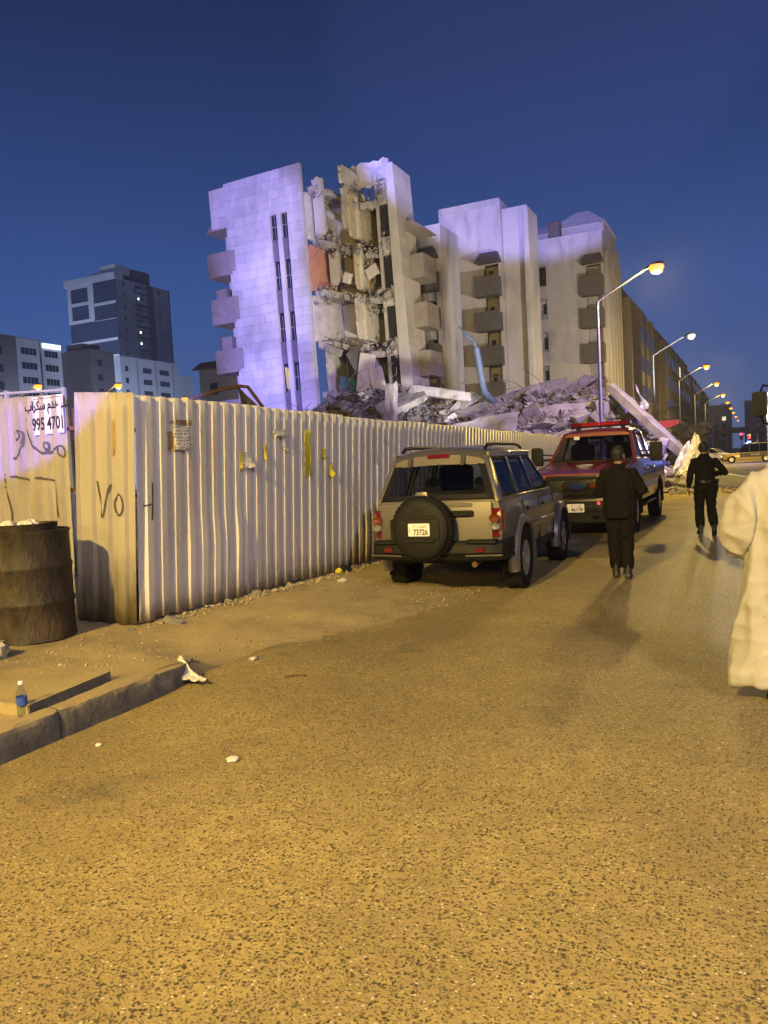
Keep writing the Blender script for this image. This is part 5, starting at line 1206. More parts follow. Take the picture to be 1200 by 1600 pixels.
# flares, sills, mouldings, rails, wheels
for s in (-1, 1):
    for wy in (RW, FWY):
        mb = MB(); secs = []
        for k in range(15):
            a = R(-14+208*k/14); c, sn = math.cos(a), math.sin(a)
            P = lambda rr, x: (s*x, wy+rr*c, TR+.01+rr*sn)
            secs.append([P(.43, .80), P(.435, .93), P(.47, .945), P(.525, .915), P(.54, .85), P(.5, .80)])
        mb.loft(secs); mb.build('wheel_flare', M['cladding' if wy == RW else 'silver'] if 0 else M['silver'], suv, 45)
    wheel(suv, s*.80, RW, TR, .25, s); wheel(suv, s*.80, FWY, TR, .25, s)
    mb = MB(); mb.b2(min(s*.80, s*.875), max(s*.80, s*.875), RW+.45, FWY-.45, .40, .50); mb.build('sill', M['cladding'], suv, 40, .02)
    mb = MB(); mb.b2(min(s*.86, s*.893), max(s*.86, s*.893), RW+.52, FWY-.52, .70, .79); mb.build('door_moulding', M['silver'], suv, 40, .015)
    rl_ = MB(); rl_.tube([(s*.56, .42, 1.765), (s*.56, .52, 1.81), (s*.565, .8, 1.825), (s*.565, 1.9, 1.825), (s*.55, 2.2, 1.80), (s*.55, 2.3, 1.77)], .022, 8); rl_.build('roof_rail', M['black'], suv, 50)
    # side glass
    for ya, yb_, yc, yd in ((.30, .99, 1.03, .41), (1.11, 1.90, 1.82, 1.15), (2.0, 2.92, 2.34, 1.90)):
        po_ = [(ya, ZB+.05), (yb_, ZB+.05), (yc, ZT-.06), (yd, ZT-.06)]; mb = MB(); mb.add([(s*(gx(z)-.012), y, z) for y, z in po_], [(0, 1, 2, 3)]); w_ = mb.build('side_window', M['darkglass'], suv, fix=False)
        mb = MB(); 
        for k in range(4): mb.bar((s*(gx(po_[k][1])-.008), *po_[k]), (s*(gx(po_[(k+1) % 4][1])-.008), *po_[(k+1) % 4]), .022, .012, up=(1, 0, 0))
        mb.build('window_seal', M['black'], w_)
    for y in (1.52, 2.42):
        mb = MB(); mb.box((s*.872, y-.2, .985), (.03, .17, .035)); mb.build('door_handle', M['black'], suv, 40, .012)
    for y in (1.06, 1.98, 2.98):
        mb = MB(); mb.b2(min(s*.845, s*.8725), max(s*.845, s*.8725), y-.004, y+.004, .52, 1.10); mb.build('door_gap', M['black'], suv)
    mb = MB(); mb.box((s*.99, 2.75, 1.17), (.20, .10, .16)); mb.build('mirror', M['black'], suv, 40, .03, 2)
mb = MB(); mb.add([(-.76, 3.05, 1.14), (.76, 3.05, 1.14), (.58, 2.42, 1.68), (-.58, 2.42, 1.68)], [(0, 1, 2, 3)]); mb.build('windscreen', M['carglass'], suv, fix=False)
for s in (-1, 1):
    mb = MB(); mb.prism(rounded_rect(s*.36, 1.20, .25, .38, .08), 'y', 1.85, 2.05); st = mb.build('front_seat', M['seat'], suv, 40, .03)
    mb = MB(); mb.prism(rounded_rect(s*.36, 1.50, .12, .09, .05), 'y', 1.84, 1.94); mb.build('headrest', M['seat'], st, 40, .02)
    mb = MB(); mb.prism(rounded_rect(s*.36, 1.32, .12, .09, .05), 'y', .92, 1.02); mb.build('headrest', M['seat'], suv, 40, .02)
mb = MB(); mb.prism(rounded_rect(0, 1.0, .66, .25, .08), 'y', .9, 1.08); mb.build('rear_seat', M['seat'], suv, 40, .03)
mb = MB(); mb.b2(-.74, .74, 2.75, 3.0, 1.0, 1.19); mb.b2(-.7, .7, .3, 2.9, .98, 1.0) if 0 else None; mb.build('dashboard', M['inside'], suv)
mb = MB(); mb.b2(-.55, .55, .2, 4.1, .40, .5); mb.b2(-.6, .6, .02, .3, .44, .5); mb.build('underbody', M['black'], suv)
mb = MB(); mb.tube([(.45, .5, .42), (.5, -.03, .42)], .035, 8); mb.build('exhaust', M['rust'], suv)
lettering('LIBERTY', .05, M['chrome'], tg, (-.60, -.016, .70), (R(90), 0, 0), 'badge', .003); lettering('3.7L', .045, M['chrome'], tg, (.47, -.016, .70), (R(90), 0, 0), 'badge', .003)
mb = MB(); mb.lathe([(.02, 0), (.02, .006), (.001, .008)], 6, (.45, -.018, .64), Matrix.Rotation(R(90), 3, 'X')); mb.build('star_badge', M['black'], tg)
# front of the car, seen only from other viewpoints
mb = MB(); mb.prism(rounded_rect(0, .82, .5, .10, .03), 'y', 4.34, 4.375); mb.build('grille', M['black'], suv)
for s in (-1, 1):
    mb = MB(); mb.lathe([(.09, 0), (.085, .03), (.001, .04)], 20, (s*.62, 4.31, .86), Matrix.Rotation(R(-90), 3, 'X')); mb.build('headlight', M['clear_lens'], suv, 40)
mb = MB(); mb.b2(-.86, .86, 4.2, 4.45, .38, .62); mb.build('front_bumper', M['cladding'], suv, 40, .05, 2)
# ================================================================== red pick-up of the fire service (front face at y=0, looking towards the viewer)
M['red'] = mat('red_paint', (.27, .036, .009), (.23, .03, .008), 2, .28, coat=.7)
tk = thing('pickup_truck', 'red fire service pickup with a light bar, facing the viewer beyond the silver car', 'pickup truck', (-3.16, 15.25, 0))
tk.scale = (1, 1, 1.03)
FY, RY, WR = 1.0, 5.05, .42
side = [(.08, .62)] + arch_profile(.60, None, ((FY, WR), (RY, WR)), .54) + [(6.15, .62), (6.2, .75), (6.18, 1.38), (4.12, 1.40), (4.02, 1.44), (1.55, 1.44), (1.35, 1.42), (.30, 1.30), (.10, 1.22), (.04, 1.0), (.04, .75)]
def tk_w(y, z):
    return 1.0 - .07*smooth(1.15, 1.45, z) - .05*smooth(.4, 0, y) - .05*smooth(.7, .55, z) - (.10*smooth(1.1, 1.42, z)*smooth(1.6, 1.2, y))
shaped_body(side, tk_w, 1.0, M['red'], tk, (.75, .9, 1.05, 1.18, 1.3), (.3, .7, 1.5, 2.6, 4.07, 5.6), bev=.04)
mb = MB(); mb.b2(-.80, .80, 4.15, 6.1, 1.30, 1.42); mb.build('bed_cover', M['black'], tk)
# cab
def cx_(z): return .92 - .19*((max(z, 1.44)-1.44)/.62)
for s in (-1, 1):
    for (p0, p1, w0, w1) in (((1.58, 1.43), (2.30, 2.06), .13, .09), ((2.78, 1.43), (2.80, 2.08), .12, .11), ((3.96, 1.43), (3.80, 2.06), .22, .18)):
        out = []; mb = MB()
        for (y, z), w in ((p0, w0), (p1, w1)):
            x = s*cx_(z); xi = s*(cx_(z)-.06); out.append([(x, y-w/2, z), (x, y+w/2, z), (xi, y+w/2, z), (xi, y-w/2, z)])
        mb.loft(out); mb.build('pillar', M['red'], tk, 40, .01)
mb = MB(); secs = []
for y, z, w in ((2.20, 2.03, .70), (2.32, 2.08, .73), (2.8, 2.125, .745), (3.4, 2.125, .745), (3.75, 2.09, .735), (3.90, 2.02, .70)):
    secs.append([(-w, y, z-.07), (-w, y, z-.03), (-w*.88, y, z), (0, y, z+.025), (w*.88, y, z), (w, y, z-.03), (w, y, z-.07), (0, y, z-.06)])
mb.loft(secs); mb.build('roof', M['red'], tk, 40)
mb = MB(); mb.add([(-.86, 1.60, 1.46), (.86, 1.60, 1.46), (.70, 2.27, 2.02), (-.70, 2.27, 2.02)], [(0, 1, 2, 3)]); ws = mb.build('windscreen', M['darkglass'], tk, fix=False)
mb = MB()
for a, b in (((-.88, 1.585, 1.45), (.88, 1.585, 1.45)), ((-.70, 2.25, 2.03), (.70, 2.25, 2.03))): mb.bar(a, b, .03)
for x in (-.3, .35): mb.tube([(x, 1.56, 1.455), (x-.4, 1.66, 1.51)], .01, 5)
mb.build('wiper', M['black'], ws)
mb = MB(); mb.b2(-.48, -.36, 2.135, 2.14, 1.90, 1.98); mb.build('sticker', M['plate'], ws)
mb = MB(); mb.box((.0, 2.2, 1.93), (.26, .03, .07)); mb.build('rear_view_mirror', M['black'], ws, bevel=.01)
mb = MB(); mb.add([(-.68, 3.88, 1.50), (.68, 3.88, 1.50), (.62, 3.80, 1.98), (-.62, 3.80, 1.98)], [(0, 1, 2, 3)]); mb.build('rear_window', M['darkglass'], tk, fix=False)
for s in (-1, 1):
    for ya, yb_, yc, yd in ((1.68, 2.71, 2.74, 2.36), (2.85, 3.84, 3.70, 2.86)):
        mb = MB(); mb.add([(s*(cx_(z)-.01), y, z) for y, z in ((ya, 1.47), (yb_, 1.47), (yc, 2.0), (yd, 2.0))], [(0, 1, 2, 3)]); mb.build('side_window', M['carglass'], tk, fix=False)
    mb = MB(); mb.bar((s*.93, 2.0, 1.50), (s*1.2, 1.95, 1.50), .05, .05); mb.bar((s*.93, 2.0, 1.60), (s*1.2, 1.95, 1.62), .03, .03); arm = mb.build('mirror_arm', M['black'], tk)
    mb = MB(); mb.prism(rounded_rect(s*1.27, 1.58, .125, .20, .05), 'y', 1.86, 2.02); mr_ = mb.build('mirror', M['black'], tk, 40, .025, 2)
    for y in (2.75, 3.98):
        mb = MB(); mb.b2(min(s*.985, s*1.002), max(s*.985, s*1.002), y-.004, y+.004, .68, 1.30); mb.build('door_gap', M['black'], tk)
    for y in (2.55, 3.75):
        mb = MB(); mb.box((s*1.005, y, 1.22), (.04, .2, .05)); mb.build('door_handle', M['chrome'], tk, 40, .012)
    wheel(tk, s*.86, FY, WR, .28, s, 8, .55); wheel(tk, s*.86, RY, WR, .28, s, 8, .55)
    for wy in (FY, RY):
        mb = MB(); secs = []
        for k in range(13):
            a = R(-8+196*k/12); c, sn = math.cos(a), math.sin(a); P = lambda rr, x: (s*x, wy+rr*c, WR+rr*sn)
            secs.append([P(.53, .92), P(.53, 1.015), P(.57, 1.02), P(.60, .985)])
        mb.loft(secs); mb.build('wheel_arch', M['black'], tk, 45)
    mb = MB(); mb.b2(min(s*.80, s*.98), max(s*.80, s*.98), 1.62, 4.4, .44, .50); mb.build('running_board', M['black'], tk, 40, .01)
    mb = MB(); mb.b2(min(s*1.0, s*1.006), max(s*1.0, s*1.006), 1.6, 4.4, .82, .95); mb.build('white_stripe', M['white'], tk)
# nose
gr = MB(); gr.prism(rounded_rect(0, .985, .64, .21, .05), 'y', .0, .08); grl = gr.build('grille', M['blackgloss'], tk, 40, .02, 2)
mb = MB()
for z in (.84, 1.13): mb.prism(rounded_rect(0, z, .60, .022, .02), 'y', -.03, .02)
mb.prism(rounded_rect(0, .985, .60, .035, .02), 'y', -.025, .02); mb.build('grille_bar', M['black'], grl, 40, .008)
mb = MB()
for i in range(25): mb.b2(-.6+.05*i-.006, -.6+.05*i+.006, -.008, .004, .80, 1.17)
tag(mb.build('mesh', M['black'], grl), kind='stuff')
el_ = lambda a, b, n=28: [(a*math.cos(2*math.pi*k/n), b*math.sin(2*math.pi*k/n)) for k in range(n)]
mb = MB(); mb.prism([(x, z+.985) for x, z in el_(.18, .072)], 'y', -.05, -.02); em = mb.build('oval_emblem', M['chrome'], grl, 40, .006)
mb = MB(); mb.prism([(x, z+.985) for x, z in el_(.162, .056)], 'y', -.056, -.04); mb.build('emblem_field', mat('emblem_blue', (.01, .03, .12), rough=.2, coat=.5), em, 40)
lettering('Ford', .095, M['chrome'], em, (0, -.058, .985), (R(90), 0, 0), 'emblem_lettering', .003, 1.1, .25)
for s in (-1, 1):
    mb = MB(); mb.prism(rounded_rect(s*.32, .985, .085, .035, .012), 'y', -.035, -.01); mb.build('marker_light', M['amber_lens'], grl, 40, .006)
    mb = MB(); mb.prism([(s*.66, .80), (s*.93, .82), (s*.95, 1.16), (s*.66, 1.17)], 'y', -.0, .12); hl = mb.build('headlight', M['blackgloss'], tk, 40, .03, 2)
    mb = MB(); mb.prism(rounded_rect(s*.79, 1.04, .09, .07, .03), 'y', -.02, .05); mb.build('lamp_lens', M['clear_lens'], hl, 40, .012); mb = MB(); mb.prism(rounded_rect(s*.79, .88, .10, .045, .02), 'y', -.015, .05); mb.build('lower_lens', M['clear_lens'], hl, 40, .012)
    mb = MB(); mb.prism(rounded_rect(s*.72, .56, .1, .05, .03), 'y', -.145, -.1); mb.build('fog_light', M['clear_lens'], tk, 40, .01)
    mb = MB(); mb.tube([(s*.30, -.12, .42), (s*.36, -.18, .40), (s*.42, -.12, .42)], .022, 6); mb.build('tow_hook', M['black'], tk)
mb = MB(); mb.loft([[(x, y+.18, .50), (x, y, .50), (x, y-.02, .60), (x, y, .74), (x, y+.16, .77)] for x, y in ((-1.0, .15), (-.95, -.02), (-.7, -.10), (0, -.125), (.7, -.10), (.95, -.02), (1.0, .15))]); bmp = mb.build('bumper', mat('dark_bumper', (.03, .03, .03), rough=.3, metallic=.4), tk, 40)
mb = MB(); mb.loft([[(x, y-.012, .735), (x, y-.012, .765), (x, y+.1, .775), (x, y+.1, .735)] for x, y in ((-.95, -.02), (-.7, -.10), (0, -.125), (.7, -.10), (.95, -.02))]); mb.build('chrome_strip', M['chrome'], bmp, 40)
mb = MB(); mb.loft([[(x, y+.2, .28), (x, y, .30), (x, y, .495), (x, y+.2, .495)] for x, y in ((-.95, .12), (-.7, -.06), (0, -.08), (.7, -.06), (.95, .12))]); mb.build('valance', M['black'], tk, 40)
mb = MB(); mb.b2(-.62, .62, -.135, -.10, .63, .70); mb.build('bumper_slot', M['black'], bmp)
plate(tk, (-.02, -.150, .575), (R(90), 0, 0), '46178', ('23', KW), .33, .16)
mb = MB(); mb.lathe([(.028, 0), (.028, .02), (.001, .03)], 12, (.42, -.13, .66), Matrix.Rotation(R(90), 3, 'X')); mb.build('red_reflection', emis('reflection_red', (1, .03, .05), 3), tk)  # glowing disc painted in for a beacon's red reflection on the bumper
# hood ridge and round badge
for s in (-1, 1):
    mb = MB(); mb.loft([[(s*.28, .35, 1.30), (s*.42, .35, 1.30), (s*.38, .35, 1.325), (s*.31, .35, 1.325)], [(s*.34, 1.4, 1.415), (s*.52, 1.4, 1.415), (s*.47, 1.4, 1.45), (s*.39, 1.4, 1.45)]]); mb.build('hood_ridge', M['red'], tk, 40, .01)
tilt = Matrix.Rotation(math.atan2(.12, 1.05), 3, 'X')
mb = MB(); mb.lathe([(.17, 0), (.17, .004), (.15, .004), (.15, 0)], 30, (0, .78, 1.362), tilt, cap=False); mb.lathe([(.09, 0), (.09, .004), (.075, .004), (.075, 0)], 24, (0, .78, 1.362), tilt, cap=False)
for k in range(16):
    a = 2*math.pi*k/16; mb.box(Vector((0, .78, 1.362))+tilt @ Vector((.12*math.cos(a), .12*math.sin(a), .003)), (.025, .012, .004), tilt @ Matrix.Rotation(a, 3, 'Z'))
mb.build('round_badge', M['white'], tk)
# light bar
lb = bpy.data.objects.new('light_bar', None); link(lb, tk); lb.location = (0, 2.75, 2.17)
mb = MB(); mb.b2(-.66, .66, -.13, .13, 0, .03); 
for x in (-.5, .5): mb.b2(x-.04, x+.04, -.08, .08, -.05, .0)
mb.build('base', M['black'], lb, bevel=.006)
RB = mat('red_bar_lens', (.35, .02, .02), rough=.15, coat=.5, emit=(1, .03, .02), estr=.05); RD = mat('dark_red_lens', (.16, .008, .01), rough=.15, coat=.5)
for x0, x1, m_ in ((-.66, -.42, RD), (-.415, -.01, RB), (.0, .415, RB), (.42, .66, RD)):
    mb = MB(); mb.loft([[(x, -.14, .032), (x, -.12, .11), (x, .12, .11), (x, .14, .032)] for x in (x0, x1)]); mb.build('lens', m_, lb, 40, .012)
for s in (-1, 1):
    mb = MB(); mb.prism(rounded_rect(s*.40, 1.45, .25, .36, .08), 'y', 2.55, 2.75); st = mb.build('seat', M['seat'], tk, 40, .03)
    mb = MB(); mb.prism(rounded_rect(s*.40, 1.85, .12, .09, .05), 'y', 2.6, 2.7); mb.build('headrest', M['seat'], st, 40, .02)
mb = MB(); mb.b2(-.86, .86, 1.62, 2.0, 1.36, 1.475); mb.build('dashboard', M['inside'], tk, 40, .03)
mb = MB(); mb.lathe([(.18, -.012), (.195, 0), (.18, .012)], 24, (.4, 2.15, 1.5), Matrix.Rotation(R(-60), 3, 'X'), cap=False); mb.build('steering_wheel', M['black'], tk)
mb = MB(); mb.b2(-.7, .7, .3, 5.9, .38, .6); mb.build('chassis', M['black'], tk)

# ================================================================== other vehicles
def make_car(name, label, cat, loc, rz, paint, L_=4.8, h=1.75, w=.92, suvish=True, dark=None):
    """front at y=0 facing -y"""
    t = thing(name, label, cat, loc, rz); r = .36; fy, ry = .9, L_-.95; zb = 1.05 if suvish else .92
    sd = [(.1, .42)] + arch_profile(.40, None, ((fy, r), (ry, r)), .43) + [(L_-.05, .42), (L_, .7), (L_-.03, zb), (1.35, zb-.02), (.25, zb-.18), (.02, zb-.35), (.02, .6)]
    shaped_body(sd, lambda y, z: w - .06*smooth(zb-.2, zb, z) - .08*smooth(.6, 0, y), w, paint, t, (.6, zb-.2), (.5, 1.4, L_-.5), bev=.04)
    y0, y1, y2, y3 = 1.3, 2.15, L_-.55, L_-.1
    cw = lambda z: w-.06-.16*(z-zb)/(h-zb)
    mb = MB(); mb.loft([[(s*cw(h)*k, y, z) for s, k, z in ((-1, 1, h-.06), (-1, .85, h), (1, .85, h), (1, 1, h-.06))] for y in (y1, (y1+y2)/2, y2)]); mb.build('roof', paint, t, 40, .02)
    for s in (-1, 1):
        for (a, b) in (((y0, zb-.03), (y1, h-.04)), ((2.55, zb-.03), (2.6, h-.04)), ((3.5, zb-.03), (3.45, h-.04)), ((y3, zb-.03), (y2, h-.04))):
            mb = MB(); mb.bar((s*cw(a[1]), *a), (s*cw(b[1]), *b), .08, .06); mb.build('pillar', dark or paint, t)
    g_ = MB(); z0, z1 = zb, h-.06
    g_.add([(-cw(z0), y0+.05, z0), (cw(z0), y0+.05, z0), (cw(z1), y1, z1), (-cw(z1), y1, z1)], [(0, 1, 2, 3)]); g_.build('windscreen', M['carglass'], t, fix=False)
    g_ = MB(); g_.add([(-cw(z0), y3-.05, z0), (cw(z0), y3-.05, z0), (cw(z1), y2, z1), (-cw(z1), y2, z1)], [(0, 1, 2, 3)]); g_.build('rear_window', M['carglass'], t, fix=False)
    for s in (-1, 1):
        g_ = MB(); g_.add([(s*(cw(z0)-.01), y0+.1, z0), (s*(cw(z0)-.01), y3-.1, z0), (s*(cw(z1)-.01), y2, z1), (s*(cw(z1)-.01), y1+.05, z1)], [(0, 1, 2, 3)]); g_.build('side_window', M['darkglass'], t, fix=False)
        wheel(t, s*(w-.11), fy, r, .22, s, 6); wheel(t, s*(w-.11), ry, r, .22, s, 6)
        mb = MB(); mb.prism(rounded_rect(s*(w-.27), zb-.36, .17, .07, .03), 'y', -.02, .1); mb.build('headlight', M['clear_lens'], t, 40, .015)
        mb = MB(); mb.prism(rounded_rect(s*(w-.18), zb-.25, .10, .12, .03), 'y', L_-.08, L_+.01); mb.build('tail_light', M['red_lens'], t, 40, .015)
        mb = MB(); mb.box((s*(w+.07), 1.75, zb+.05), (.18, .1, .14)); mb.build('mirror', M['black'], t, 40, .03)
    mb = MB(); mb.prism(rounded_rect(0, zb-.38, w-.48, .08, .03), 'y', -.02, .06); mb.build('grille', M['blackgloss'], t, 40, .01)
    mb = MB(); mb.b2(-w+.06, w-.06, -.05, .14, .34, .55); mb.build('bumper', M['black'] if suvish else paint, t, 40, .03)
    mb = MB(); mb.b2(-w+.2, w-.2, 1.9, L_-.8, .45, zb-.05); mb.build('interior', M['inside'], t)
    return t
YEL = mat('yellow_paint', (.55, .36, .03), rough=.3, coat=.6); DRK = mat('dark_paint', (.03, .03, .035), rough=.3, coat=.6)
pc = make_car('police_car', 'yellow and black police car with blue flashing lights at the far end of the street', 'police car', (-3.1, 87, 0), R(-90), YEL, 5.0, 1.95, .98, True, DRK)
mb = MB(); mb.b2(-.986, -.981, 1.7, 4.6, .55, 1.0); mb.b2(.981, .986, 1.7, 4.6, .55, 1.0); pnl = mb.build('dark_panel', DRK, pc)
for s in (-1, 1): lettering('POLICE', .26, M['white'], pnl, (s*.989, 3.1, .80), (R(90), 0, R(90*s)), 'police_lettering', .002)
mb = MB(); mb.b2(-.7, .7, 2.4, 2.75, 1.96, 2.0); lbp = mb.build('light_bar', M['black'], pc)
BE = emis('blue_beacon', (.08, .16, 1.0), 14)
for x in (-.5, -.17, .17, .5):
    mb = MB(); mb.prism(rounded_rect(x, 2.08, .15, .075, .05), 'y', 2.42, 2.72); mb.build('beacon', BE, lbp, 40, .02)
l = bpy.data.lights.new('beacon_light', 'POINT'); l.energy = 1500; l.color = (.2, .3, 1); l.shadow_soft_size = .2; o = bpy.data.objects.new('beacon_light', l); link(o, pc); o.location = (0, 2.5, 2.6)
HLW = emis('headlight_on', (.85, .93, 1.0), 16)
for s in (-1, 1):
    mb = MB(); mb.prism(rounded_rect(s*.7, .70, .12, .05, .03), 'y', -.045, -.02); mb.build('lit_headlight', HLW, pc)
l = bpy.data.lights.new('headlight_beam', 'SPOT'); l.energy = 2500; l.color = (.8, .9, 1); l.spot_size = R(70); l.spot_blend = .6; o = bpy.data.objects.new('headlight_beam', l); link(o, pc); o.location = (0, -.1, .8); o.rotation_euler = (R(80), 0, R(180))
make_car('far_car', 'pale car behind the police car, only its roof and windows showing', 'car', (-2.2, 99, 0), R(75), mat('pale_paint', (.45, .42, .36), rough=.3, coat=.5), 4.6, 1.6, .88)
make_car('white_car', 'white car parked beyond the pickup at the foot of the rubble', 'car', (-3.75, 26.6, 0), R(6), mat('white_car_paint', (.62, .62, .62), rough=.3, coat=.5), 4.5, 1.42, .88, False)
# red lorry at the right edge
lr = thing('red_lorry', 'red lorry almost wholly outside the right edge, with a large black wing mirror', 'lorry', (1.56, 16.6, 0)); rp_ = M['red']
mb = MB(); mb.prism([(0, .55), (0, 1.5), (.22, 2.85), (.5, 3.0), (2.2, 3.0), (2.2, .55)], 'x', -1.2, 1.2); mb.build('cab', rp_, lr, 40, .06, 2)
mb = MB(); mb.b2(-1.22, 1.22, 2.35, 8.2, 1.0, 3.1); mb.build('body', rp_, lr, 40, .04)
mb = MB(); mb.add([(-1.08, -.012, 1.55), (1.08, -.012, 1.55), (1.02, .195, 2.72), (-1.02, .195, 2.72)], [(0, 1, 2, 3)]); mb.build('windscreen', M['pane'], lr, fix=False)
for s in (-1, 1):
    mb = MB(); mb.add([(s*1.205, .45, 1.6), (s*1.205, 1.6, 1.6), (s*1.205, 1.6, 2.6), (s*1.205, .6, 2.6)], [(0, 1, 2, 3)]); mb.build('side_window', M['pane'], lr, fix=False)
    mb = MB(); mb.tube([(s*1.2, .3, 2.75), (s*1.40, .0, 2.78), (s*1.45, -.05, 2.66)], .02, 6); mb.tube([(s*1.2, .3, 2.0), (s*1.40, .02, 2.05), (s*1.45, -.05, 2.2)], .02, 6); mb.build('mirror_arm', M['black'], lr)
    mb = MB(); mb.prism(rounded_rect(s*1.47, 2.42, .13, .24, .05), 'y', -.12, .02); mb.build('mirror', M['black'], lr, 40, .03, 2)
    for y in (1.2, 5.6, 6.9): wheel(lr, s*1.05, y, .5, .32, s, 8, .55)
    for z0, z1, y0_, y1_ in ((1.3, 2.7, 2.6, 4.2), (1.3, 2.7, 4.3, 6.0), (1.3, 2.7, 6.1, 7.9)):
        mb = MB(); mb.b2(min(s*1.22, s*1.25), max(s*1.22, s*1.25), y0_, y1_, z0, z1); mb.build('shutter', M['alu'], lr, bevel=.01)
    mb = MB(); mb.prism(rounded_rect(s*.85, .95, .2, .1, .04), 'y', -.03, .05); mb.build('headlight', M['clear_lens'], lr, 40, .01)
mb = MB(); mb.b2(-1.2, 1.2, -.15, .1, .45, .85); mb.build('bumper', M['white'], lr, 40, .04)
mb = MB(); mb.b2(-.9, .9, .2, 8, .5, .98); mb.build('chassis', M['black'], lr)
# tipper full of rubble beyond the walking man
tp = thing('rubble_skip', 'dark skip heaped with broken concrete beyond the walking man', 'skip', (-4.3, 60, 0))
mb = MB(); mb.loft([[(-1.3, 58.2, .3), (1.1, 58.2, .3), (1.1, 62, .3), (-1.3, 62, .3)], [(-1.5, 57.8, 2.5), (1.4, 57.8, 2.5), (1.4, 62.4, 2.5), (-1.5, 62.4, 2.5)]])
for v in mb.v: v.x -= 4.3
for v in mb.v: v -= tp.location
mb.build('box', M['far_dark'], tp, bevel=.03)
mb = MB(tp.location)
for x in (-5.6, -4.3, -3.0): mb.b2(x-.06, x+.06, 57.72, 57.9, .5, 2.4)
mb.build('stiffener', M['rust'], tp); rng = random.Random(5); mb = MB(tp.location)
for i in range(90): mb.chunk((-4.3+rng.uniform(-1.2, 1.1), 60+rng.uniform(-1.9, 2.0), 2.4+rng.uniform(0, .9)), (rng.uniform(.2, .9), rng.uniform(.2, .6), rng.uniform(.15, .5)), rng)
tag(mb.build('load', M['rubble_light'], tp), kind='stuff')
# shop signs on posts along the far street
for (x, y, z, w, h, col, st, lab, txt_) in ((-6.4, 52, 2.95, 1.15, .5, (.30, .18, .55), .35, 'small violet signboard on a post beyond the right end of the heap', 'SALE'), (-8.6, 92, 4.6, 2.4, .9, (.9, .06, .1), .6, 'red outlined shop sign along the far street', 'CAFE'), (-7.4, 96, 3.0, 2.6, 1.7, (1, .10, .10), 1.4, 'glowing red shop sign, brightest of the signs along the far street', '')):
    t = thing('shop_sign', lab, 'sign', (x, y, 0)); mb = MB(); mb.b2(-.05, .05, -.05, .05, 0, z-h/2); mb.b2(-w/2, w/2, -.06, .06, z-h/2, z+h/2); mb.build('post', M['far_dark'], t)
    mb = MB(); mb.b2(-w/2+.05, w/2-.05, -.075, -.062, z-h/2+.05, z+h/2-.05); f = mb.build('sign_face', emis('sign_face', col, st), t)
for (x, y, z, col) in ((-2.6, 180, 3.2, (1, .05, .1)), (-1.2, 200, 2.6, (1, .05, .1))):
    t = thing('traffic_light', 'small red signal light at the far end, %s one' % ('left' if x < -2 else 'right'), 'traffic light', (x, y, 0)); mb = MB(); mb.b2(-.08, .08, -.08, .08, 0, z); mb.b2(-.35, .35, -.1, .1, z, z+1.5); mb.build('post', M['far_dark'], t)
    mb = MB(); mb.b2(-.28, .28, -.14, -.11, z+.9, z+1.3); mb.build('red_lens', emis('signal_red', col, 5), t)
# ================================================================== people
M['skin'] = mat('skin', (.26, .14, .085), (.22, .115, .07), 9, .55)
M['hair'] = mat('black_hair', (.008, .007, .007), (.015, .013, .012), 40, .6, .4, 120)
M['uniform'] = mat('black_cloth', (.005, .005, .006), (.009, .009, .010), 30, .9, .3, 60, spec=.12)
M['jacket'] = mat('dark_jacket', (.006, .005, .0045), (.011, .009, .008), 20, .9, .3, 50, spec=.12)
M['shoe'] = mat('black_shoe', (.012, .011, .011), (.02, .018, .017), 12, .5)
M['robe'] = mat('white_robe', (.37, .36, .355), (.33, .32, .315), 3, .85, .25, 160)
def fused(name, mb, m, parent, vox=.009, smooth_it=4, folds=0, fscale=(9, 9, 3)):
    """joins overlapping closed shapes into one continuous skin"""
    me = mb.mesh(name, m); o = link(bpy.data.objects.new(name, me))
    a = o.modifiers.new('join', 'REMESH'); a.mode = 'VOXEL'; a.voxel_size = vox
    b = o.modifiers.new('soft', 'SMOOTH'); b.iterations = smooth_it; b.factor = .5
    dg = bpy.context.evaluated_depsgraph_get(); me2 = bpy.data.meshes.new_from_object(o.evaluated_get(dg)); me2.name = name
    bpy.data.objects.remove(o); bpy.data.meshes.remove(me)
    if folds:
        ns = [v.normal.copy() for v in me2.vertices]
        for v, n in zip(me2.vertices, ns):
            q = Vector((v.co.x*fscale[0], v.co.y*fscale[1], v.co.z*fscale[2]))
            k = noise.noise(q)+.5*noise.noise(q*2.1+Vector((3, 1, 2)))
            v.co += n*folds*(1-abs(k)*2.2)
    if name == 'robe':
        for v in me2.vertices:
            q = v.co; k = noise.noise(Vector((q.x*6+q.z*5, q.y*6-q.z*3, q.z*13))); v.co += ns[v.index]*.012*max(0, k)*(smooth(1.5, .9, q.z)*.6+.4)
            for (a_, b_, c_, am) in ((4.6, 2.0, .6, .022), (3.4, -4.4, 2.0, .012), (-2.8, 3.5, 6.0, .007)):
                rg = max(0, 1-3.2*abs(noise.noise(Vector((q.x*a_+q.z*.8, q.y*a_+b_, q.z*c_+b_)))))
                v.co += ns[v.index]*am*rg*rg*rg
    for p in me2.polygons: p.use_smooth = True
    if not me2.materials: me2.materials.append(m)
    return link(bpy.data.objects.new(name, me2), parent)
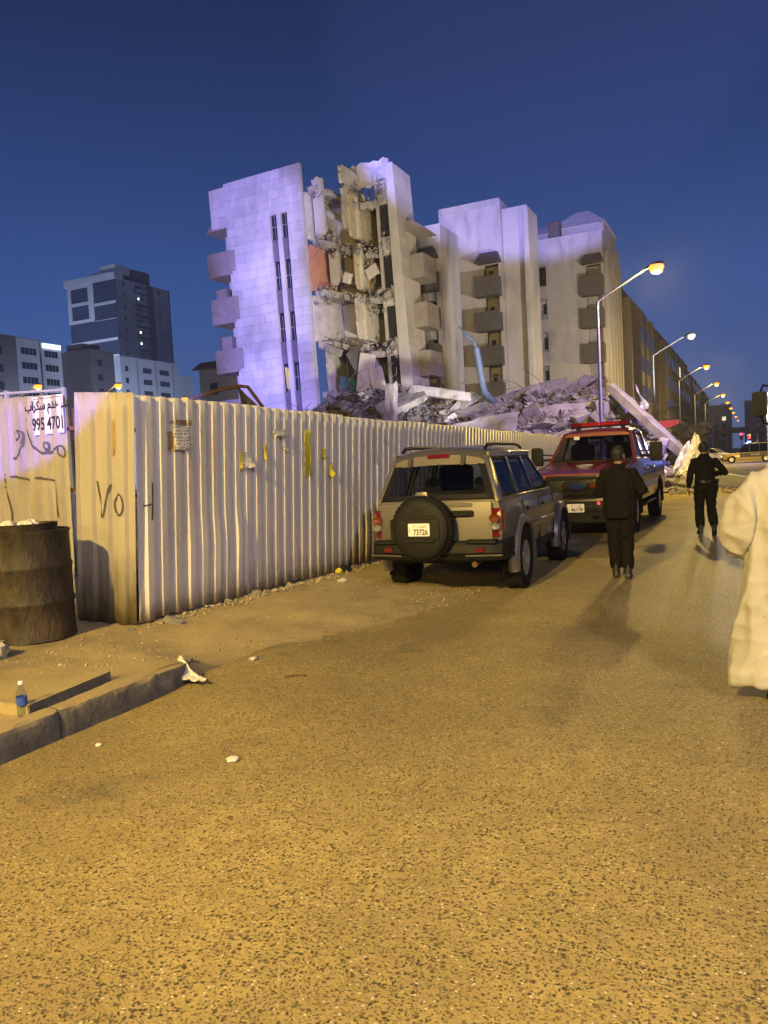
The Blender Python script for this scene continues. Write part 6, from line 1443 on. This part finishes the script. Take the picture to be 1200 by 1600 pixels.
def ell(mb, c, r, rot=None, n=16, k=10):
    secs = []
    for i in range(k+1):
        a = math.pi*i/k; secs.append((max(.001, math.sin(a)), -math.cos(a)))
    vs = []
    for s, z in secs:
        for j in range(n):
            v = Vector((r[0]*s*math.cos(2*math.pi*j/n), r[1]*s*math.sin(2*math.pi*j/n), r[2]*z)); vs.append((rot @ v if rot is not None else v)+Vector(c))
    mb.add(vs, [(i*n+j, i*n+(j+1) % n, (i+1)*n+(j+1) % n, (i+1)*n+j) for i in range(k) for j in range(n)] + [tuple(range(n-1, -1, -1)), tuple(k*n+j for j in range(n))])
def torso(mb, rows):
    """rows of (centre, half width, half depth)"""
    mb.loft([[(c[0]+w*math.cos(2*math.pi*k/20), c[1]+d*math.sin(2*math.pi*k/20), c[2]) for k in range(20)] for c, w, d in rows])
def head(body, c, yaw, pitch, k=1.0):
    rot = Matrix.Rotation(yaw, 3, 'Z') @ Matrix.Rotation(-pitch, 3, 'X'); c = Vector(c)
    P = lambda x, y, z: c + rot @ Vector((x*k, y*k, z*k))
    ell(body, P(0, -.008, .03), (.077*k, .097*k, .098*k), rot); ell(body, P(0, .022, -.045), (.058*k, .07*k, .072*k), rot)
    body.loft([[P(-.012, .085, .02), P(.012, .085, .02), P(.008, .09, .022), P(-.008, .09, .022)], [P(-.018, .085, -.028), P(.018, .085, -.028), P(.01, .118, -.022), P(-.01, .118, -.022)]])
    ell(body, P(0, .088, -.058), (.026*k, .012*k, .009*k), rot)
    for s in (-1, 1): ell(body, P(s*.078, -.005, .0), (.012*k, .024*k, .034*k), rot)
    return rot, P
def hand(body, wrist, d, palm_n, k=1.0, curl=.5, side=1):
    """palm, four curled fingers and a thumb; d = direction of the fingers, palm_n = the way the palm faces"""
    w, d, n = Vector(wrist), Vector(d).normalized(), Vector(palm_n).normalized(); n = (n-d*n.dot(d)).normalized(); x = d.cross(n)*side
    body.loft([[w+d*t*k+x*s*a*k+n*u*b*k for s, u in ((-1, -1), (1, -1), (1, 1), (-1, 1))] for t, a, b in ((-.01, .026, .018), (.03, .038, .014), (.085, .04, .012))])
    for i, ln in enumerate((.070, .080, .075, .058)):
        b = w+d*.08*k+x*(-.03+.02*i)*k; pts = [b-d*.02*k]; dd = d
        for q in range(3):
            dd = (dd + n*curl*(.35+.2*q)).normalized(); pts.append(pts[-1]+dd*ln*k*(.45, .32, .28)[q] + (d*.02*k if q == 0 else Vector()))
        body.tube(pts, [.0095*k, .0095*k, .0085*k, .0068*k], 7)
    tb_ = w+d*.025*k-x*.034*k
    body.tube([tb_, tb_+(d*.5-x*.6+n*.3).normalized()*.035*k, tb_+(d*.8-x*.45+n*.6).normalized()*.065*k], [.013*k, .011*k, .008*k], 7)
def shoe(parent, ankle, yaw, pitch=0, name='shoe', m=None):
    rot = Matrix.Rotation(yaw, 3, 'Z') @ Matrix.Rotation(pitch, 3, 'X'); a = Vector(ankle); mb = MB()
    P = lambda x, y, z: a + rot @ Vector((x, y, z))
    secs = []
    for y, w, h in ((-.075, .028, .05), (-.05, .038, .075), (.0, .041, .09), (.06, .045, .07), (.13, .047, .048), (.18, .036, .036), (.2, .015, .02)):
        secs.append([P(-w, y, -.085), P(w, y, -.085), P(w, y, -.085+h*.55), P(w*.55, y, -.085+h), P(-w*.55, y, -.085+h), P(-w, y, -.085+h*.55)])
    mb.loft(secs); mb.tube([P(0, -.01, -.03), P(0, -.015, .10)], [.052, .05], 12)
    return fused(name, mb, m or M['shoe'], parent, .008, 2)
def person(label, loc, rz, J, cloth, trouser, bulk=1.0, skirt=None, group=None, hair=True, phone=None):
    t = thing('person', label, 'person', loc, rz, group)
    V = {k: Vector(v) for k, v in J.items() if isinstance(v, tuple) and len(v) == 3}
    b = MB(); pe, ch, nk = V['pelvis'], V['chest'], V['neck']
    torso(b, [(pe-Vector((0, 0, .08)), .12, .09), (pe, .15, .105), (pe.lerp(ch, .45), .13, .095), (ch, .155, .11), (ch.lerp(nk, .6), .15, .085), (nk-Vector((0, 0, .03)), .06, .055), (nk+Vector((0, .005, .06)), .052, .052)])
    for s in 'lr':
        b.tube([V['hip_'+s], V['knee_'+s], V['ankle_'+s]], [.085, .056, .038], 12); ell(b, V['knee_'+s], (.056, .06, .06))
        b.tube([V['sho_'+s], V['elb_'+s], V['wri_'+s]], [.05, .04, .027], 12); ell(b, V['sho_'+s], (.06, .055, .06)); ell(b, V['elb_'+s], (.042, .042, .042))
        d = V['fin_'+s]-V['wri_'+s]; hand(b, V['wri_'+s], d, J['palm_'+s], 1.0, J.get('curl', .5), 1 if s == 'r' else -1)
        b.tube([V['ankle_'+s], V['ankle_'+s]+Vector((0, .05, -.05)), V['ankle_'+s]+Vector((0, .14, -.065))], [.036, .036, .022], 10)
    rot, P = head(b, V['head'], J['yaw'], J['pitch'])
    b.tube([nk, V['head']-rot @ Vector((0, .02, .05))], [.055, .053], 12)
    body = fused('body', b, M['skin'], t, .0075, 3)
    e = MB()
    for s in (-1, 1): ell(e, P(s*.03, .082, .018), (.011, .008, .006), rot)
    e.build('eyes', M['ink'], t, 60)
    if hair:
        h = MB(); ell(h, P(0, -.016, .048), (.084, .098, .092), rot); ell(h, P(0, -.045, .0), (.074, .07, .075), rot); fused('hair', h, M['hair'], t, .009, 2, .003, (60, 60, 60))
    c = MB(); g_ = bulk
    low = pe-Vector((0, 0, .02)) if skirt is None else pe-Vector((0, 0, skirt))
    torso(c, [(low, .175*g_, .135*g_), (pe+Vector((0, 0, .03)), .172*g_, .13*g_), (pe.lerp(ch, .5), .165*g_, .125*g_), (ch, .178*g_, .135*g_), (ch.lerp(nk, .42), .172*g_, .118*g_), (ch.lerp(nk, .70), .145*g_, .098*g_), (ch.lerp(nk, .88), .095, .08), (nk+Vector((0, .0, .02)), .063, .063)])
    for s in 'lr':
        f = V['elb_'+s].lerp(V['wri_'+s], .93)
        c.tube([V['sho_'+s], V['sho_'+s].lerp(V['elb_'+s], .5), V['elb_'+s], V['elb_'+s].lerp(f, .5), f], [.058*g_, .060*g_, .054*g_, .048*g_, .042*g_], 14); ell(c, V['sho_'+s], (.060*g_, .058*g_, .058*g_)); ell(c, V['elb_'+s], (.058*g_, .058*g_, .058*g_))
    fused('shirt', c, cloth, t, .010, 3, .012, (9, 9, 7))
    c = MB(); torso(c, [(pe-Vector((0, 0, .10)), .135, .12), (pe, .165, .125), (pe+Vector((0, 0, .06)), .16, .118)])
    for s in 'lr':
        a = V['ankle_'+s]+Vector((0, 0, .03)); k_ = V['knee_'+s]
        c.tube([V['hip_'+s], V['hip_'+s].lerp(k_, .5), k_, k_.lerp(a, .5), k_.lerp(a, .85), a], [.108, .096, .078, .074, .07, .06] if not J.get('boots') else [.108, .098, .08, .08, .074, .052], 14)
    fused('trousers', c, trouser, t, .010, 3, .011, (9, 9, 6))
    shoe(t, V['ankle_l'], J.get('fy_l', 0), J.get('fp_l', 0), 'boot' if J.get('boots') else 'shoe'); shoe(t, V['ankle_r'], J.get('fy_r', 0), J.get('fp_r', 0), 'boot' if J.get('boots') else 'shoe')
    return t
# nearer man, both arms brought in front of him
J1 = dict(pelvis=(0, -.02, .93), chest=(0, .03, 1.24), neck=(0, .08, 1.46), head=(.01, .13, 1.585), yaw=-.55, pitch=-.30,
          hip_l=(-.09, -.02, .90), knee_l=(-.08, .03, .49), ankle_l=(-.07, .02, .095), hip_r=(.09, -.02, .90), knee_r=(.08, .0, .49), ankle_r=(.075, -.12, .10),
          sho_l=(-.170, .03, 1.355), elb_l=(-.25, .06, 1.12), wri_l=(-.12, .26, 1.10), fin_l=(-.06, .32, 1.12), palm_l=(.6, 0, .8),
          sho_r=(.170, .03, 1.355), elb_r=(.28, .05, 1.13), wri_r=(.16, .27, 1.14), fin_r=(.10, .33, 1.16), palm_r=(-.6, 0, .8), fy_r=-.15, fp_r=-.05)
p1 = person('man in dark jacket and trousers walking away in front of the red pickup, head bowed', (-1.60, 10.30, 0), R(10), J1, M['jacket'], M['jacket'], 1.18, .14)
ph = tag(MB().box((0, 0, 0), (.075, .01, .15), Matrix.Rotation(-.7, 3, 'X')).build('phone', M['blackgloss'], None, bevel=.004), 'dark phone held by the man in front of the red pickup', 'phone'); ph.location = Matrix.Rotation(R(10), 3, 'Z') @ Vector((.03, .36, 1.16)) + Vector((-1.60, 10.30, 0))
# farther man in black uniform, mid-stride
J2 = dict(pelvis=(0, 0, .96), chest=(0, .03, 1.28), neck=(0, .07, 1.50), head=(.0, .125, 1.625), yaw=-.05, pitch=-.35, boots=True,
          hip_l=(-.095, 0, .93), knee_l=(-.10, .10, .52), ankle_l=(-.10, .02, .10), hip_r=(.095, 0, .93), knee_r=(.10, .02, .51), ankle_r=(.09, -.24, .16),
          sho_l=(-.182, .03, 1.385), elb_l=(-.265, -.02, 1.14), wri_l=(-.285, .05, .89), fin_l=(-.285, .08, .80), palm_l=(.9, .2, 0),
          sho_r=(.182, .03, 1.385), elb_r=(.34, -.04, 1.17), wri_r=(.20, .20, 1.13), fin_r=(.12, .27, 1.16), palm_r=(-.5, 0, .8), fp_r=-.55, fy_l=.05, fy_r=-.2)
p2 = person('man in black uniform and boots walking away down the middle of the road', (-.86, 15.62, 0), R(14), J2, M['uniform'], M['uniform'], 1.05, .0)
mb = MB(); torso(mb, [((0, 0, .985), .183, .142), ((0, 0, 1.03), .183, .142)]); mb.build('belt', M['shoe'], p2, 60)
mb = MB(); mb.loft([[(.185, -.05, .98), (.225, -.05, .98), (.225, .05, .98), (.185, .05, .98)], [(.19, -.03, .80), (.222, -.03, .80), (.222, .04, .80), (.19, .04, .80)]]); mb.b2(.18, .24, -.035, .03, .98, 1.05); mb.build('holster', M['black'], p2, bevel=.006)
for s in (-1, 1):
    mb = MB(); mb.box((s*.185, -.02, 1.505), (.09, .05, .012), Matrix.Rotation(s*.3, 3, 'Y')); mb.build('shoulder_strap', M['shoe'], p2, bevel=.003)
# man in the white robe at the right edge
rb_ = thing('person', 'man in a long white robe and sandals, nearest person at the right edge, back turned', 'person', (.20, 5.42, 0), R(8))
b = MB(); torso(b, [((0, 0, .86), .13, .1), ((0, 0, .95), .15, .11), ((0, 0, 1.1), .13, .1), ((0, .01, 1.26), .16, .11), ((0, .02, 1.42), .14, .085), ((0, .04, 1.48), .06, .056), ((0, .05, 1.56), .053, .053)])
for s in (-1, 1):
    b.tube([(s*.09, 0, .92), (s*.1, .03, .5), (s*.11, 0 if s > 0 else -.10, .09)], [.085, .058, .037], 12)
    w0 = Vector((s*.12, .24, 1.02)) if s < 0 else Vector((.20, .22, 1.0))
    b.tube([(s*.175, .02, 1.37), (s*.27, -.01, 1.12), w0], [.05, .042, .027], 12); ell(b, (s*.175, .02, 1.37), (.06, .055, .06)); hand(b, w0, (-s*.4, .8, .25), (-s*.6, 0, .8), 1, .5, s)
    fy = 0 if s > 0 else -.10
    b.tube([(s*.11, fy-.045, .05), (s*.11, fy, .06), (s*.115, fy+.10, .05), (s*.12, fy+.17, .035)], [.036, .042, .038, .022], 12)
    for q in range(5): b.tube([(s*.115+(q-2)*.016, fy+.15, .03), (s*.117+(q-2)*.018, fy+.205-.008*abs(q-1.5), .024)], [.011, .009], 7)
rot, P = head(b, (0, .10, 1.66), 0, -.25); b.tube([(0, .04, 1.5), (0, .08, 1.62)], .054, 12)
fused('body', b, M['skin'], rb_, .0075, 3)
e = MB()
for s in (-1, 1): ell(e, P(s*.03, .082, .018), (.011, .008, .006), rot)
e.build('eyes', M['ink'], rb_, 60)
h = MB(); ell(h, P(0, -.016, .048), (.084, .098, .092), rot); ell(h, P(0, -.045, .0), (.074, .07, .075), rot); fused('hair', h, M['hair'], rb_, .009, 2, .003, (60, 60, 60))
c = MB(); torso(c, [((-.01, 0, .13), .37, .25), ((-.01, -.01, .4), .325, .225), ((0, -.01, .7), .285, .205), ((0, -.02, .95), .262, .195), ((0, -.02, 1.12), .25, .185), ((0, 0, 1.28), .245, .17), ((0, .01, 1.36), .222, .14), ((0, .02, 1.43), .165, .11), ((0, .035, 1.485), .10, .08), ((0, .045, 1.53), .066, .066)])
for s in (-1, 1):
    we = Vector((s*.20, .17, .98)) if s < 0 else Vector((.22, .16, .98))
    c.tube([(s*.185, .01, 1.365), (s*.265, -.02, 1.23), (s*.315, -.03, 1.08), (s*.30, .05, 1.0), we], [.072, .088, .095, .092, .085], 16); ell(c, (s*.185, .01, 1.365), (.074, .075, .07))
fused('robe', c, M['robe'], rb_, .012, 4, .022, (6, 6, .6))
for s in (-1, 1):
    fy = 0 if s > 0 else -.10; mb = MB(); mb.loft([[(s*.115-w, fy+y, .0), (s*.115+w, fy+y, .0), (s*.115+w, fy+y, .018), (s*.115-w, fy+y, .018)] for y, w in ((-.09, .025), (-.05, .04), (.05, .04), (.13, .05), (.2, .045), (.225, .02))]); sd_ = mb.build('sandal', M['shoe'], rb_, 40)
    mb = MB(); mb.tube([(s*.115-.046, fy+.1, .015), (s*.115-.03, fy+.1, .07), (s*.115+.03, fy+.1, .07), (s*.115+.046, fy+.1, .015)], .010, 6); mb.build('strap', M['shoe'], sd_)
# ================================================================== drum, bottle, litter
def gz(x, y): return ground_h(x, y)
M['drum'] = mat('burnt_drum', (.010, .008, .007), (.030, .022, .015), 9, .65, .6, 34, metallic=.1, contrast=.25, c3=(.09, .06, .03), scale3=4.2, amt3=.6, stretch=(1, 1, .45))
zd = gz(-5.97, 4.84)-.01
dr = thing('oil_drum', 'dark rusty oil drum used as a bin, standing before the left fence', 'drum', (-5.97, 4.84, zd)); H_ = .99; rd = .36
mb = MB(); pr_ = [(rd*.97, 0), (rd*1.02, .012), (rd, .03)]
for zc in (.345, .665): pr_ += [(rd, zc-.03), (rd*1.025, zc-.012), (rd*1.03, zc), (rd*1.025, zc+.012), (rd, zc+.03)]
pr_ += [(rd, H_-.03), (rd*1.02, H_-.02), (rd*1.025, H_-.005), (rd*.99, H_), (rd*.96, H_-.03)]
mb.lathe([(r_, z) for r_, z in pr_], 48); 
r = random.Random(2)
for v in mb.v:
    k = noise.noise(Vector((v.x*4, v.y*4, v.z*3)))*.010; v.x *= 1+k/rd; v.y *= 1+k/rd
mb.build('shell', M['drum'], dr, 50)
mb = MB(); mb.lathe([(rd*.72, H_-.03), (rd*.74, H_+.055), (rd*.75, H_+.06), (rd*.70, H_+.06), (rd*.68, H_-.03)], 40); mb.build('collar', M['drum'], dr, 50)
def crumple(name, label, cat, c, s, m, seed, flat=.6, group=None):
    r = random.Random(seed); mb = MB(); ell(mb, (0, 0, 0), (s, s*.8, s*flat), None, 14, 9)
    for v in mb.v:
        d = Vector(v).normalized() if Vector(v).length > 0 else Vector((0, 0, 1)); k = noise.noise(d*2.3+Vector((seed, 0, 0)))+.6*noise.noise(d*5+Vector((0, seed, 0))); v *= 1+.38*k
    me = mb.mesh(name, m, 12); o = link(bpy.data.objects.new(name, me)); o.location = c; o.rotation_euler.z = seed
    return tag(o, label, cat, group)
WP_ = mat('white_trash', (.62, .60, .56), (.5, .48, .45), 9, .7)
for i, (dx, dy, s) in enumerate(((-.13, -.09, .075), (-.06, .02, .06), (.12, -.05, .08))):
    crumple('crumpled_paper', ('crumpled white bag at the left of the pile in the oil drum', 'crumpled paper in the middle of the drum opening', 'crumpled white bag at the right of the drum opening')[i], 'litter', (-5.97+dx, 4.84+dy, zd+H_+.045), s, WP_, i+3)
# water bottle
bz = gz(-3.98+.11, 2.96); bz = max(bz, gz(-4.2, 2.96)); bx = -4.2+.0
BT = glass_mat('clear_plastic', (.86, .90, .93), .05, 1.35)
bt = thing('water_bottle', 'clear plastic water bottle with a blue label standing on the pavement', 'bottle', (-4.2, 3.27, bz))
mb = MB(); mb.lathe([(.028, 0), (.033, .008), (.033, .035), (.031, .04), (.033, .045), (.033, .13), (.030, .155), (.018, .185), (.013, .198), (.013, .212)], 20); mb.build('body', BT, bt, 50)
mb = MB(); mb.lathe([(.0336, .075), (.0336, .128)], 20, cap=False); mb.build('label', mat('blue_label', (.02, .05, .30), (.03, .08, .4), 30, .4), bt, 50)
mb = MB(); mb.lathe([(.0345, .090), (.0345, .112)], 12, cap=False); 
mb.v = [v for v in mb.v]; mb.build('label_mark', M['white'], bt, 50) if 0 else None
mb = MB(); mb.lathe([(.0155, .205), (.0155, .222), (.014, .224)], 16); mb.build('cap', M['white'], bt, 40)
mb = MB(); mb.lathe([(.030, .005), (.030, .06)], 16); mb.build('water', glass_mat('water', (.80, .88, .92), .02, 1.33), bt, 50)
# white rag at the end of the kerb
t = thing('rag', 'white cloth or paper draped over the end of the kerb', 'cloth', (-4.08, 4.72, .1))
mb = MB(); mb.grid(16, 14, lambda u, v: (-4.30+.42*u+.05*math.sin(v*4), 4.80-.20*v-.16*u+.1*u*v, .05+.13*math.exp(-((u-.25)/.28)**2)*(1-.7*v)+.03*noise.noise(Vector((u*5, v*5, 1)))))
for v_ in mb.v: v_.z = max(v_.z, .018); v_ -= t.location
mb.build('cloth', WP_, t, 30, fix=False).modifiers.new('thick', 'SOLIDIFY').thickness = .003
crumple('white_lump', 'small white lump of foam lying alone on the open road', 'litter', (-2.69, 3.41, .014), .035, WP_, 7, .45)
crumple('boulder', 'rounded pale stone at the left edge beside the oil drum', 'stone', (-5.62, 4.16, gz(-5.62, 4.16)+.05), .13, mat('pale_stone', (.4, .37, .30), (.3, .27, .2), 5, .9), 12, .7)
for i, (x, y, s, lab) in enumerate(((-5.24, 5.86, .10, 'broken block lying at the foot of the fence near its corner'), (-5.40, 5.46, .045, 'small stone in front of the fence corner'), (-5.40, 6.95, .07, 'stone under the fence edge below the first notice'), (-5.42, 7.5, .08, 'stone under the fence edge below the curled notice'), (-5.36, 9.9, .1, 'dark stone under the fence left of the silver car'))):
    o = inst('stone', chunks_me[i], None, (x, y, gz(x, y)+s*.22), (.1*i, .15, i*1.3), (s*1.7, s, s*.6)); tag(o, lab, 'stone')
crumple('yellow_wrapper', 'yellow wrapper under the fence left of the silver car', 'litter', (-5.36, 9.45, gz(-5.36, 9.45)+.04), .06, M['yellow_paper'], 5, .6)
crumple('black_bag', 'black plastic bag squeezed under the fence beside the yellow wrapper', 'litter', (-5.42, 9.68, gz(-5.42, 9.68)+.05), .11, M['blackgloss'], 6, .5)
crumple('paper_scrap', 'white paper scrap on the sand left of the silver car', 'litter', (-4.83, 8.6, gz(-4.83, 8.6)+.02), .07, WP_, 9, .35)
crumple('paper_scrap', 'tiny white scrap by the foot of the kerb', 'litter', (-3.65, 3.35, .008), .02, WP_, 10, .5)
crumple('paper_scrap', 'flat white scrap on the sand beyond the end of the kerb', 'litter', (-3.95, 5.38, gz(-3.95, 5.38)+.012), .04, WP_, 11, .4)
mb = MB(); mb.tube([(-3.36, 4.98, .012), (-3.28, 5.03, .013), (-3.2, 5.05, .012)], .007, 6); tag(mb.build('stick', M['rust']), 'thin stick lying on the road edge', 'stick')
# gravel and grit along the fence and over the verge
rng = random.Random(71); mb = MB()
for i in range(2600):
    y = rng.uniform(1.5, 14); x = lerp_tab([(0, -4.4), (4.6, -4.4), (5, -4.2)]+EDGE, y) - abs(rng.gauss(0, 1.1)); x = max(x, -8)
    s = min(.03, .004+abs(rng.gauss(0, .006))); mb.chunk((x, y, verge_z(x, y)+s*.25), (s*1.4, s, s*.7), rng)
for i in range(700):
    y = rng.uniform(5.6, 16); x = -5.4+abs(rng.gauss(0, .12)); s = .008+abs(rng.gauss(0, .014)); mb.chunk((x, y, gz(x, y)+s*.25), (s*1.6, s, s*.7), rng)
for i in range(1500):
    x = rng.uniform(-4, 3.5); y = rng.uniform(1.4, 14); s = .003+abs(rng.gauss(0, .003)); mb.chunk((x, y, s*.3), (s*1.5, s, s*.7), rng)
tag(mb.build('gravel', mat('gravel_stone', (.36, .31, .21), (.2, .17, .12), 30, .9), None, fix=False), kind='stuff')
# ================================================================== dusty night air
hz_m = bpy.data.materials.new('haze'); hz_m.use_nodes = True; _n = hz_m.node_tree.nodes; _n.clear()
_o = _n.new('ShaderNodeOutputMaterial'); _v = _n.new('ShaderNodeVolumePrincipled'); _v.inputs['Density'].default_value = .0004; _v.inputs['Color'].default_value = (.8, .82, .86, 1); _v.inputs['Anisotropy'].default_value = .2
hz_m.node_tree.links.new(_v.outputs[0], _o.inputs['Volume'])
mb = MB(); mb.b2(-320, 320, -120, 480, -1.2, 72); tag(mb.build('haze', hz_m), kind='stuff')
